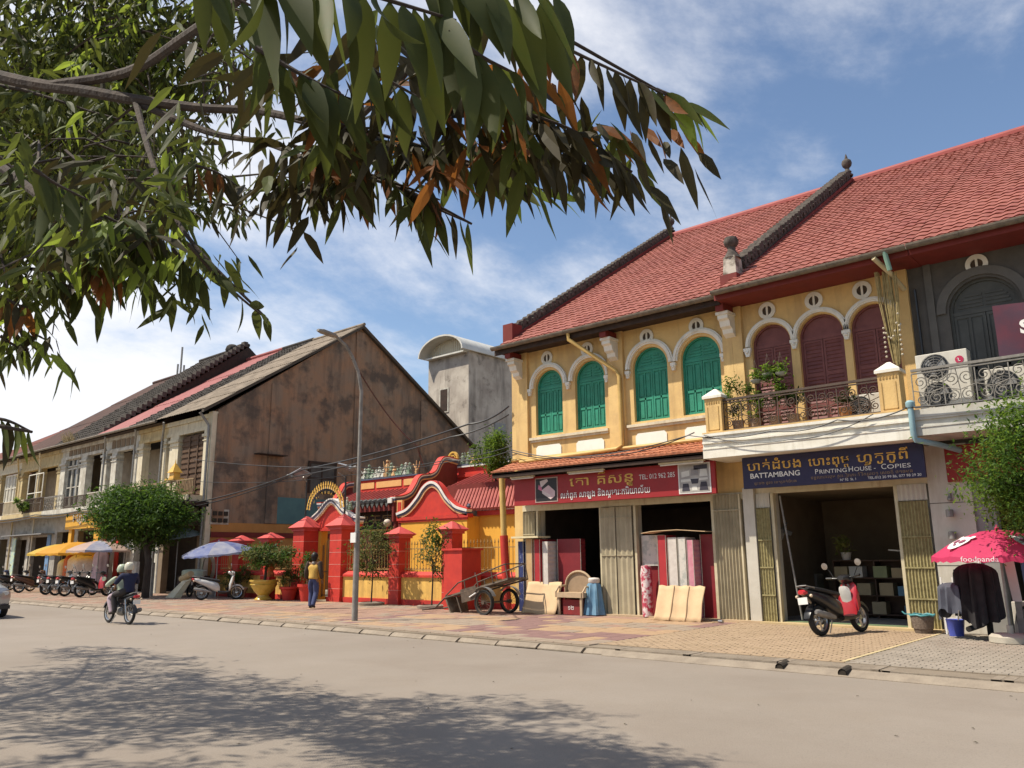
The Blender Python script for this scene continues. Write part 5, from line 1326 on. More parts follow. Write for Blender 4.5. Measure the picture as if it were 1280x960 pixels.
for i, (x, z, k) in enumerate(spots):
    o = MB().box(x - .15, x + .15, 19.96, 20.3, z, z + r.uniform(.2, .3)).build('file_box', bxm[k])
    tag(o, '%s file box, %s %s in the printing shop' % (names[k], ordw[sum(1 for s in spots if s[1] == z and s[0] < x)], rows[z]), 'box', 'file boxes in the printing shop')
q = thing('photocopier', 'grey photocopier with white paper tray behind the counter in the printing shop', 'copier', (-5.1, 20.2, 1.45))
MB().box(-5.6, -4.6, 19.95, 20.4, 1.45, 1.6).build('body', greym, q); MB().prism([(-5.95, 1.66), (-5.45, 1.62), (-5.45, 1.64), (-5.95, 1.69)], 19.9, 20.2).build('paper_tray', paper, q)
leaf_in = pm('indoor_leaf', (.16, .20, .05), (.28, .25, .06), 10, .6)
q = thing('indoor_pot_plant', 'potted plant with yellowish leaves on the shelf inside the printing shop', 'plant', (-7.0, 20.1, 1.45))
MB().lathe([(.001, 0), (.09, 0), (.12, .16), (.13, .18), (.10, .18)], (-7.0, 20.15, 1.45), 12).build('pot', mwhite, q, smooth=True)
def foliage(par, nm, mt, c, rad, n, lsz, seed, flat=.8, cl=14, kind='stuff', droop=.3, hole=.0, shell=.4, wid=.42):
    """many small folded leaves grouped in clumps through an ellipsoid volume"""
    r = random.Random(seed); mb = MB(); rx, ry, rz = rad
    cs = []
    for i in range(cl):
        while True:
            v = Vector((r.uniform(-1, 1), r.uniform(-1, 1), r.uniform(-1, 1)))
            if shell < v.length < 1: break
        cs.append((Vector((v.x * rx, v.y * ry, v.z * rz)) * r.uniform(.75, 1.0), r.uniform(.22, .42)))
    for i in range(n):
        cc, s = cs[r.randrange(cl)]
        p = Vector(c) + cc + Vector((r.gauss(0, s * rx * .55), r.gauss(0, s * ry * .55), r.gauss(0, s * rz * .55)))
        d = Vector((r.gauss(0, 1), r.gauss(0, 1), r.gauss(0, .6) - droop)).normalized()
        up = Vector((r.gauss(0, .5), r.gauss(0, .5), 1)); sd = d.cross(up).normalized(); nn = sd.cross(d)
        l = lsz * r.uniform(.6, 1.3); w = l * wid
        a = p; b = p + d*l*.45 + sd*w*.5 + nn*l*.06; t = p + d*l - nn*l*.08; e = p + d*l*.45 - sd*w*.5 + nn*l*.06; m_ = p + d*l*.5
        mb.mesh([a, b, t, e, m_], [(0, 1, 4), (1, 2, 4), (2, 3, 4), (3, 0, 4)])
    return mb.build(nm, mt, par, kind=kind, fixn=False)
foliage(q, 'leaves', leaf_in, (-7.0, 20.15, 1.85), (.28, .2, .28), 160, .12, 4, kind=None)
q = thing('office_chair', 'dark swivel chair inside the printing shop', 'chair', (-7.1, 19, .13)); MB().box(-7.3, -6.85, 18.9, 19.3, .55, .62).build('seat', blackm, q); MB().box(-7.34, -7.28, 18.9, 19.3, .62, 1.15).build('backrest', blackm, q); MB().tube([(-7.08, 19.1, .13), (-7.08, 19.1, .55)], .03, 6).build('stem', greym, q)
MB().box(-7.3, -6.85, 19.08, 19.12, .13, .17).build('foot_bar', greym, q)
q = thing('wall_fan', 'small dark wall fan on the left wall inside the printing shop', 'fan', (-8.1, 19, 2.2)); mb = MB(); mb.tube([(-8.2, 19, 2.2), (-8.0, 18.9, 2.15)], .03, 6); mb.build('arm', blackm, q)
for k in range(4):
    a = k * pi / 2 + .4; MB().box(-.02, .22, -.05, .05, -.004, .004, Matrix.Translation((-7.98, 18.88, 2.15)) @ Euler((radians(70), a, 0)).to_matrix().to_4x4()).build('blade', greym, q)
mb = MB(); mb.tube([(-13.1, 21.2, 2.0), (-13.1, 21.2, 2.6)], .02, 4)
# darker stock deep inside the mattress shop
q = thing('stock_pile', 'dim stacked cabinets deep inside the mattress shop', 'cabinet', (-12.9, 21, .13)); MB().box(-13.4, -12.5, 20.6, 21.4, .13, 1.9).build('cabinet', shelfm, q); MB().box(-13.3, -12.6, 20.58, 20.6, 1.1, 1.8).build('door', mmaroon, q)

# ---------------------------------------------------------------- things before the grey house
q = thing('woven_basket', 'grey wicker waste basket with turquoise rim by the right reed shutter', 'basket', (-4.6, 17.0, .12))
MB().lathe([(.001, .02), (.15, .02), (.17, .1), (.19, .2), (.21, .32), (.205, .34), (.18, .1), (.001, .05)], (-4.6, 17.0, .10), 18).build('basket_body', pm('wicker', (.22, .17, .13), (.12, .09, .07), 30, .9, .6, 60), q, smooth=True)
mb = MB(); mb.tube([(-4.6 + .215*cos(2*pi*k/18), 17.0 + .215*sin(2*pi*k/18), .45 + .012*sin(k*2.1)) for k in range(19)], .018, 6, cap=False)
mb.build('rim', pm('turquoise_plastic', (.08, .30, .33), None, 4, .5), q, smooth=True)
MB().tube([(-4.78, 17.0, .45), (-4.9, 16.98, .46), (-4.95, 17.0, .5)], .012, 5).build('handle_loop', MATS['turquoise_plastic'], q)
def ac_unit(label, x, y, z, w, h, two=False, rz=0, grp='air conditioner units'):
    T = thing('air_conditioner', label, 'air conditioner', (x, y, z), grp, rz=0)
    acm = pm('ac_casing', (.62, .59, .51), (.52, .48, .41), 3, .5, streak=((.3, .25, .18), 5, .6, .5))
    MB().box(x - w/2, x + w/2, y, y + .3, z, z + h).build('casing', acm, T, bev=.012)
    zs = [z + h * .27, z + h * .75] if two else [z + h * .5]; fr = (h * .22 if two else h * .42)
    cx = x - w * .13
    for zz in zs:
        MB().lathe([(.001, 0), (fr, 0), (fr, -.02), (.001, -.02)], (0, 0, 0), 22, R3(radians(90), 0, 0, (cx, y - .001, zz))).build('fan_opening', blackm, T)
        g = MB()
        for rr in [fr * f for f in (1, .8, .6, .4, .2)]: g.tube([(cx + rr*cos(2*pi*k/18), y - .035, zz + rr*sin(2*pi*k/18)) for k in range(19)], .005, 4, cap=False)
        for k in range(8): g.tube([(cx, y - .035, zz), (cx + fr*cos(k*pi/4), y - .035, zz + fr*sin(k*pi/4))], .005, 4)
        g.build('fan_guard', greym, T)
        bl = MB()
        for k in range(3):
            a = k * 2.09; bl.prism([(cx, zz), (cx + fr*.8*cos(a), zz + fr*.8*sin(a)), (cx + fr*.8*cos(a+.7), zz + fr*.8*sin(a+.7))], y - .028, y - .024)
        bl.build('fan_blades', greym, T)
    return T
a1 = ac_unit('tall twin fan air conditioner with round red emblem on the grey balcony', -3.72, 16.95, 4.30, .92, 1.14, True)
mb = MB(); M = R3(radians(90), 0, 0, (-3.40, 16.948, 5.24)); mb.lathe([(.001, 0), (.075, 0), (.075, .006), (.001, .006)], (0, 0, 0), 16, M)
mb.build('brand_disc', pm('logo_red', (.5, .03, .09), None, 3, .5), a1); mb = MB(); mb.box(-3.42, -3.408, 16.936, 16.942, 5.21, 5.27); mb.box(-3.42, -3.38, 16.936, 16.942, 5.205, 5.217); mb.ball((-3.43, 16.94, 5.265), .008, 5, 3); mb.build('brand_mark', paper, a1)
ac_unit('low single fan air conditioner at the right of the grey balcony', -2.62, 16.95, 4.30, .8, .66)
ac_unit('grey single fan air conditioner behind the tall twin fan one', -3.0, 17.2, 4.30, .5, .56)
ac_unit('old air conditioner lying on the printing house balcony floor', -5.25, 17.05, 4.33, .62, .50)
ac_unit('air conditioner standing on the ground behind the pink umbrella base', -2.75, 17.3, .12, .8, .6)
# ---------------------------------------------------------------- two-wheelers
def loft(mb, secs, n=14, p=2.6, cap=True):
    """secs: (x, zc, half width, half height[, y shift]) super-ellipse sections along x"""
    vs = []; fs = []
    for s in secs:
        x, zc, w, h = s[:4]; ys = s[4] if len(s) > 4 else 0
        for k in range(n):
            a = 2*pi*k/n; c, d = cos(a), sin(a)
            vs.append((x, ys + w * (abs(c) ** (2/p)) * (1 if c >= 0 else -1), zc + h * (abs(d) ** (2/p)) * (1 if d >= 0 else -1)))
    for i in range(len(secs) - 1):
        for k in range(n):
            k2 = (k+1) % n; fs.append((i*n+k, i*n+k2, (i+1)*n+k2, (i+1)*n+k))
    if cap: fs.append(tuple(range(n-1, -1, -1))); fs.append(tuple((len(secs)-1)*n + k for k in range(n)))
    return mb.mesh(vs, fs)
def wheel(par, x, r, wd=.05, spokes=False, y=0.0, z=None, rimm=None):
    z = r if z is None else z
    M = Matrix.Translation((x, y, z)) @ Matrix.Rotation(pi/2, 4, 'X')
    ty = MB(); ty.lathe([(r-.075, -wd*.7), (r-.03, -wd), (r-.006, -wd*.55), (r, 0), (r-.006, wd*.55), (r-.03, wd), (r-.075, wd*.7)], (0, 0, 0), 26, M)
    t = ty.build('tyre', rubber, par, smooth=True)
    rm = MB(); rm.lathe([(r-.075, -wd*.7), (r-.095, -wd*.5), (r-.095, wd*.5), (r-.075, wd*.7)], (0, 0, 0), 26, M)
    rm.lathe([(.001, -wd*.9), (.045, -wd*.9), (.045, wd*.9), (.001, wd*.9)], (0, 0, 0), 12, M)
    n = 18 if spokes else 5
    for k in range(n):
        a = 2*pi*k/n; rr = r - .09
        rm.tube([(x + .04*cos(a), y + (.03 if k % 2 else -.03) * (1 if spokes else 0), z + .04*sin(a)), (x + rr*cos(a + (.15 if spokes else 0)), y, z + rr*sin(a + (.15 if spokes else 0)))], .004 if spokes else .022, 4)
    rm.build('rim', rimm or chrome, t, smooth=True)
def make_scooter(nm, label, bodym, panelm, style='scooter', group=None, plate=True):
    T = thing(nm, label, 'motorcycle' if style != 'scooter' else 'scooter', (0, 0, 0), group)
    R = .27 if style == 'scooter' else .30
    wb = .62
    wheel(T, -wb, R, .055 if style == 'scooter' else .042, style != 'scooter'); wheel(T, wb, R, .05 if style == 'scooter' else .038, style != 'scooter')
    # fork and steering head
    mb = MB()
    for y in (-.09, .09): mb.tube([(wb, y, R), (wb - .10, y, .62), (wb - .22, y*.5, .88)], [.024, .024, .02], 7)
    mb.build('fork', greym, T, smooth=True)
    mb = MB()
    for k in range(9):
        a0, a1 = radians(20 + 15*k), radians(35 + 15*k)
        ro = R + .025
        mb.mesh([(wb + ro*cos(a0), -.06, R + ro*sin(a0)), (wb + ro*cos(a0), .06, R + ro*sin(a0)), (wb + ro*cos(a1), .06, R + ro*sin(a1)), (wb + ro*cos(a1), -.06, R + ro*sin(a1)), (wb + (ro-.06)*cos(a0), -.075, R + (ro-.06)*sin(a0)), (wb + (ro-.06)*cos(a0), .075, R + (ro-.06)*sin(a0)), (wb + (ro-.06)*cos(a1), .075, R + (ro-.06)*sin(a1)), (wb + (ro-.06)*cos(a1), -.075, R + (ro-.06)*sin(a1))], [(0, 1, 2, 3), (0, 3, 7, 4), (1, 5, 6, 2)])
    mb.build('front_fender', bodym, T, smooth=True)
    mb = MB()
    if style == 'scooter':
        # leg shield, floor, rear body
        loft(mb, [(.52, .78, .05, .06), (.50, .80, .15, .13), (.46, .72, .19, .20), (.40, .55, .20, .24), (.34, .42, .17, .16)], 14)
        mb.build('leg_shield', panelm, T, smooth=True)
        mb = MB(); loft(mb, [(.40, .30, .14, .05), (.20, .27, .15, .05), (-.05, .28, .15, .06)], 12); mb.build('floorboard', blackm, T, smooth=True)
        mb = MB(); loft(mb, [(.02, .38, .10, .10), (-.05, .45, .15, .17), (-.25, .53, .175, .17), (-.50, .62, .17, .13), (-.74, .70, .13, .09), (-.92, .76, .07, .05), (-.97, .78, .03, .02)], 16); mb.build('rear_body', bodym, T, smooth=True)
        mb = MB(); loft(mb, [(.52, .90, .05, .05), (.46, .96, .13, .09), (.36, .99, .13, .07), (.28, 1.0, .06, .04)], 14); mb.build('handlebar_cowl', bodym, T, smooth=True)
        mb = MB(); loft(mb, [(.02, .66, .05, .02), (-.02, .70, .13, .045), (-.25, .735, .15, .05), (-.42, .77, .145, .05), (-.72, .83, .10, .04), (-.80, .84, .04, .02)], 14); mb.build('seat', pm('seat_vinyl', (.02, .02, .022), (.03, .03, .03), 9, .5), T, smooth=True)
    else:
        loft(mb, [(.44, .82, .03, .05), (.42, .72, .13, .14), (.34, .60, .16, .18), (.26, .48, .12, .12)], 12); mb.build('leg_shield', panelm, T, smooth=True)
        mb = MB(); mb.tube([(.40, 0, .85), (.10, 0, .52), (-.30, 0, .50), (-.55, 0, .66), (-.85, 0, .76)], .035, 8); mb.build('frame', blackm, T, smooth=True)
        mb = MB(); loft(mb, [(.10, .42, .07, .08), (-.02, .36, .11, .12), (-.18, .34, .12, .12), (-.30, .36, .08, .09)], 12); mb.tube([(.05, 0, .42), (.16, 0, .45)], .06, 10); mb.build('engine', greym, T, smooth=True)
        mb = MB(); loft(mb, [(-.05, .62, .05, .05), (-.15, .64, .11, .08), (-.45, .68, .12, .08), (-.75, .75, .09, .06), (-.93, .80, .04, .03)], 14); mb.build('rear_body', bodym, T, smooth=True)
        mb = MB(); loft(mb, [(.46, .92, .04, .04), (.42, .96, .11, .07), (.34, .98, .10, .05)], 12); mb.build('handlebar_cowl', bodym, T, smooth=True)
        mb = MB(); loft(mb, [(-.02, .70, .08, .02), (-.10, .74, .12, .04), (-.45, .78, .13, .04), (-.80, .83, .09, .03)], 12); mb.build('seat', pm('seat_vinyl', (.02, .02, .022), (.03, .03, .03), 9, .5), T, smooth=True)
        mb = MB()
        for y in (-.11, .11): mb.tube([(-.62, y, R + .02), (-.52, y, .68)], .028, 7)
        mb.build('rear_shock', chrome, T, smooth=True)
    mb = MB(); mb.tube([(.36, -.34, 1.02), (.40, -.18, 1.0), (.40, .18, 1.0), (.36, .34, 1.02)], .014, 6); mb.tube([(.36, -.36, 1.02), (.38, -.25, 1.01)], .022, 8); mb.tube([(.36, .36, 1.02), (.38, .25, 1.01)], .022, 8)
    mb.build('handlebar', blackm, T, smooth=True)
    for s in (-1, 1):
        mb = MB(); mb.tube([(.40, s*.22, 1.02), (.42, s*.30, 1.16), (.38, s*.34, 1.22)], .008, 5)
        st = mb.build('mirror_stem', blackm, T, smooth=True)
        MB().lathe([(.001, 0), (.065, .004), (.06, .025), (.001, .03)], (0, 0, 0), 14, Matrix.Translation((.37, s*.36, 1.25)) @ Matrix.Rotation(radians(80), 4, 'Y'), 1, 1).build('mirror', chrome, st, smooth=True)
    mb = MB(); mb.lathe([(.001, 0), (.085, 0), (.09, .03), (.07, .08), (.001, .1)], (0, 0, 0), 14, Matrix.Translation((.44, 0, .95)) @ Matrix.Rotation(radians(85), 4, 'Y')); mb.build('headlight', pm('lamp_glass', (.6, .6, .58), None, 4, .1, spec=.8), T, smooth=True)
    mb = MB(); loft(mb, [(-.90, .76, .08, .04), (-.97, .77, .085, .045), (-1.0, .77, .06, .03)], 12); mb.build('tail_light', pm('tail_light_red', (.55, .02, .03), None, 4, .2, spec=.7), T, smooth=True)
    for s in (-1, 1): MB().ball((-.92, s*.15, .70), .03, 8, 6).build('indicator', pm('indicator_glass', (.7, .55, .4), None, 4, .2), T, smooth=True)
    if plate:
        p = MB().box(-.985, -.975, -.10, .10, .56, .68, None).build('license_plate', paper, T)
    mb = MB(); loft(mb, [(-.60, .60, .05, .01), (-.80, .52, .07, .012), (-.92, .40, .07, .012), (-.96, .32, .06, .01)], 8); mb.build('rear_fender', blackm, T, smooth=True)
    mb = MB(); loft(mb, [(-.30, .30, .03, .03, -.13), (-.50, .33, .055, .055, -.16), (-.85, .40, .06, .06, -.17), (-.90, .41, .03, .03, -.17)], 10); mb.build('exhaust', greym, T, smooth=True)
    if style == 'scooter':
        mb = MB(); loft(mb, [(-.25, .30, .05, .09, .10), (-.45, .28, .06, .10, .11), (-.66, .27, .05, .08, .11)], 10); mb.build('engine_case', greym, T, smooth=True)
    mb = MB(); mb.tube([(-.60, 0, .78), (-.75, .12, .84), (-.95, .10, .88), (-.98, 0, .885), (-.95, -.10, .88), (-.75, -.12, .84), (-.60, 0, .78)], .012, 6); mb.build('grab_rail', greym, T, smooth=True)
    MB().tube([(-.05, .12, .25), (-.02, .24, .02)], .012, 5).build('side_stand', greym, T)
    return T
paint = lambda n, c, c2=None: pm(n, c, c2, 4, .28, spec=.6)
def place(o, x, y, z, ang, lean=0.0, sc=1.0):
    o.location = (x, y, z); o.rotation_euler = Euler((lean, 0, ang), 'XYZ'); o.scale = (sc, sc, sc)
pr = paint('scooter_red', (.42, .02, .03)); pk = paint('scooter_black', (.02, .02, .022)); pw = paint('scooter_white', (.62, .60, .56)); pn = paint('scooter_brown', (.10, .045, .03)); pbl = paint('scooter_blue', (.03, .05, .12)); pgy = paint('scooter_grey', (.12, .12, .12))
PZ = .118
# black and red scooter, right
SR = make_scooter('parked_scooter', 'black scooter with red front panel and white plate parked facing the printing shop', pk, pr)
wp = MB(); loft(wp, [(.36, .60, .10, .16), (.33, .72, .12, .12), (.28, .80, .08, .05)], 12); o = wp.build('inner_panel', pw, SR, smooth=True); o.location = (0, 0, 0)
for s in (1, -1):
    mb = MB(); loft(mb, [(.56, .66, .01, .06, s*.13), (.46, .60, .015, .15, s*.18), (.36, .50, .012, .12, s*.19)], 8); mb.build('side_panel', pr, SR, smooth=True)
place(SR, -5.75, 15.95, PZ, radians(76), radians(-7), 1.03)
# white scooter by the temple
SW = make_scooter('parked_scooter', 'white scooter with dark seat parked under the blue umbrella', pw, pw)
place(SW, -28.95, 16.1, PZ, radians(60), radians(-5), 1.0)
# left row
r = random.Random(21)
row = [(-36.35, 14.5, 104, 'scooter', pk, pr, 'black scooter with a red front end, nearest of the left row to the rider'), (-37.9, 14.5, 100, 'moto', pk, pk, 'all black motorcycle parked second in the left row'), (-39.2, 14.6, 98, 'moto', pk, pgy, 'black motorcycle with grey front shield parked third in the left row'),
       (-40.6, 14.7, 96, 'scooter', pgy, pw, 'grey scooter with white front shield parked in the middle of the left row'), (-44.3, 14.8, 92, 'scooter', pn, pn, 'dark brown scooter parked by the blue post of the left row'), (-45.9, 14.6, 95, 'scooter', pk, pw, 'black scooter with a white covered front parked near the left edge'), (-48.8, 14.6, 98, 'scooter', pbl, pk, 'dark blue scooter parked at the left edge of the photo')]
proto = {}
for i, (x, y, a, st, bm_, pm_, lb) in enumerate(row):
    if st not in proto:
        proto[st] = make_scooter('parked_scooter', lb, bm_, pm_, st, 'scooters parked before the row houses'); c = proto[st]; base = (bm_.name, pm_.name)
        proto[st]['_b'] = base[0]
    else:
        c = copy_tree(proto[st])
        for ch in c.children:
            nm = ch.name.split('.')[0]
            if nm in ('front_fender', 'rear_body', 'handlebar_cowl', 'leg_shield'):
                ch.data = ch.data.copy(); ch.data.materials[0] = pm_ if nm == 'leg_shield' else bm_
    c['label'] = lb
    place(c, x, y, PZ, radians(a), radians(-6), 1.0)
for st in proto: del proto[st]['_b']
# the ridden motorcycle
MR = make_scooter('ridden_motorcycle', 'black and grey motorcycle carrying two people along the road', pk, pgy, 'moto')
place(MR, -21.6, 9.3, .03, radians(182), 0, .89)
# a cover / cloth over one parked scooter at left
# ---------------------------------------------------------------- people
skin = pm('brown_skin', (.28, .15, .085), (.24, .125, .07), 6, .55)
hairm = pm('black_hair', (.012, .010, .009), None, 9, .5)
def skinned(nm, mt, parent, chains, sub=2, **kw):
    """chains: list of lists of (x,y,z,r) ; first point of the later chains may coincide with earlier points"""
    me = bpy.data.meshes.new(nm); vs = []; es = []; rs = []
    def idx(p):
        for i, q in enumerate(vs):
            if (Vector(q) - Vector(p[:3])).length < 1e-4: return i
        vs.append(tuple(p[:3])); rs.append(p[3]); return len(vs) - 1
    for ch in chains:
        pi_ = None
        for p in ch:
            k = idx(p)
            if pi_ is not None and pi_ != k: es.append((pi_, k))
            pi_ = k
    me.from_pydata(vs, es, [])
    me.materials.append(mt)
    o = bpy.data.objects.new(nm, me); COL.objects.link(o); o.parent = parent
    md = o.modifiers.new('skin', 'SKIN'); md.use_smooth_shade = True; md.branch_smoothing = .6
    for i, sv_ in enumerate(me.skin_vertices[0].data): sv_.radius = rs[i] if isinstance(rs[i], tuple) else (rs[i], rs[i]); sv_.use_root = (i == 0)
    if sub:
        ms = o.modifiers.new('sub', 'SUBSURF'); ms.levels = sub; ms.render_levels = sub
    return o
def hand(par, p, d, side, r0=.012):
    """palm, four curled fingers and a thumb; d points along the hand"""
    p = Vector(p); d = Vector(d).normalized(); s_ = d.cross(Vector((0, 0, 1)));
    if s_.length < .1: s_ = Vector((0, 1, 0))
    s_.normalize(); n_ = s_.cross(d)
    ch = [[(*p, .024), (*(p + d*.045), .03), (*(p + d*.085), .028)]]
    for k in range(4):
        o_ = s_ * (k - 1.5) * .019; L_ = (.062, .075, .07, .055)[k]; b = p + d*.085 + o_
        ch.append([(*(p + d*.085), .028), (*(b + d*.01), .010), (*(b + d*L_*.55 - n_*.01), .009), (*(b + d*L_*.8 - n_*.03), .008)])
    ch.append([(*(p + d*.045), .03), (*(p + d*.05 + s_*side*.035), .011), (*(p + d*.09 + s_*side*.05 - n_*.01), .009)])
    return ch
def figure(nm, label, J, loc, rz, shirt, pants, shoe, hair='short', group=None, sleeves=.55, scale=1.0, vest=None, helmet=None):
    """J: joint positions in local coords (x forward, y left, z up)"""
    T = thing(nm, label, 'person', (0, 0, 0), group); T.scale = (scale,)*3
    V = lambda k: Vector(J[k])
    def seg(a, b, ra, rb): m_ = (V(a) + V(b)) / 2; return [(*V(a), ra), (*m_, (ra + rb) / 2), (*V(b), rb)]
    ch = [[(*V('pelvis'), .105), (*V('waist'), .10), (*V('chest'), .115), (*V('neck'), .055), (*(V('head') - Vector((0, 0, .09))), .075), (*V('head'), .125), (*(V('head') + Vector((-.01, 0, .09))), .115)]]
    for s in ('l', 'r'):
        ch.append([(*V('pelvis'), .105), (*V('hip' + s), .085), (*((V('hip' + s) + V('knee' + s)) / 2), .072), (*V('knee' + s), .052), (*((V('knee' + s) * .6 + V('ankle' + s) * .4)), .050), (*V('ankle' + s), .034), (*V('toe' + s), .032)])
        ch.append([(*V('chest'), .115), (*V('sh' + s), .058), (*((V('sh' + s) + V('elbow' + s)) / 2), .044), (*V('elbow' + s), .038), (*V('wrist' + s), .024)])
    body = skinned('body', skin, T, ch, 2)
    for s, sd in (('l', 1), ('r', -1)):
        hd = (V('wrist' + s) - V('elbow' + s)).normalized(); hc = hand(T, V('wrist' + s), hd if 'grip' not in J else (hd + Vector((0, 0, -.6))), sd)
        skinned('hand', skin, T, hc, 1)
    # clothing, close to the body
    tors = [[(*(V('pelvis') + (V('pelvis') - V('waist')) * .35), .16), (*V('pelvis'), .165), (*V('waist'), .165), (*V('chest'), (.165)), (*(V('chest') * .35 + V('neck') * .65), .095)]]
    sl = []
    for s in ('l', 'r'):
        e = V('sh' + s).lerp(V('elbow' + s), 1.0); cuff = V('elbow' + s).lerp(V('wrist' + s), sleeves * 1.0 if sleeves > 0 else 0)
        c = [(*V('chest'), .165), (*V('sh' + s), .092), (*((V('sh' + s) + e) / 2), .078)]
        if sleeves > 0: c += [(*e, .070), (*cuff, .058)]
        if vest:
            sl.append(c[1:]); c = c[:1] + [(*V('chest').lerp(V('sh' + s), .8), .11)]
        tors.append(c)
    skinned('vest' if vest else ('jacket' if sleeves > .5 else 'shirt'), vest or shirt, T, tors, 2)
    for c in sl: skinned('sleeve', shirt, T, [[(c[0][0], c[0][1] * .82, c[0][2] + .01, .085)] + c], 2)
    pch = []
    pch.append([(*V('waist').lerp(V('pelvis'), .35), .15), (*V('pelvis'), .16)])
    for s in ('l', 'r'): pch.append([(*V('pelvis'), .16), (*V('hip' + s), .125), (*((V('hip' + s) + V('knee' + s)) / 2), .108), (*V('knee' + s), .085), (*((V('knee' + s) + V('ankle' + s)) / 2), .080), (*V('ankle' + s), .070), (*(V('ankle' + s) + (V('ankle' + s) - V('knee' + s)).normalized() * .03), .066)])
    skinned('trousers', pants, T, pch, 2)
    for s in ('l', 'r'):
        a, t = V('ankle' + s), V('toe' + s); dd = (t - a); dd.z = 0; dd.normalize()
        skinned('shoe', shoe, T, [[(*(a - dd*.05 + Vector((0, 0, -.035))), .045), (*(a + Vector((0, 0, -.04)) + dd*.06), .045), (*(t + Vector((0, 0, -.005))), .038)]], 1)
    h = V('head')
    if helmet:
        mb = MB(); mb.lathe([(.001, .165), (.07, .155), (.115, .11), (.135, .04), (.135, -.02), (.125, -.06)], h, 18); mb.build('helmet', helmet, T, smooth=True)
        MB().prism([(h.x + .11, h.z + .03), (h.x + .20, h.z + .0), (h.x + .19, h.z - .01), (h.x + .11, h.z)], h.y - .09, h.y + .09).build('visor', blackm, T)
    else:
        mb = MB(); mb.ball((h.x - .018, h.y, h.z + .028), .118, 14, 10, 1, .92, 1.08); mb.ball((h.x - .045, h.y, h.z - .05), .085, 12, 8, .8, 1, 1.1); mb.build('hair', hairm, T, smooth=True)
    # face
    fz = MB()
    for sy in (-1, 1): fz.ball((h.x + .095, h.y + sy*.03, h.z + .005), .011, 6, 4)
    fz.build('eyes', blackm, T, smooth=True, kind='stuff')
    MB().prism([(h.x + .09, h.z + .01), (h.x + .118, h.z - .03), (h.x + .09, h.z - .035)], h.y - .012, h.y + .012).build('nose', skin, T)
    MB().box(h.x + .072, h.x + .084, h.y - .022, h.y + .022, h.z - .058, h.z - .05).build('mouth', pm('lips', (.22, .07, .05), None, 4, .5), T)
    for sy in (-1, 1): MB().ball((h.x - .005, h.y + sy*.085, h.z - .005), .022, 7, 5, .7, .4, 1.2).build('ear', skin, T, smooth=True)
    if vest:
        skinned('hood', pm('grey_hood', (.30, .27, .24), None, 5, .8), T, [[(h.x - .08, h.y - .05, h.z - .17, .045), (h.x - .09, h.y, h.z - .19, .055), (h.x - .08, h.y + .05, h.z - .17, .045)]], 2)
    T.location = loc; T.rotation_euler = (0, 0, rz)
    return T
navy = pm('navy_cloth', (.022, .026, .06), (.018, .02, .05), 5, .85); darkpants = pm('dark_trousers', (.045, .038, .036), (.035, .03, .03), 5, .85); jeans = pm('blue_jeans', (.06, .075, .16), (.05, .06, .13), 8, .85)
darksl = pm('dark_brown_sleeve', (.06, .04, .03), None, 5, .8); vesty = pm('mustard_vest', (.60, .37, .08), (.52, .31, .07), 6, .75); palegreen = pm('pale_green_jacket', (.50, .56, .42), (.42, .48, .36), 4, .8); palep = pm('pale_pink_trousers', (.55, .42, .46), None, 4, .8); shoem = pm('dark_shoe', (.03, .025, .022), None, 5, .6)
# pedestrian walking away to the left
walk = dict(pelvis=(0, 0, .93), waist=(.01, 0, 1.08), chest=(.03, 0, 1.28), neck=(.03, 0, 1.44), head=(.05, 0, 1.56),
            hipl=(0, .09, .88), kneel=(.10, .10, .50), anklel=(.06, .10, .10), toel=(.20, .11, .05), hipr=(0, -.09, .88), kneer=(.02, -.10, .48), ankler=(-.16, -.10, .13), toer=(-.04, -.11, .05),
            shl=(.02, .19, 1.38), elbowl=(-.03, .25, 1.10), wristl=(.06, .25, .87), shr=(.02, -.19, 1.38), elbowr=(-.02, -.26, 1.10), wristr=(.10, -.24, .88))
figure('person', 'pedestrian in mustard vest with dark sleeves and blue jeans walking past the gate', walk, (-21.1, 14.8, .118), radians(118), darksl, jeans, shoem, sleeves=.95, vest=vesty, scale=.98)
# rider and passenger (local frame of the motorcycle: x forward)
drv = dict(grip=1, pelvis=(-.05, 0, .86), waist=(-.04, 0, 1.0), chest=(.02, 0, 1.20), neck=(.05, 0, 1.37), head=(.08, 0, 1.50),
           hipl=(-.02, .10, .86), kneel=(.28, .20, .72), anklel=(.10, .18, .34), toel=(.24, .19, .28), hipr=(-.02, -.10, .86), kneer=(.28, -.20, .72), ankler=(.10, -.18, .34), toer=(.24, -.19, .28),
           shl=(.03, .17, 1.29), elbowl=(.20, .28, 1.12), wristl=(.34, .30, 1.04), shr=(.03, -.17, 1.29), elbowr=(.20, -.28, 1.12), wristr=(.34, -.30, 1.04))
figure('person', 'driver in pale green jacket and pale trousers steering the ridden motorcycle', drv, (-21.6, 9.3, .03), radians(182), palegreen, palep, shoem, sleeves=.9, scale=.89, helmet=pm('pale_green_helmet', (.45, .50, .36), None, 4, .3), group='people on the motorcycle')
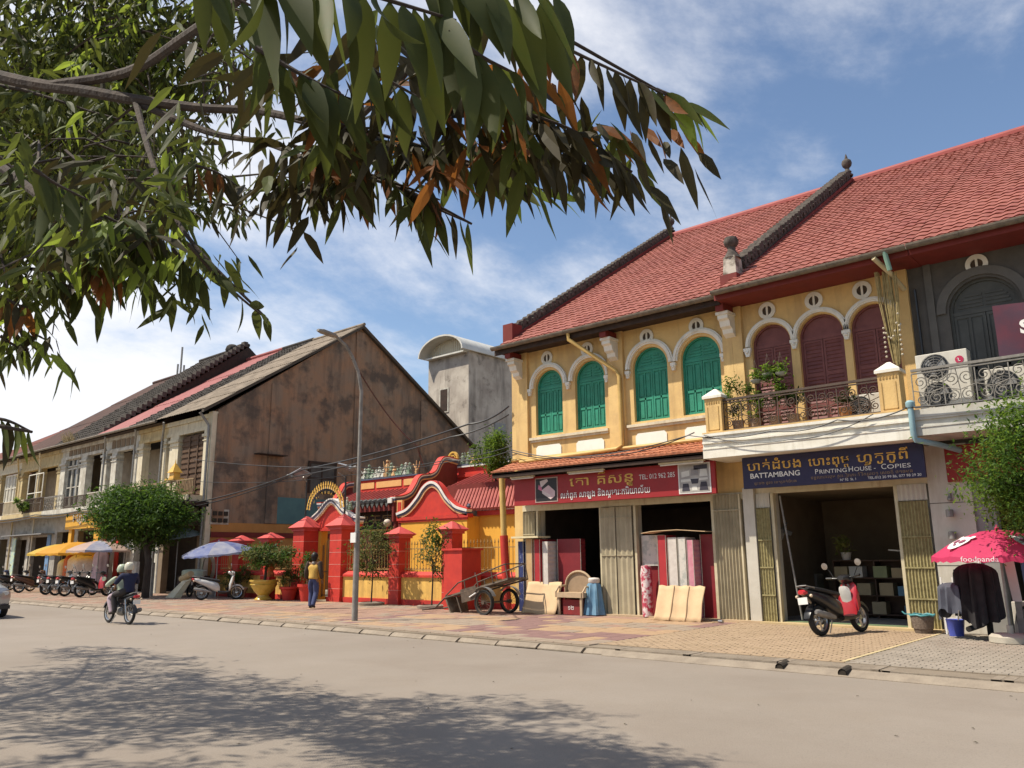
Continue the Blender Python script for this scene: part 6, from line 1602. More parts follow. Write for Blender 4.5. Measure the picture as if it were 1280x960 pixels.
psg = dict(pelvis=(-.45, 0, .92), waist=(-.46, 0, 1.08), chest=(-.42, 0, 1.28), neck=(-.39, 0, 1.44), head=(-.36, 0, 1.56),
           hipl=(-.42, .11, .90), kneel=(-.06, .24, .80), anklel=(-.16, .22, .38), toel=(-.02, .23, .32), hipr=(-.42, -.11, .90), kneer=(-.06, -.24, .80), ankler=(-.16, -.22, .38), toer=(-.02, -.23, .32),
           shl=(-.41, .20, 1.37), elbowl=(-.28, .31, 1.14), wristl=(-.06, .22, 1.02), shr=(-.41, -.20, 1.37), elbowr=(-.28, -.31, 1.14), wristr=(-.06, -.22, 1.02))
figure('person', 'passenger in navy shirt and dark trousers sitting behind the driver', psg, (-21.6, 9.3, .03), radians(182), navy, darkpants, shoem, sleeves=.1, scale=.89, helmet=pm('cream_helmet', (.62, .58, .46), None, 4, .3), group='people on the motorcycle')

# ---------------------------------------------------------------- handcart
HC = thing('handcart', 'rusty two wheeled handcart tipped on its handles beside the red meter box', 'cart', (-15.8, 16.4, .1))
cm = pm('cart_steel', (.075, .055, .042), (.14, .10, .07), 10, .7, .2); cw = pm('cart_boards', (.20, .155, .11), (.12, .09, .06), 7, .85, .2)
def cp(u, y, h=0): # point on the tilted bed, u along 0..1
    x = -16.55 + 2.35 * u; z = .50 + .52 * u; return (x - .22*h, y, z + h * .95)
Y0, Y1 = 15.95, 16.75
for y in (Y0, Y1):
    mb = MB(); mb.tube([(-17.45, y, .16), (-16.9, y, .24), cp(0, y), cp(1, y)], .025, 7); mb.build('long_rail', cm, HC, smooth=True)
    mb = MB(); mb.tube([cp(.02, y, .05), cp(.25, y, .3), cp(1, y, .42)], .018, 6)
    for u in (.35, .55, .78, 1.0): mb.tube([cp(u, y), cp(u, y, .42 if u > .9 else .3 + .12*(u-.25)/.75)], .016, 6)
    mb.build('side_rail', cm, HC, smooth=True)
MB().tube([(-17.45, Y0, .16), (-17.45, Y1, .16)], .02, 7).build('handle_bar', cm, HC, smooth=True)
for u in (0, .33, .66, 1): MB().tube([cp(u, Y0), cp(u, Y1)], .02, 6).build('cross_bar', cm, HC)
MB().tube([cp(1, Y0, .42), cp(1, Y1, .42)], .018, 6).build('end_rail', cm, HC)
for k in range(6):
    a, b = Y0 + .03 + k*.125, Y0 + .14 + k*.125
    MB().mesh([cp(0, a, .03), cp(0, b, .03), cp(1, b, .03), cp(1, a, .03), cp(0, a, .055), cp(0, b, .055), cp(1, b, .055), cp(1, a, .055)], [(0, 1, 2, 3), (4, 7, 6, 5), (0, 4, 5, 1), (1, 5, 6, 2), (2, 6, 7, 3), (3, 7, 4, 0)]).build('bed_board', cw, HC)
MB().mesh([cp(.0, Y0, .02), cp(.0, Y1, .02), (-16.45, Y1, .12), (-16.35, Y0, .12), cp(.02, Y0, .02), cp(.02, Y1, .02), (-16.40, Y1, .12), (-16.30, Y0, .12)], [(0, 1, 2, 3), (7, 6, 5, 4), (0, 3, 7, 4), (1, 5, 6, 2)]).build('front_panel', cw, HC)
MB().box(-15.9, -15.3, Y0 - .02, Y0, .45, .8, Matrix.Translation((-15.6, 0, .62)) @ Matrix.Rotation(radians(-12), 4, 'Y') @ Matrix.Translation((15.6, 0, -.62))).build('side_plate', cm, HC)
for y in (Y0 + .02, Y1 - .02): MB().tube([cp(.18, y), (-15.9, y, .11)], .022, 6).build('leg', cm, HC)
mb = MB(); mb.tube([(-14.95, Y0 - .12, .43), (-14.95, Y1 + .12, .43)], .025, 6); mb.build('axle', cm, HC)
for y in (Y0 - .10, Y1 + .10):
    M = Matrix.Translation((-14.95, y, .43)) @ Matrix.Rotation(pi/2, 4, 'X')
    w = MB(); w.lathe([(.27, -.04), (.31, -.055), (.33, 0), (.31, .055), (.27, .04)], (0, 0, 0), 26, M); w = w.build('wheel', rubber, HC, smooth=True)
    q_ = MB(); q_.lathe([(.27, -.03), (.25, -.03), (.25, .03), (.27, .03)], (0, 0, 0), 22, M); q_.lathe([(.001, -.06), (.05, -.06), (.05, .06), (.001, .06)], (0, 0, 0), 10, M)
    for k in range(16): a = k*pi/8; q_.tube([(-14.95, y, .43), (-14.95 + .26*cos(a), y, .43 + .26*sin(a))], .005, 4)
    q_.build('rim', cm, w)
    mb = MB(); mb.mesh([(-14.95 + .40*cos(a), yy, .43 + .40*sin(a)) for a in [radians(25 + 13*k) for k in range(10)] for yy in (y - .07, y + .07)], [(2*k, 2*k+1, 2*k+3, 2*k+2) for k in range(9)]); mb.build('mudguard', greym, HC, smooth=True, fixn=False)
MB().tube([(-15.55, Y0 - .04, .55), (-15.2, Y0 - .04, .72)], .02, 6).build('pale_strap', paper, HC)
# ---------------------------------------------------------------- car nose at the left edge
CA = thing('parked_car', 'silver car nose entering the photo at the left edge of the road', 'car', (0, 0, 0))
silver = pm('car_silver', (.45, .46, .47), (.4, .41, .42), 3, .25, metal=.6, spec=.6)
carsec = [(2.15, .55, .55, .20), (2.05, .60, .78, .28), (1.5, .62, .86, .34), (.9, .66, .88, .38), (-.9, .68, .88, .40), (-1.7, .68, .86, .38), (-2.1, .64, .70, .28)]
mb = MB(); loft(mb, carsec, 20, 4.0); b = mb.build('body', silver, CA, smooth=True); b.location = (0, 0, 0)
mb = MB(); loft(mb, [(1.05, .98, .70, .10), (.55, 1.18, .66, .26), (-.6, 1.20, .66, .28), (-1.5, 1.05, .68, .14)], 18, 3.6); o = mb.build('cabin_glass', glassd, CA, smooth=True); o.location = (0, 0, 0)
mb = MB(); loft(mb, [(.35, 1.42, .55, .04), (-.1, 1.45, .60, .05), (-.8, 1.43, .58, .05)], 16, 4); o = mb.build('roof', silver, CA, smooth=True); o.location = (0, 0, 0)
for x, y in ((1.35, .80), (1.35, -.80), (-1.35, .80), (-1.35, -.80)):
    wheel(CA, x, .32, .09, False, y)
for y in (-.58, .58):
    mb = MB(); loft(mb, [(2.0, .72, .17, .07, y), (2.12, .70, .13, .05, y)], 10); o = mb.build('headlight', MATS['lamp_glass'], CA, smooth=True)
MB().box(2.10, 2.18, -.4, .4, .42, .58).build('grille', blackm, CA); MB().box(2.02, 2.2, -.75, .75, .28, .38).build('bumper', blackm, CA)
CA.location = (-28.35, 7.45, .02)
# ---------------------------------------------------------------- vegetation
def leafmat(nm, c1, c2, t, amt=.35, rough=.6):
    return pm(nm, c1, c2, 7, rough, spec=.12, trans=(t, amt))
LG = leafmat('leaf_green', (.048, .062, .020), (.06, .07, .022), (.13, .15, .03), .22)
LD = leafmat('leaf_dark_olive', (.055, .050, .022), (.045, .035, .018), (.08, .065, .02), .18)
LB = leafmat('leaf_bright', (.11, .17, .035), (.15, .20, .04), (.36, .46, .06), .45)
LO = leafmat('leaf_rust', (.20, .075, .025), (.10, .05, .02), (.40, .15, .03), .35)
LM = leafmat('leaf_mid_green', (.06, .085, .025), (.08, .085, .025), (.20, .24, .04), .3)
barkm = pm('dark_bark', (.075, .055, .042), (.045, .034, .028), 9, .9, .5, 30, zstr=.3)
def leaf_mesh(nm, mt, w=.13, curl=.10, bite=False, seed=0):
    r = random.Random(seed); n = 8; vs = []; fs = []
    for i in range(n + 1):
        t = i / n; hw = w * (sin(pi * min(1, t * 1.02) ** .85) ** .8) * (1 - .35 * t) * 1.15
        if i in (0, n): hw = .004
        z = -curl * t * t + .0; f = .25 * hw
        k = r.uniform(.9, 1.08)
        vs += [(t, hw * k, z + f), (t, 0, z), (t, -hw * (2 - k), z + f)]
    for i in range(n):
        a = 3 * i; fs += [(a, a+1, a+4, a+3), (a+1, a+2, a+5, a+4)]
    me = bpy.data.meshes.new(nm); me.from_pydata(vs, [], fs); me.materials.append(mt)
    for p in me.polygons: p.use_smooth = True
    return me
LMESH = {}
for k, mt in (('g', LG), ('d', LD), ('l', LB), ('o', LO), ('m', LM)):
    LMESH[k] = [leaf_mesh('leaf', mt, (.118 if k == 'g' else .098) + .016 * j, .06 + .12 * j, seed=j) for j in range(3)]
TR = thing('overhanging_tree', 'large roadside tree whose leafy branches hang over the top left of the photo', 'tree', (-11.4, -1.2, 0))
TO = Vector(TR.location)
mb = MB(); mb.tube([(-11.4, -1.2, -.1), (-11.35, -1.15, 1.2), (-11.2, -1.0, 2.6), (-10.9, -.7, 3.9)], [.34, .27, .24, .2], 14); mb.build('trunk', barkm, TR, smooth=True)
limbs = [
    [(-10.9, -.7, 3.9), (-8.2, .2, 4.7), (-5.291, 0.793, 4.316), (-3.884, 1.116, 3.798), (-3.258, 1.275, 3.539), (-2.91, 1.393, 3.412), (-2.556, 1.476, 3.288), (-2.05, 1.486, 3.013), (-1.651, 1.458, 2.783), (-1.41, 1.547, 2.668)],
    [(-3.262, 1.278, 3.53), (-2.852, 1.406, 3.287), (-2.523, 1.465, 3.142), (-1.99, 1.355, 2.823), (-1.683, 1.426, 2.666), (-1.535, 1.578, 2.557)],
    [(-3.884, 1.116, 3.798), (-3.224, 1.218, 3.631), (-2.27, 1.04, 3.263), (-1.525, 0.86, 2.933), (-1.116, 0.811, 2.756), (-0.89, 0.853, 2.62)],
    [(-5.29, .79, 4.316), (-4.005, 0.796, 3.492), (-3.203, 0.882, 2.986), (-2.662, 0.882, 2.666), (-2.567, 0.955, 2.552)],
    [(-3.262, 1.278, 3.53), (-2.828, 1.185, 3.069), (-2.359, 1.109, 2.623), (-2.137, 1.292, 2.325)],
    [(-1.525, 0.86, 2.933), (-1.279, 0.974, 2.952), (-1.19, 1.251, 2.963), (-0.907, 1.647, 2.743)],
    [(-2.05, 1.486, 3.013), (-1.544, 1.3, 2.899), (-1.291, 1.187, 2.756), (-1.014, 1.632, 2.564)],
    [(-4.005, 0.796, 3.492), (-2.962, 0.73, 2.565), (-2.7, 0.769, 2.326), (-2.71, 0.815, 2.235)],
    [(-5.29, .79, 4.316), (-3.6, .5, 2.9), (-3.111, 0.515, 2.146), (-2.299, 0.595, 1.946), (-2.268, 0.714, 1.925)],
    [(-10.9, -.7, 3.9), (-10.5, .6, 5.2), (-9.6, 2.4, 6.0), (-8.6, 2.9, 6.8)], [(-8.2, .2, 4.7), (-7.4, 1.4, 5.4), (-6.6, 2.2, 5.9), (-5.4, 2.6, 5.7)],
    [(-10.9, -.7, 3.9), (-12.4, .4, 5.0), (-14, 1.6, 5.8), (-17.5, 3.2, 5.9)], [(-8.2, .2, 4.7), (-6.3, 1.2, 4.9), (-5.0, 1.9, 4.4)]]
rr0 = [.10, .014, .022, .03, .012, .009, .010, .014, .014, .10, .05, .11, .035]
for pts, r0 in zip(limbs, rr0):
    P = [Vector((p.x, p.y, p.z)) for p in catmull(pts, 5)]
    n = len(P); MB().tube(P, [r0 * (1 - .96 * (i / (n - 1)) ** (.24 if r0 == .10 else .9)) + .003 for i in range(n)], 8).build('branch', barkm, TR, smooth=True)
# hanging twigs with separate leaves
sprays = [
    (0.215, 17, 'g', [(-1.081, 0.565, 2.556), (-0.983, 0.653, 2.526), (-0.914, 0.766, 2.51), (-0.888, 0.872, 2.524)]),
    (0.2, 12, 'g', [(-0.924, 0.808, 2.627), (-0.842, 0.926, 2.597), (-0.784, 1.038, 2.615)]),
    (0.17, 10, 'g', [(-1.31, 0.731, 2.594), (-1.243, 0.8, 2.536), (-1.211, 0.874, 2.513)]),
    (0.19, 8, 'g', [(-0.877, 0.842, 2.479), (-0.852, 0.896, 2.449), (-0.848, 0.975, 2.455)]),
    (0.16, 8, 'g', [(-1.13, 0.83, 2.561), (-1.119, 0.881, 2.529), (-1.116, 0.983, 2.523)]),
    (0.16, 7, 'g', [(-1.372, 0.634, 2.752), (-1.369, 0.685, 2.726), (-1.348, 0.746, 2.713)]),
    (0.155, 22, 'd', [(-1.19, 1.251, 2.963), (-1.074, 1.386, 2.845), (-0.974, 1.514, 2.776), (-0.907, 1.647, 2.743)]),
    (0.15, 7, 'l', [(-0.928, 1.624, 2.759), (-0.891, 1.659, 2.737), (-0.868, 1.685, 2.717)]),
    (0.16, 22, 'd', [(-1.291, 1.187, 2.756), (-1.179, 1.354, 2.689), (-1.075, 1.477, 2.635), (-1.014, 1.632, 2.564)]),
    (0.14, 14, 'd', [(-1.429, 1.375, 2.764), (-1.33, 1.525, 2.693), (-1.204, 1.649, 2.66), (-1.139, 1.709, 2.636)]),
    (0.15, 16, 'd', [(-1.653, 1.12, 2.741), (-1.537, 1.299, 2.713), (-1.434, 1.443, 2.673), (-1.366, 1.6, 2.648)]),
    (0.13, 9, 'l', [(-1.443, 1.516, 2.668), (-1.369, 1.603, 2.638), (-1.305, 1.669, 2.616)]),
    (0.15, 15, 'o', [(-1.8, 1.119, 2.726), (-1.718, 1.277, 2.685), (-1.633, 1.414, 2.645), (-1.581, 1.492, 2.618)]),
    (0.14, 9, 'm', [(-1.649, 1.397, 2.644), (-1.596, 1.49, 2.597), (-1.535, 1.578, 2.557)]),
    (0.13, 8, 'm', [(-1.877, 1.225, 2.708), (-1.865, 1.274, 2.671), (-1.816, 1.354, 2.658)]),
    (0.13, 8, 'g', [(-2.304, 1.051, 2.536), (-2.3, 1.104, 2.485), (-2.287, 1.152, 2.455)]),
    (0.12, 11, 's', [(-2.195, 1.048, 2.518), (-2.183, 1.136, 2.439), (-2.157, 1.232, 2.367), (-2.137, 1.292, 2.325)]),
    (0.14, 10, 'o', [(-2.504, 0.862, 2.509), (-2.493, 0.919, 2.483), (-2.477, 0.974, 2.468)]),
    (0.13, 8, 'm', [(-2.638, 0.822, 2.48), (-2.632, 0.869, 2.452), (-2.622, 0.915, 2.434)]),
    (0.13, 7, 'o', [(-2.604, 0.693, 2.363), (-2.597, 0.734, 2.346), (-2.59, 0.765, 2.34)]),
    (0.1, 6, 'm', [(-2.723, 0.738, 2.273), (-2.718, 0.772, 2.253), (-2.71, 0.815, 2.235)]),
    (0.12, 8, 'm', [(-2.299, 0.595, 1.946), (-2.283, 0.652, 1.951), (-2.268, 0.714, 1.925)]),
    (0.15, 12, 'g', [(-2.443, 0.896, 2.633), (-2.421, 0.987, 2.602), (-2.398, 1.082, 2.558)]),
    (0.13, 10, 'o', [(-2.447, 1.145, 2.904), (-2.412, 1.228, 2.893), (-2.39, 1.308, 2.856)]),
    (0.16, 8, 'g', [(-2.028, 0.571, 2.524), (-2.022, 0.625, 2.5), (-2.009, 0.696, 2.478)]),
    (0.15, 8, 'l', [(-2.617, 1.147, 3.041), (-2.66, 1.193, 2.919), (-2.669, 1.248, 2.848)]),
]
rl = random.Random(17); nleaf = 0
for (ll, n, st, pts) in sprays:
    P = [Vector((p.x, p.y, p.z)) for p in catmull(pts, 6)]
    tip = P[-1] + (P[-1] - P[-2]).normalized() * .02
    MB().tube(P, [.006 * (1 - .6 * i / (len(P) - 1)) for i in range(len(P))], 5).build('twig', barkm, TR, smooth=True)
    for i in range(n):
        f = (i + .5) / n; k = f * (len(P) - 1); a = int(k); p = P[a].lerp(P[min(a + 1, len(P) - 1)], k - a)
        tw = (P[min(a + 1, len(P) - 1)] - P[max(a - 1, 0)]).normalized()
        side = tw.cross(Vector((0, 0, 1))).normalized() * (1 if i % 2 else -1)
        if st == 's': d = (side * .7 + tw * .35 + Vector((0, 0, rl.uniform(-.5, .35)))).normalized()
        elif st == 'l': d = (side * .35 + tw * (.5 + .8 * f) + Vector((0, 0, -.75 + .5 * f + rl.uniform(-.15, .15)))).normalized()
        else: d = (side * rl.uniform(.1, .5) + tw * rl.uniform(.0, .45) + Vector((rl.uniform(-.12, .12), rl.uniform(-.12, .12), -1))).normalized()
        up = (side * rl.uniform(-1, 1) + Vector((rl.uniform(-.6, .6), rl.uniform(-.6, .6), .5)))
        y_ = up.cross(d).normalized(); z_ = d.cross(y_)
        key = {'s': 'g', 'l': 'l' if rl.random() < .6 else 'm', 'o': 'o' if rl.random() < .5 else 'd', 'd': 'd' if rl.random() < .75 else ('m' if rl.random() < .6 else 'o'), 'g': 'g' if rl.random() < .85 else 'm', 'm': rl.choice('mmgd')}[st]
        s = ll * rl.uniform(.72, 1.12)
        M = Matrix((d, y_, z_)).transposed().to_4x4()
        o = bpy.data.objects.new('leaf', LMESH[key][rl.randrange(3)]); COL.objects.link(o); o.parent = TR
        o.location = p - TO; o.rotation_euler = M.to_euler(); o.scale = (s, s * rl.uniform(.8, 1.15), s); nleaf += 1
def leaf_cloud(par, blobs, seed, mats, name='foliage', fr=(.55, .25, .1, .1)):
    """pinnate sprigs scattered in ellipsoids; real leaf shaped faces, one joined mesh per tone"""
    r = random.Random(seed); mbs = [MB() for _ in mats]
    for (c, rad, nsp, ll) in blobs:
        for i in range(nsp):
            while True:
                v = Vector((r.uniform(-1, 1), r.uniform(-1, 1), r.uniform(-1, 1)))
                if v.length < 1: break
            p = Vector(c) + Vector((v.x * rad[0], v.y * rad[1], v.z * rad[2]))
            tw = Vector((r.gauss(0, 1), r.gauss(0, 1), r.gauss(-.1, .35))).normalized(); L_ = r.uniform(1.5, 3) * ll
            q = r.random(); mi = 0
            acc = 0
            for j, f in enumerate(fr):
                acc += f
                if q < acc: mi = j; break
            nl = r.randint(5, 9)
            for k in range(nl):
                b = p + tw * L_ * k / nl + Vector((0, 0, -.05 * L_ * (k / nl) ** 2))
                sd = tw.cross(Vector((0, 0, 1))).normalized() * (1 if k % 2 else -1)
                d = (sd * r.uniform(.2, .8) + tw * r.uniform(.1, .5) + Vector((0, 0, r.uniform(-1.2, -.1)))).normalized()
                n_ = d.cross(Vector((r.uniform(-1, 1), r.uniform(-1, 1), r.uniform(-1, 1)))).normalized(); l = ll * r.uniform(.65, 1.2); w = l * .118
                m1 = b + d * l * .45; dn_ = Vector((0, 0, -l * .06)); z_ = d.cross(n_) * l * .03
                mbs[mi].mesh([b, b + d*l*.2 + n_*w*.78 + z_, m1 + n_*w + z_, b + d*l*.75 + n_*w*.62 + dn_, b + d*l + dn_*2, b + d*l*.75 - n_*w*.62 + dn_, m1 - n_*w + z_, b + d*l*.2 - n_*w*.78 + z_, m1], [(0, 1, 8, 7), (1, 2, 8), (2, 3, 8), (3, 4, 8), (4, 5, 8), (5, 6, 8), (6, 7, 8)])
    for m_, mt in zip(mbs, mats):
        if m_.v: m_.build(name, mt, par, kind='stuff', fixn=False)
blobs = [((-7.45, 2.10, 6.19), (1.5, 1.0, 1.0), 420, .17), ((-6.27, 2.54, 5.86), (1.0, .7, .75), 220, .15), ((-6.07, 1.73, 4.63), (.9, .6, .75), 210, .15),
         ((-5.05, 1.97, 4.17), (.55, .4, .40), 62, .13), ((-5.35, 2.60, 5.50), (.45, .35, .4), 40, .15), ((-4.54, 1.24, 3.29), (.55, .3, .40), 95, .13),
         ((-4.05, 1.37, 3.30), (.35, .25, .22), 45, .12), ((-4.12, 1.82, 3.82), (.42, .3, .25), 38, .12), ((-4.3, 2.12, 3.63), (.26, .2, .14), 18, .11), ((-7.05, 2.41, 5.68), (1.0, .6, .8), 260, .16), ((-4.60, 2.40, 4.85), (.3, .3, .25), 10, .13),
         ((-12.8, 1.5, 6.2), (3.4, 1.9, 1.1), 1150, .2), ((-9.4, 2.6, 5.7), (1.6, 1.1, .8), 420, .17), ((-9.0, 3.0, 7.2), (1.6, .8, .5), 150, .17), ((-16.5, 3.2, 5.9), (2.6, .9, .6), 220, .2),
         ((-10, -1.5, 7), (3.5, 2.2, 1.4), 260, .22), ((-7.5, -.6, 6.6), (2.6, 1.2, 1.0), 150, .2), ((-8.2, 2.4, 5.6), (1.2, .7, .5), 90, .16)]
leaf_cloud(TR, blobs, 5, [LG, LM, LB, LD])
nb = [((-1.72, 1.25, 2.74), (.20, .10, .05), 17, .125), ((-1.50, 1.38, 2.72), (.16, .12, .04), 14, .13), ((-1.25, 1.30, 2.72), (.16, .12, .05), 15, .14), ((-1.12, 1.50, 2.68), (.12, .10, .04), 9, .13), ((-1.45, 1.0, 2.80), (.22, .12, .08), 11, .15), ((-1.86, 1.25, 2.72), (.10, .08, .04), 8, .12)]
leaf_cloud(TR, nb, 15, [LD, LM, LO, LG], fr=(.5, .15, .15, .2))
nb2 = [((-2.30, 1.10, 2.50), (.07, .06, .05), 6, .11), ((-2.49, .92, 2.50), (.08, .08, .06), 9, .11), ((-2.63, .86, 2.48), (.10, .08, .06), 12, .10), ((-2.60, .73, 2.38), (.06, .05, .08), 7, .10), ((-2.42, .98, 2.62), (.16, .12, .05), 16, .12), ((-2.46, 1.20, 2.92), (.14, .12, .06), 6, .11), ((-2.75, 1.0, 2.78), (.30, .22, .12), 22, .11), ((-3.1, .95, 3.0), (.35, .25, .2), 14, .12), ((-2.71, .78, 2.27), (.06, .05, .05), 5, .09)]
leaf_cloud(TR, nb2, 16, [LG, LM, LD, LB], fr=(.35, .25, .28, .12))
# fine twigs through the near part of the crown
rt_ = random.Random(8); mb = MB()
for i in range(150):
    c, rad = blobs[rt_.choice((0, 1, 2, 3, 4, 5, 6, 7, 9, 10))][:2]
    p = Vector(c) + Vector([rt_.uniform(-.9, .9) * q for q in rad]); d = Vector((rt_.gauss(.3, .8), rt_.gauss(.2, .5), rt_.gauss(-.2, .5))).normalized() * rt_.uniform(.3, .9)
    mb.tube([p, p + d * .5 + Vector((0, 0, .04)), p + d], [.009, .006, .003], 4, cap=False)
mb.build('fine_twigs', barkm, TR, kind='stuff', smooth=True)

# dense clipped round tree on the left footway
def bushy_tree(nm, label, x, y, crown_c, rad, n, lsz, trunk_r, seed, mats, lean=(0, 0), cl=60, cat='tree', base=.1):
    T = thing(nm, label, cat, (x, y, base))
    P = [(x, y, base), (x + .04, y, base + (crown_c[2] - base) * .45), (crown_c[0], crown_c[1], crown_c[2] - rad[2] * .3)]
    MB().tube(P, [trunk_r, trunk_r * .8, trunk_r * .6], 9).build('trunk', barkm, T, smooth=True)
    r = random.Random(seed)
    for k in range(7):
        a = 2*pi*k/7 + r.uniform(-.3, .3)
        e = Vector(crown_c) + Vector((cos(a) * rad[0] * .75, sin(a) * rad[1] * .75, r.uniform(-.3, .5) * rad[2]))
        s = Vector(P[1]).lerp(Vector(P[2]), r.uniform(.3, .9)); MB().tube([s, s.lerp(e, .5) + Vector((0, 0, .1 * rad[2])), e], [trunk_r * .45, trunk_r * .3, trunk_r * .08], 6).build('limb', barkm, T, smooth=True)
    mbs = [MB() for _ in mats]
    cs = []
    for i in range(cl):
        while True:
            v = Vector((r.uniform(-1, 1), r.uniform(-1, 1), r.uniform(-1, 1)))
            if .45 < v.length < 1: break
        cs.append((Vector((v.x * rad[0], v.y * rad[1], v.z * rad[2])) * r.uniform(.8, 1.06), r.uniform(.10, .24), r.choice((0, 0, 0, 1, 1, 2)) % len(mats)))
    for i in range(n):
        cc, s, mi = cs[r.randrange(cl)]
        if r.random() < .2: mi = r.randrange(len(mats))
        p = Vector(crown_c) + cc + Vector((r.gauss(0, s * rad[0]), r.gauss(0, s * rad[1]), r.gauss(0, s * rad[2] * .8)))
        d = Vector((r.gauss(0, 1), r.gauss(0, 1), r.gauss(-.2, .7))).normalized(); sd = d.cross(Vector((r.gauss(0, .4), r.gauss(0, .4), 1))).normalized(); l = lsz * r.uniform(.6, 1.35); w = l * .42
        nn = sd.cross(d) * l * .08
        mbs[mi].mesh([p, p + d*l*.45 + sd*w*.5 + nn, p + d*l - nn, p + d*l*.45 - sd*w*.5 + nn, p + d*l*.5], [(0, 1, 4), (1, 2, 4), (2, 3, 4), (3, 0, 4)])
    for m_, mt in zip(mbs, mats):
        if m_.v: m_.build('foliage', mt, T, kind='stuff', fixn=False)
    return T
F1 = leafmat('foliage_green', (.05, .10, .022), (.035, .07, .016), (.12, .22, .03), .3, .5)
F2 = leafmat('foliage_light', (.10, .17, .03), (.08, .13, .025), (.28, .42, .05), .35, .5)
F3 = leafmat('foliage_dark', (.03, .055, .015), (.025, .045, .012), (.06, .10, .02), .2, .5)
F4 = leafmat('foliage_dusty', (.12, .13, .055), (.09, .10, .04), (.25, .27, .08), .3, .6)
F5 = leafmat('foliage_reddish', (.28, .16, .05), (.2, .14, .04), (.5, .3, .08), .35, .5)
bushy_tree('round_street_tree', 'dense dark green round tree on the left footway behind the motorcycle', -33.2, 15.25, (-33.9, 15.2, 3.45), (2.15, 1.9, 1.30), 21000, .17, .16, 3, [F1, F1, F3, F2], cl=190)
bushy_tree('leafy_tree', 'bright green leafy tree at the right edge over the pink umbrella', -.8, 15.3, (-1.95, 15.0, 2.90), (1.22, 1.2, 1.32), 19000, .085, .08, 5, [F1, F2, F2], cl=140)
bushy_tree('corner_bush', 'light green bush growing behind the temple roof at the yellow shophouse corner', -20.3, 22.2, (-20.2, 22.0, 5.35), (.78, .7, .92), 4200, .13, .05, 6, [F2, F1, F2], cl=50, base=2.0)
bushy_tree('small_roof_plant', 'small green plant at the far left balcony of the row houses', -52.8, 16.6, (-52.8, 16.6, 4.9), (.5, .4, .5), 700, .16, .03, 8, [F1, F2], cl=14, cat='plant', base=4.3)
# young trees in ring planters
def young(label, x, y, h, rx, seed, n):
    T = bushy_tree('young_tree', label, x, y, (x + .05, y, .1 + h * .66), (rx, rx, h * .36), n, .11, .028, seed, [F4, F1, F4], cl=26)
    T['group'] = 'young trees in ring planters'
    MB().lathe([(.42, 0), (.44, .10), (.36, .12), (.34, .05), (.001, .04)], (x, y, .1), 20).build('planter_ring', stone, T, smooth=True)
young('bushy young tree in a low ring planter right of the lamp post', -21.1, 17.05, 2.65, .72, 41, 2100)
young('slender young tree in a low ring planter left of the red meter box', -18.2, 17.0, 2.55, .48, 43, 1200)
# big yellow urn with bonsai
UR = thing('flower_pot', 'large yellow glazed urn holding a spreading bonsai tree left of the gate', 'pot', (-27.2, 16.9, .1), 'pots before the temple')
glz = pm('yellow_glaze', (.62, .42, .07), (.50, .32, .05), 5, .3, spec=.6)
MB().lathe([(.30, 0), (.32, .05), (.22, .14), (.20, .2), (.34, .34), (.46, .52), (.48, .66), (.52, .70), (.52, .75), (.44, .75), (.42, .68), (.001, .66)], (-27.2, 16.9, .1), 26).build('bowl', glz, UR, smooth=True)
MB().lathe([(.485, 0), (.50, .02), (.485, .04)], (-27.2, 16.9, .66), 26).build('rim_band', glz, UR, smooth=True)
bt = bushy_tree('bonsai_tree', 'wide spreading potted tree growing from the yellow urn', -27.15, 16.9, (-27.0, 16.9, 1.72), (1.25, .9, .48), 3400, .14, .06, 51, [F4, F1, F3, F4], cl=40, base=.75)
pots = [(-25.0, 17.3, .36, .62, redp, 'dark red tapered pot with a leafy shrub before the gate pillar', 1.15, 900, .42), (-26.3, 17.4, .34, .5, redp, 'dark red pot half hidden behind the yellow urn', .7, 500, .35), (-28.9, 16.9, .3, .45, greym, 'grey bucket standing beside the white scooter', 0, 0, 0), (-29.7, 17.4, .3, .4, darkwood, 'dark pot with trailing leaves left of the yellow urn', .9, 900, .5), (-30.4, 17.5, .3, .4, darkwood, 'dark pot with low leaves under the fence behind the scooter', .6, 500, .4)]
for i, (x, y, rr, h, mt, lb, ph, n, rx) in enumerate(pots):
    T = thing('flower_pot', lb, 'pot', (x, y, .1), 'pots before the temple')
    MB().lathe([(.001, 0), (rr*.6, 0), (rr*.85, h*.8), (rr, h*.85), (rr, h), (rr*.88, h), (rr*.8, h*.85), (.001, h*.8)], (x, y, .1), 18).build('bowl', mt, T, smooth=True)
    if n: bushy_tree('potted_shrub', 'leafy shrub growing in the ' + lb.split(' with')[0].split(' half')[0] + (' at the gate', ' behind the urn', '', ' left of the urn', ' by the scooter')[i], x, y, (x, y, .1 + h + ph * .5), (rx, rx, ph * .5), n, .12, .02, 60 + i, [F4, F1], cl=16, cat='plant', base=.1 + h * .7)
q = thing('incense_shrine', 'small red carved pillar shrine standing behind the yellow urn', 'shrine', (-27.5, 17.35, .1)); MB().box(-27.65, -27.35, 17.2, 17.5, .1, .95).build('base', redp, q)
MB().lathe([(.14, 0), (.16, .1), (.1, .2), (.15, .35), (.1, .5), (.16, .62), (.05, .8)], (-27.5, 17.35, .95), 8).build('carving', pm('carved_orange_red', (.5, .10, .04), (.4, .2, .06), 9, .7), q)
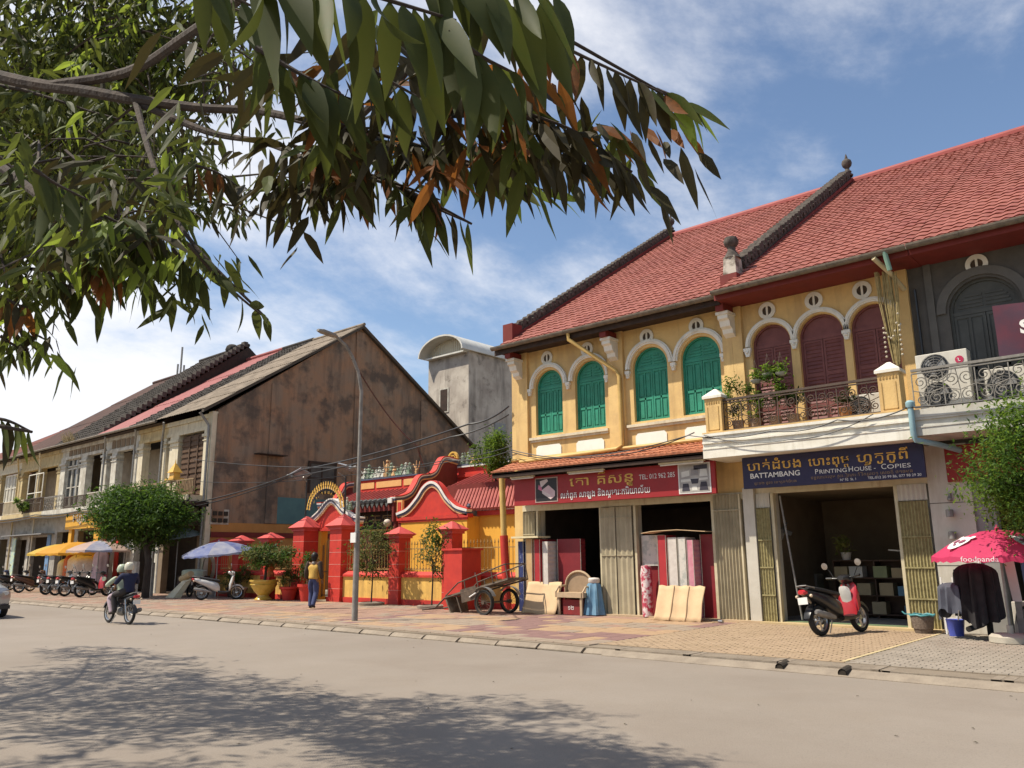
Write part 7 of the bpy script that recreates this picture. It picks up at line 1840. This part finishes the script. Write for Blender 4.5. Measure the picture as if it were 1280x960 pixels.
# balcony plants
def pot_plant(label, x, y, z, rx, rz, n, mt, seed, lsz=.09, pm_=None):
    T = bushy_tree('balcony_plant', label, x, y, (x, y, z + .28 + rz), (rx, rx * .7, rz), n, lsz, .012, seed, mt, cl=14, cat='plant', base=z + .2)
    T['group'] = 'plants on the yellow balcony'
    MB().lathe([(.001, 0), (.10, 0), (.14, .22), (.155, .24), (.13, .24), (.001, .2)], (x, y, z), 14).build('pot', pm_ or pm('pale_pot', (.42, .30, .22), (.34, .24, .18), 6, .8), T, smooth=True)
pot_plant('large light green plant spilling over the left end of the yellow balcony rail', -8.02, 16.95, 4.34, .32, .48, 620, [F2, F1], 71)
pot_plant('leafy balcony plant standing beside the first maroon door', -7.6, 16.95, 4.34, .30, .42, 560, [F2, F1], 72)
pot_plant('tall dark leafy balcony plant before the first maroon door', -7.15, 17.0, 4.34, .36, .62, 800, [F2, F1, F3], 73)
pot_plant('low spreading balcony plant at the foot of the middle maroon door', -6.75, 17.0, 4.34, .26, .30, 360, [F3, F1], 74)
pot_plant('small round dark plant in an orange pot near the right balcony post', -5.62, 16.95, 4.34, .20, .20, 420, [F3, F3], 75, .06, pm('orange_pot', (.55, .27, .12), None, 5, .7))
for k, (x, z, lb) in enumerate(((-7.5, 5.42, 'pale hanging orchid tray at the left over the balcony plants'), (-7.2, 5.52, 'pale hanging orchid tray in the middle over the balcony plants'), (-6.9, 5.50, 'pale hanging orchid tray at the right over the balcony plants'))):
    T = thing('orchid_tray', lb, 'pot', (x, 16.9, z), 'hanging orchid trays'); MB().lathe([(.001, -.05), (.06, -.05), (.12, 0), (.13, .03), (.10, .02), (.001, -.02)], (x, 16.9, z), 12).build('tray', pm('tray_grey', (.45, .44, .38), (.3, .3, .25), 7, .8), T, smooth=True)
    mb = MB()
    for a in (0, 2.1, 4.2): mb.tube([(x + .11*cos(a), 16.9 + .11*sin(a), z + .02), (x, 16.9, z + .5)], .004, 3)
    mb.build('hanging_wire', iron, T)
    foliage(T, 'leaves', F2, (x, 16.9, z + .14), (.14, .1, .12), 90, .10, 80 + k, kind='stuff')
# ---------------------------------------------------------------- lamp post, wires, umbrellas, clutter
LP = thing('street_lamp', 'tall slim grey street lamp with curved arm on the footway before the temple', 'street lamp', (-16.25, 12.63, .1))
lpm = pm('lamp_grey', (.30, .28, .25), (.20, .18, .16), 5, .6, streak=((.12, .08, .05), 7, .5, .5))
MB().tube([(-16.24, 12.63, .1), (-16.24, 12.63, 2.2)], [.075, .07], 12).build('lower_pole', lpm, LP, smooth=True)
MB().tube([(-16.24, 12.63, 2.2), (-16.25, 12.63, 4.2), (-16.25, 12.63, 5.8), (-16.25, 12.51, 6.3), (-16.25, 12.29, 6.69), (-16.25, 12.08, 6.93), (-16.25, 11.75, 7.12)], [.055, .05, .045, .04, .04, .035, .035], 10).build('upper_pole', lpm, LP, smooth=True)
mb = MB(); loft(mb, [(0, 0, .05, .03), (.1, .01, .10, .05), (.45, .02, .11, .055), (.58, .02, .06, .03)], 12)
M = Matrix.Translation((-16.25, 11.8, 7.10)) @ Matrix.Rotation(radians(-90), 4, 'Z') @ Matrix.Rotation(radians(-4), 4, 'Y')
mb.v = [tuple(M @ Vector(p)) for p in mb.v]; mb.build('lamp_head', lpm, LP, smooth=True)
MB().box(-16.34, -16.14, 12.50, 12.53, 1.98, 2.22, None).build('white_notice', paper, LP)
for z in (2.0, 2.2): MB().lathe([(.078, 0), (.082, .02), (.078, .04)], (-16.24, 12.63, z), 12).build('strap', greym, LP)
def wire(label, pts, r=.012, sag=.25, grp='cables over the footway'):
    P = []
    for a, b in zip(pts, pts[1:]):
        a, b = Vector(a), Vector(b)
        for k in range(10):
            f = k / 10; P.append(a.lerp(b, f) - Vector((0, 0, sag * 4 * f * (1 - f))))
    P.append(Vector(pts[-1]))
    o = MB().tube(P, r, 5).build('overhead_cable', blackm, smooth=True); tag(o, label, 'cable', grp)
wire('thick cable sweeping up from the brown house corner to the grey tower', [(-33.0, 17.0, 4.0), (-25.4, 17.2, 4.85), (-16.85, 17.2, 5.56), (-15.4, 17.4, 5.95)], .028, .12)
wire('second thick cable just under the one rising to the yellow corner', [(-33.0, 17.0, 3.85), (-26.5, 17.2, 4.6), (-17.4, 17.0, 5.2), (-15.4, 17.4, 5.7)], .024, .10)
wire('thin cable crossing the gable wall at the level of the bricked window', [(-33.2, 16.9, 5.86), (-22.5, 17.2, 4.7), (-17.75, 17.2, 4.55), (-15.2, 17.3, 4.62), (-11.8, 16.9, 4.1), (-8.9, 16.5, 4.36)], .014, .12)
wire('thin pale cable running level past the young trees and lantern', [(-33.0, 17.1, 4.9), (-22.5, 17.3, 4.45), (-15.3, 17.4, 4.75)], .012, .15)
wire('black cable slanting down from the lamp arm to the temple ridge', [(-16.25, 12.3, 6.6), (-22.3, 20.0, 5.7), (-24.5, 22.8, 5.0)], .02, .25)
wire('cable looping along the awning and balcony cornice', [(-15.3, 17.3, 4.6), (-12.6, 16.6, 4.12), (-9.0, 16.42, 4.3), (-7.0, 16.36, 4.18), (-5.6, 16.36, 4.25), (-4.3, 16.3, 4.3)], .014, .10)
wire('thin cable hanging across the white balcony cornice', [(-8.6, 16.38, 4.26), (-6.6, 16.34, 3.95), (-4.9, 16.36, 4.28)], .01, .12)
wire('cable along the balcony edge of the grey house', [(-4.3, 16.34, 4.33), (-2.5, 16.34, 4.30), (.5, 16.34, 4.36)], .016, .03)
for k, (y, z) in enumerate(((16.7, 4.2), (16.6, 4.05))):
    wire(('upper' if k == 0 else 'lower') + ' cable strung along the balconies of the row houses', [(-33.0, y, z - .1), (-38, y, z), (-44, y, z), (-51, y, z), (-60, y, z)], .03, .12)
# umbrellas
def umbrella(nm, label, x, y, h, R, mts, n=8, drop=.42, tilt=(0, 0), val=.12, base=True, group='street umbrellas', z0=.1, rot=0.0):
    T = thing(nm, label, 'umbrella', (x, y, z0), group)
    Mt = Matrix.Translation((x, y, h)) @ Euler((tilt[0], tilt[1], rot)).to_matrix().to_4x4()
    MB().tube([(x, y, z0), tuple(Mt @ Vector((0, 0, .05)))], .022, 8).build('pole', greym, T, smooth=True)
    for k in range(n):
        mb = MB(); a0, a1 = 2*pi*k/n, 2*pi*(k+1)/n; m_ = 6; vs = []; fs = []
        prof = [(0, 0), (.25, -.03), (.5, -.13), (.75, -.27), (1, -.46)]
        for (f, dz) in prof:
            for i in range(m_ + 1):
                a = a0 + (a1 - a0) * i / m_; s_ = i / m_; chord = cos(pi / n) / cos(a - (a0 + a1) / 2)
                rr = R * f * (chord * .9 + .1); zz = dz / .46 * drop - .03 * f * sin(pi * s_)
                vs.append(Mt @ Vector((rr * cos(a), rr * sin(a), zz)))
        for i in range(m_ + 1):
            a = a0 + (a1 - a0) * i / m_; chord = cos(pi / n) / cos(a - (a0 + a1) / 2); rr = R * 1.01 * (chord * .9 + .1)
            vs.append(Mt @ Vector((rr * cos(a), rr * sin(a), -drop - val * (1 - .25 * abs(sin(3 * pi * i / m_))) )))
        for j in range(5):
            for i in range(m_): q_ = j * (m_ + 1) + i; fs.append((q_, q_ + 1, q_ + m_ + 2, q_ + m_ + 1))
        mb.mesh(vs, fs); pnl = mb.build('canopy_panel', mts[k % len(mts)], T, smooth=True, fixn=False)
        MB().tube([tuple(Mt @ Vector((.03 * cos(a0), .03 * sin(a0), -.03))), tuple(Mt @ Vector((R * .97 * cos(a0), R * .97 * sin(a0), -drop)))], .006, 4).build('rib', greym, T)
    MB().lathe([(.03, -.01), (.035, .03), (.015, .05), (.001, .09)], tuple(Mt @ Vector((0, 0, 0))), 8).build('top_cap', mts[0], T, smooth=True)
    if base: MB().lathe([(.30, 0), (.33, .03), (.33, .12), (.28, .16), (.05, .17), (.05, .3)], (x, y, z0), 20).build('base', pm('umbrella_base', (.46, .42, .34), (.36, .33, .27), 5, .8), T, smooth=True)
    return T, Mt
clo = lambda n, c, c2, t: pm(n, c, c2, 3, .6, trans=(t, .35))
pink = clo('pink_canopy', (.66, .06, .16), (.60, .05, .14), (.8, .1, .22)); pinkl = clo('light_pink_canopy', (.70, .10, .22), (.66, .08, .19), (.8, .15, .28))
PU, PM = umbrella('pink_umbrella', 'bright pink umbrella with white panda heads standing before the grey house', -2.98, 16.0, 1.98, 1.05, [pink], 8, .44, (0, 0), .11, rot=radians(12))
# white disc motifs and lettering on the canopy panels
def on_canopy(ang, f0, f1, uv):
    """map (u across, v down 0..1 between f0 and f1 of the radius) to the canopy surface, slightly proud"""
    u, v = uv
    f = f0 + (f1 - f0) * v; prof = [(0, 0), (.25, -.03), (.5, -.13), (.75, -.27), (1, -.46)]
    for (a, za), (b, zb) in zip(prof, prof[1:]):
        if a <= f <= b + 1e-6: dz = za + (zb - za) * (f - a) / (b - a); break
    chord = cos(pi/8) / max(.8, cos(u / max(.2, f)))
    return PM @ Vector((1.05 * f * cos(ang + u / max(.3, f)) * .985, 1.05 * f * sin(ang + u / max(.3, f)) * .985, dz / .46 * .44 + .012))
def blob(par, ang, cu, cf, ru, rf, mt, nm, lift=0.0):
    vs = [on_canopy(ang, 0, 1, (cu, cf))] + [on_canopy(ang, 0, 1, (cu + ru * cos(2*pi*k/18), cf + rf * sin(2*pi*k/18))) for k in range(18)]
    vs = [v + Vector((0, -lift * .6, lift)) for v in vs]
    MB().mesh(vs, [(0, 1 + k, 1 + (k+1) % 18) for k in range(18)]).build(nm, mt, par, fixn=False)
pw_ = pm('print_white', (.78, .72, .72), None, 3, .6); pg_ = pm('print_grey_pink', (.30, .08, .14), None, 3, .6)
for ang in (radians(304.5), radians(214.5), radians(34.5)):
    blob(PU, ang, 0, .70, .19, .17, pw_, 'white_head_print', .012)
    blob(PU, ang, -.14, .56, .05, .045, pw_, 'ear_print', .012); blob(PU, ang, .14, .56, .05, .045, pw_, 'ear_print', .012)
    blob(PU, ang, -.07, .685, .052, .055, pg_, 'eye_patch_print', .02); blob(PU, ang, .07, .685, .052, .055, pg_, 'eye_patch_print', .02); blob(PU, ang, 0, .775, .034, .02, pg_, 'nose_print', .02)
aL = radians(12 + 45 * 4 + 22.5)
tx = MB(); d_ = Vector((cos(aL), sin(aL), 0)); tn = Vector((-sin(aL), cos(aL), 0)); c0 = PM @ Vector((1.05 * cos(pi/8) * d_.x * 1.015, 1.05 * cos(pi/8) * d_.y * 1.015, -.44 - .095))
MT = Matrix.Identity(4); aw = radians(259.5)
d_ = Vector((cos(aw), sin(aw), 0)); tn = Vector((-sin(aw), cos(aw), 0)); c0 = Vector((-2.98, 16.0, 1.98)) + d_ * 1.015 + Vector((0, 0, -.44 - .085))
MT = Matrix((( tn.x, -d_.x, 0, c0.x), (tn.y, -d_.y, 0, c0.y), (0, 0, 1, c0.z), (0, 0, 0, 1)))
text_mesh(tx, 'foodpanda', -.22, .0, 0, .115, .004, .58, MT); tx.build('brand_lettering', pw_, PU, kind='stuff')
yel = clo('yellow_canopy', (.66, .46, .08), (.6, .42, .07), (.8, .6, .1)); org = clo('orange_canopy', (.70, .36, .04), (.66, .32, .03), (.85, .5, .06)); pal = clo('pale_canopy', (.60, .45, .38), (.5, .35, .3), (.6, .5, .4))
blu = clo('blue_canopy', (.12, .16, .38), (.30, .32, .45), (.2, .25, .5)); wbl = clo('white_blue_canopy', (.45, .45, .50), (.25, .28, .42), (.4, .4, .5)); gbl = clo('greyblue_canopy', (.20, .28, .32), None, (.2, .3, .35))
umbrella('street_umbrella', 'blue and white umbrella by the leftmost temple fence pillars', -30.3, 16.7, 2.30, 1.45, [blu, wbl], 8, .42, (radians(6), 0), .10, False)
umbrella('street_umbrella', 'orange umbrella over the covered goods in the left row', -44.2, 16.6, 2.55, 1.9, [org], 8, .55, (0, 0), .12, False)
umbrella('street_umbrella', 'yellow umbrella left of the orange umbrella', -46.9, 16.9, 2.50, 1.7, [yel], 8, .5, (0, 0), .12, False)
umbrella('street_umbrella', 'faded pale umbrella right of the orange umbrella', -41.2, 16.5, 2.55, 1.5, [pal, wbl], 8, .45, (0, 0), .12, False)
umbrella('street_umbrella', 'small grey blue umbrella behind the round street tree', -34.1, 16.9, 2.95, .95, [gbl], 8, .35, (radians(10), 0), .06, False)
# covered scooter with cloth, blue bucket, white board at right
CS = thing('cloth_covered_motorbike', 'motorbike covered with dark grey and black cloths under the pink umbrella', 'motorcycle', (-3.62, 16.35, .118))
def drape(par, nm, mt, cx, cy, zt, zb, rx, ry, seed, fold=9, amp=.10, topn=.35, flare=.25, cut=None):
    r = random.Random(seed); nu, nv = 56, 14; vs = []; fs = []; ph = [r.uniform(0, 6) for _ in range(4)]
    for j in range(nv + 1):
        v = j / nv; rr = (sin(min(1, v / topn) * pi / 2) if v < topn else 1 + flare * (v - topn)); z = zt - (zt - zb) * (0 if v < .02 else max(0, (v - topn * .35)) / (1 - topn * .35))
        if v < topn: z = zt - (zt - zb) * .18 * (1 - cos(v / topn * pi / 2))
        else: z = zt - (zt - zb) * (.18 + .82 * (v - topn) / (1 - topn))
        for i in range(nu):
            a = 2*pi*i/nu; f = 1 + amp * min(1, v / topn) * (sin(fold * a + ph[0] + 1.2*v) * .6 + sin(fold * .5 * a + ph[1]) * .5 + .3 * sin(fold * 1.7 * a + ph[2]))
            zz = z + (.10 * sin(2 * a + ph[3]) + .05 * sin(5 * a)) * max(0, v - .7) * 3
            vs.append((cx + rx * rr * f * cos(a), cy + ry * rr * f * sin(a), zz))
    for j in range(nv):
        for i in range(nu): i2 = (i+1) % nu; fs.append((j*nu+i, j*nu+i2, (j+1)*nu+i2, (j+1)*nu+i))
    return MB().mesh(vs, fs).build(nm, mt, par, smooth=True, fixn=False)
drape(CS, 'black_cloth', pm('black_cloth', (.018, .016, .018), (.03, .028, .03), 6, .8), -3.50, 16.45, 1.42, .45, .30, .42, 4, 13, .20)
drape(CS, 'grey_jacket', pm('grey_jacket_cloth', (.085, .09, .115), (.065, .07, .09), 6, .75), -3.86, 16.28, 1.08, .52, .22, .26, 9, 9, .14, .25, .2)
MB().tube([(-3.80, 16.4, .9), (-3.78, 16.4, 1.3)], .05, 8).build('raised_sleeve', MATS['grey_jacket_cloth'], CS, smooth=True)
wheel(CS, .18 + .0, .28, .05, False, 0.0); 
for c in CS.children:
    if c.name.startswith('tyre'): c.location = (0, -.28, 0); c.rotation_euler = (0, 0, radians(78))
wh = MB(); M = Matrix.Translation((-3.45, 16.85, .40)) @ Matrix.Rotation(radians(12), 4, 'Z') @ Matrix.Rotation(pi/2, 4, 'Y'); wh.lathe([(.20, -.04), (.26, -.05), (.28, 0), (.26, .05), (.20, .04)], (0, 0, 0), 22, M); wh.build('front_tyre', rubber, CS, smooth=True)
MB().tube([(-3.62, 16.05, .3), (-3.5, 16.45, .35), (-3.45, 16.8, .4)], .05, 8).build('frame', blackm, CS, smooth=True)
MB().tube([(-3.75, 16.0, .45), (-3.72, 15.98, .62)], .012, 5).build('foot_lever', chrome, CS)
bk = thing('blue_bucket', 'small bright blue plastic bucket behind the grey cloth', 'bucket', (-3.98, 16.75, .118)); MB().lathe([(.001, 0), (.12, 0), (.155, .28), (.165, .29), (.145, .28), (.11, .03), (.001, .03)], (-3.98, 16.75, .118), 18).build('bucket_body', pm('bucket_blue', (.09, .12, .50), None, 3, .4), bk, smooth=True)
MB().tube([(-4.12, 16.75, .40), (-4.05, 16.7, .5), (-3.9, 16.7, .5), (-3.84, 16.75, .40)], .006, 4).build('handle', greym, bk, smooth=True)
wb_ = thing('white_trellis', 'narrow white plastic crate frame standing between the wall and grey cloth', 'crate', (-4.15, 16.9, .118))
for z in [.12 + .09 * k for k in range(11)]: MB().box(-4.2, -3.98, 16.95, 16.97, z, z + .03).build('slat', paper, wb_)
for x in (-4.2, -4.0): MB().box(x, x + .025, 16.93, 16.95, .12, 1.15).build('upright', paper, wb_)
bd = thing('leaning_board', 'narrow pale board leaning behind the pink umbrella pole', 'board', (-2.95, 16.75, .5)); MB().prism([(-3.02, .75), (-2.88, .75), (-2.94, 1.68), (-3.10, 1.68)], 16.75, 16.78).build('panel', paper, bd); MB().box(-3.0, -2.9, 16.78, 16.80, .12, .78).build('leg', greym, bd)
rk = thing('clothes_rack', 'dark clothes hanging on a low rail inside the grey house front', 'rack', (-2.4, 17.6, .12)); MB().tube([(-3.1, 17.5, 1.62), (-1.2, 17.5, 1.62)], .014, 6).build('rail', chrome, rk)
for k, (x, c) in enumerate(((-2.75, navy), (-2.45, MATS['grey_jacket_cloth']), (-2.15, navy), (-1.8, darkpants))):
    MB().mesh([(x - .06, 17.5, 1.55), (x + .06, 17.5, 1.55), (x + .20, 17.48, 1.45), (x + .18, 17.46, .9), (x - .18, 17.46, .9), (x - .20, 17.48, 1.45), (x - .06, 17.56, 1.55), (x + .06, 17.56, 1.55), (x + .20, 17.56, 1.45), (x + .18, 17.58, .9), (x - .18, 17.58, .9), (x - .20, 17.56, 1.45)], [(0, 1, 2, 3, 4, 5), (11, 10, 9, 8, 7, 6), (2, 8, 9, 3), (5, 4, 10, 11), (4, 3, 9, 10), (0, 5, 11, 6), (1, 7, 8, 2)]).build('garment', c, rk)
for x in (-3.1, -1.2): MB().tube([(x, 17.5, .13), (x, 17.5, 1.62)], .014, 6).build('upright', chrome, rk)
# reed blind with rope hanging at the balcony corner
RB = thing('reed_blind', 'bundle of dry reeds tied with rope hanging at the balcony corner', 'blind', (-4.4, 17.0, 5.2))
rbm = pm('dry_reed', (.42, .33, .15), (.28, .21, .09), 12, .85); r = random.Random(2)
for k in range(34):
    f = k / 33; x = -4.76 + .40 * f + r.uniform(-.02, .02); y = 16.95 + r.uniform(-.04, .04)
    zb = 5.25 + abs(f - .55) * .35 + r.uniform(-.05, .05); zt = 7.35 - .1 * f
    MB().tube([(x * .35 - 4.50 * .65, y, zb), (x, y, (zb + zt) / 2 + .3), (x + r.uniform(-.03, .03), y, zt)], .009, 4).build('reed', rbm, RB)
mb = MB()
for s in (0, 1):
    P = [(-4.68 + s*.30, 16.88, 5.5 + k * .1) for k in range(7)]
    for k, p in enumerate(P): mb.ball(p, .026, 6, 4)
for k in range(8): f = k / 7; mb.ball((-4.68 + .30 * f, 16.87, 6.1 - .35 * sin(pi * f) + .25 * f), .024, 6, 4)
mb.build('rope', pm('pale_rope', (.55, .48, .36), None, 8, .9), RB, kind='stuff')
MB().tube([(-4.62, 16.5, 7.50), (-4.45, 16.9, 7.25), (-4.35, 17.45, 7.0)], .05, 8).build('gutter_elbow', pm('cream_pipe', (.60, .50, .30), None, 4, .5), RB, smooth=True)
MB().tube([(-4.15, 17.45, 6.95), (-4.15, 17.5, 4.3)], .03, 6).build('dark_pipe', blackm, RB)
MB().tube([(-4.40, 16.5, 7.58), (-4.36, 16.6, 7.2)], .05, 8).build('green_pipe', pm('pale_green_pipe', (.22, .36, .28), None, 4, .5), RB, smooth=True)
# left row clutter
def covered(label, x, y, w, h, mt, seed, kind='covered goods'):
    T = thing('covered_goods', label, kind, (x, y, .118), 'covered goods under the left umbrellas')
    drape(T, 'cloth', mt, x, y, .118 + h, .13, w * .5, w * .45, seed, 6, .10, .3, .1)
    return T
covered('wide white cloth covered display under the orange umbrella', -43.6, 16.9, 1.5, 1.75, mwhite, 1); covered('second white covered display left of the wide one', -44.9, 17.0, 1.0, 1.8, mwhite, 2)
covered('orange red cloth standing left of the white covered displays', -46.0, 17.0, .6, 1.8, pm('orange_red_cloth', (.60, .16, .06), None, 4, .7), 3); covered('cream cloth covered stand farthest left under the yellow umbrella', -46.9, 17.1, .7, 1.6, cream, 4); covered('pale lilac covered stand right of the orange umbrella', -41.9, 16.9, .75, 2.0, palep, 6)
YS = thing('yellow_shop_front', 'orange yellow shop surround with silver Khmer letters above the umbrellas', 'sign', (-45, 17.2, 3))
oy = pm('orange_yellow_board', (.66, .36, .04), (.58, .30, .03), 3, .6)
MB().box(-46.9, -42.8, 16.9, 17.0, 3.25, 4.25).build('board', oy, YS)
for (a, b) in ((-46.6, -46.2), (-43.3, -42.7)): MB().box(a, b, 17.0, 17.15, .12, 3.25).build('upright', oy, YS)
mb = MB(); khmer(mb, 'មីហ្គា', -45.9, 3.6, 16.89, .62, 2.0, .03, .02); mb.build('lettering', pm('silver_letters', (.6, .58, .52), (.15, .14, .12), 9, .4, lo=.45, hi=.55), YS)
hs = thing('hanging_sign', 'small red and white sign board hanging under the brown house balcony', 'sign', (-34.3, 16.6, 3.3)); M = R3(0, radians(-14), 0, (-34.3, 16.7, 3.45)); MB().box(-.5, .5, -.02, .02, -.38, .38, M).build('panel', paper, hs); MB().box(-.5, .5, -.03, -.02, .16, .38, M).build('red_band', redp, hs); MB().box(-.4, .4, -.03, -.02, -.3, .08, M).build('blue_print', bluep, hs)
ct = thing('food_cart', 'covered street cart with pale green cloth top beside the round tree', 'cart', (-32.4, 16.9, .118)); MB().box(-33.3, -31.9, 16.6, 17.3, .55, .95).build('body', darkwood, ct)
drape(ct, 'cloth', pm('pale_green_cloth', (.50, .54, .40), None, 4, .8), -32.6, 16.95, 1.22, .85, .72, .42, 7, 5, .05, .2, .05)
for x in (-33.1, -32.1):
    M = Matrix.Translation((x, 16.55, .38)) @ Matrix.Rotation(pi/2, 4, 'X'); w = MB(); w.lathe([(.18, -.03), (.25, -.03), (.26, 0), (.25, .03), (.18, .03)], (0, 0, 0), 18, M); w.build('wheel', rubber, ct, smooth=True)
for x, y, h, lb in ((-32.95, 14.6, 1.55, 'grey concrete slab post standing at the foot of the round tree'), (-34.6, 16.0, 1.5, 'wide grey concrete slab leaning behind the round tree trunk')):
    q = thing('concrete_slab', lb, 'slab', (x, y, .118), 'concrete slabs by the round tree'); MB().prism([(x - .22, .118), (x + .22, .118), (x + .2, h), (x - .18, h + .02)], y, y + .12).build('slab', conc, q)
q = thing('straw_mats', 'pile of folded pale straw mats leaning beside the concrete slab', 'mats', (-32.0, 15.9, .118))
for k in range(6): a = -.5 + .14 * k; MB().mesh([(-32.6 + .02*k, 15.8 + .03*k, .12), (-31.9 + .05*k, 15.8 + .03*k, .12), (-31.4 + .03*k, 16.0 + .03*k, .75 + .02*k), (-31.7, 16.0 + .03*k, .78 + .02*k), (-32.6 + .02*k, 15.83 + .03*k, .12), (-31.9 + .05*k, 15.83 + .03*k, .12), (-31.4 + .03*k, 16.03 + .03*k, .75 + .02*k), (-31.7, 16.03 + .03*k, .78 + .02*k)], [(0, 1, 2, 3), (7, 6, 5, 4), (0, 4, 5, 1), (1, 5, 6, 2), (2, 6, 7, 3), (3, 7, 4, 0)]).build('mat', pm('straw', (.66, .60, .44), (.56, .50, .34), 5, .8), q)
MB().tube([(-31.95, 16.1, .85), (-31.2, 16.1, 1.05)], .13, 10).build('rolled_mat', pm('tan_roll', (.52, .40, .22), None, 6, .8), q, smooth=True)
q = thing('dark_crate', 'dark square crate with a cloth covered stool by the tree planter', 'crate', (-31.2, 16.6, .118)); MB().box(-31.5, -30.8, 16.5, 17.0, .12, .62).build('crate_body', conc, q); MB().box(-31.52, -30.78, 16.48, 17.02, .62, .66).build('lid', darkwood, q)
q = thing('cable_coil', 'coil of grey green hose hanging on the post by the leftmost fence pillar', 'hose', (-32.2, 17.2, 1.2))
mb = MB()
for k in range(5): mb.tube([(-32.2 + (.42 + .02*k) * cos(2*pi*i/20), 17.3 + .02*k, 1.25 + (.50 + .02*k) * sin(2*pi*i/20)) for i in range(21)], .012, 4, cap=False)
mb.build('hose', pm('hose_green', (.30, .32, .22), None, 5, .6), q, smooth=True, kind='stuff')
MB().box(-32.25, -32.15, 17.35, 17.85, 1.7, 1.76).build('hook', iron, q)
sh = thing('spirit_house', 'small gilt spirit house standing on the brown house balcony rail', 'shrine', (-35.0, 16.9, 5.05)); 
MB().box(-35.4, -34.6, 16.7, 17.2, 5.08, 5.16).build('tray', gold, sh); MB().box(-35.2, -34.8, 16.8, 17.1, 5.16, 5.42).build('cell', gold, sh); MB().frustum(-35.0, 16.95, 5.42, 5.85, .55, .45, .04, .04).build('roof', gold, sh); MB().tube([(-35, 16.95, 5.85), (-35, 16.95, 6.05)], [.03, .004], 5).build('spire', gold, sh)
# litter and twigs on the road
r = random.Random(4)
lt = MB()
for k in range(60):
    x, y = r.uniform(-20, 0), r.uniform(3.6, 11.2); s = r.uniform(.01, .032); a = r.uniform(0, 3)
    z = .05 * (1 - ((y - 4) / 7.5) ** 2) + .008; z = max(.008, z)
    lt.mesh([(x, y, z), (x + s*cos(a), y + s*sin(a), z + .006), (x + s*1.6*cos(a+.4), y + s*1.6*sin(a+.4), z), (x + s*.7*cos(a+.9), y + s*.7*sin(a+.9), z + .004)], [(0, 1, 2, 3)])
o = lt.build('road_litter', LD, fixn=False, kind='stuff'); tag(o, 'scattered dry leaves and grit on the road surface', 'litter')
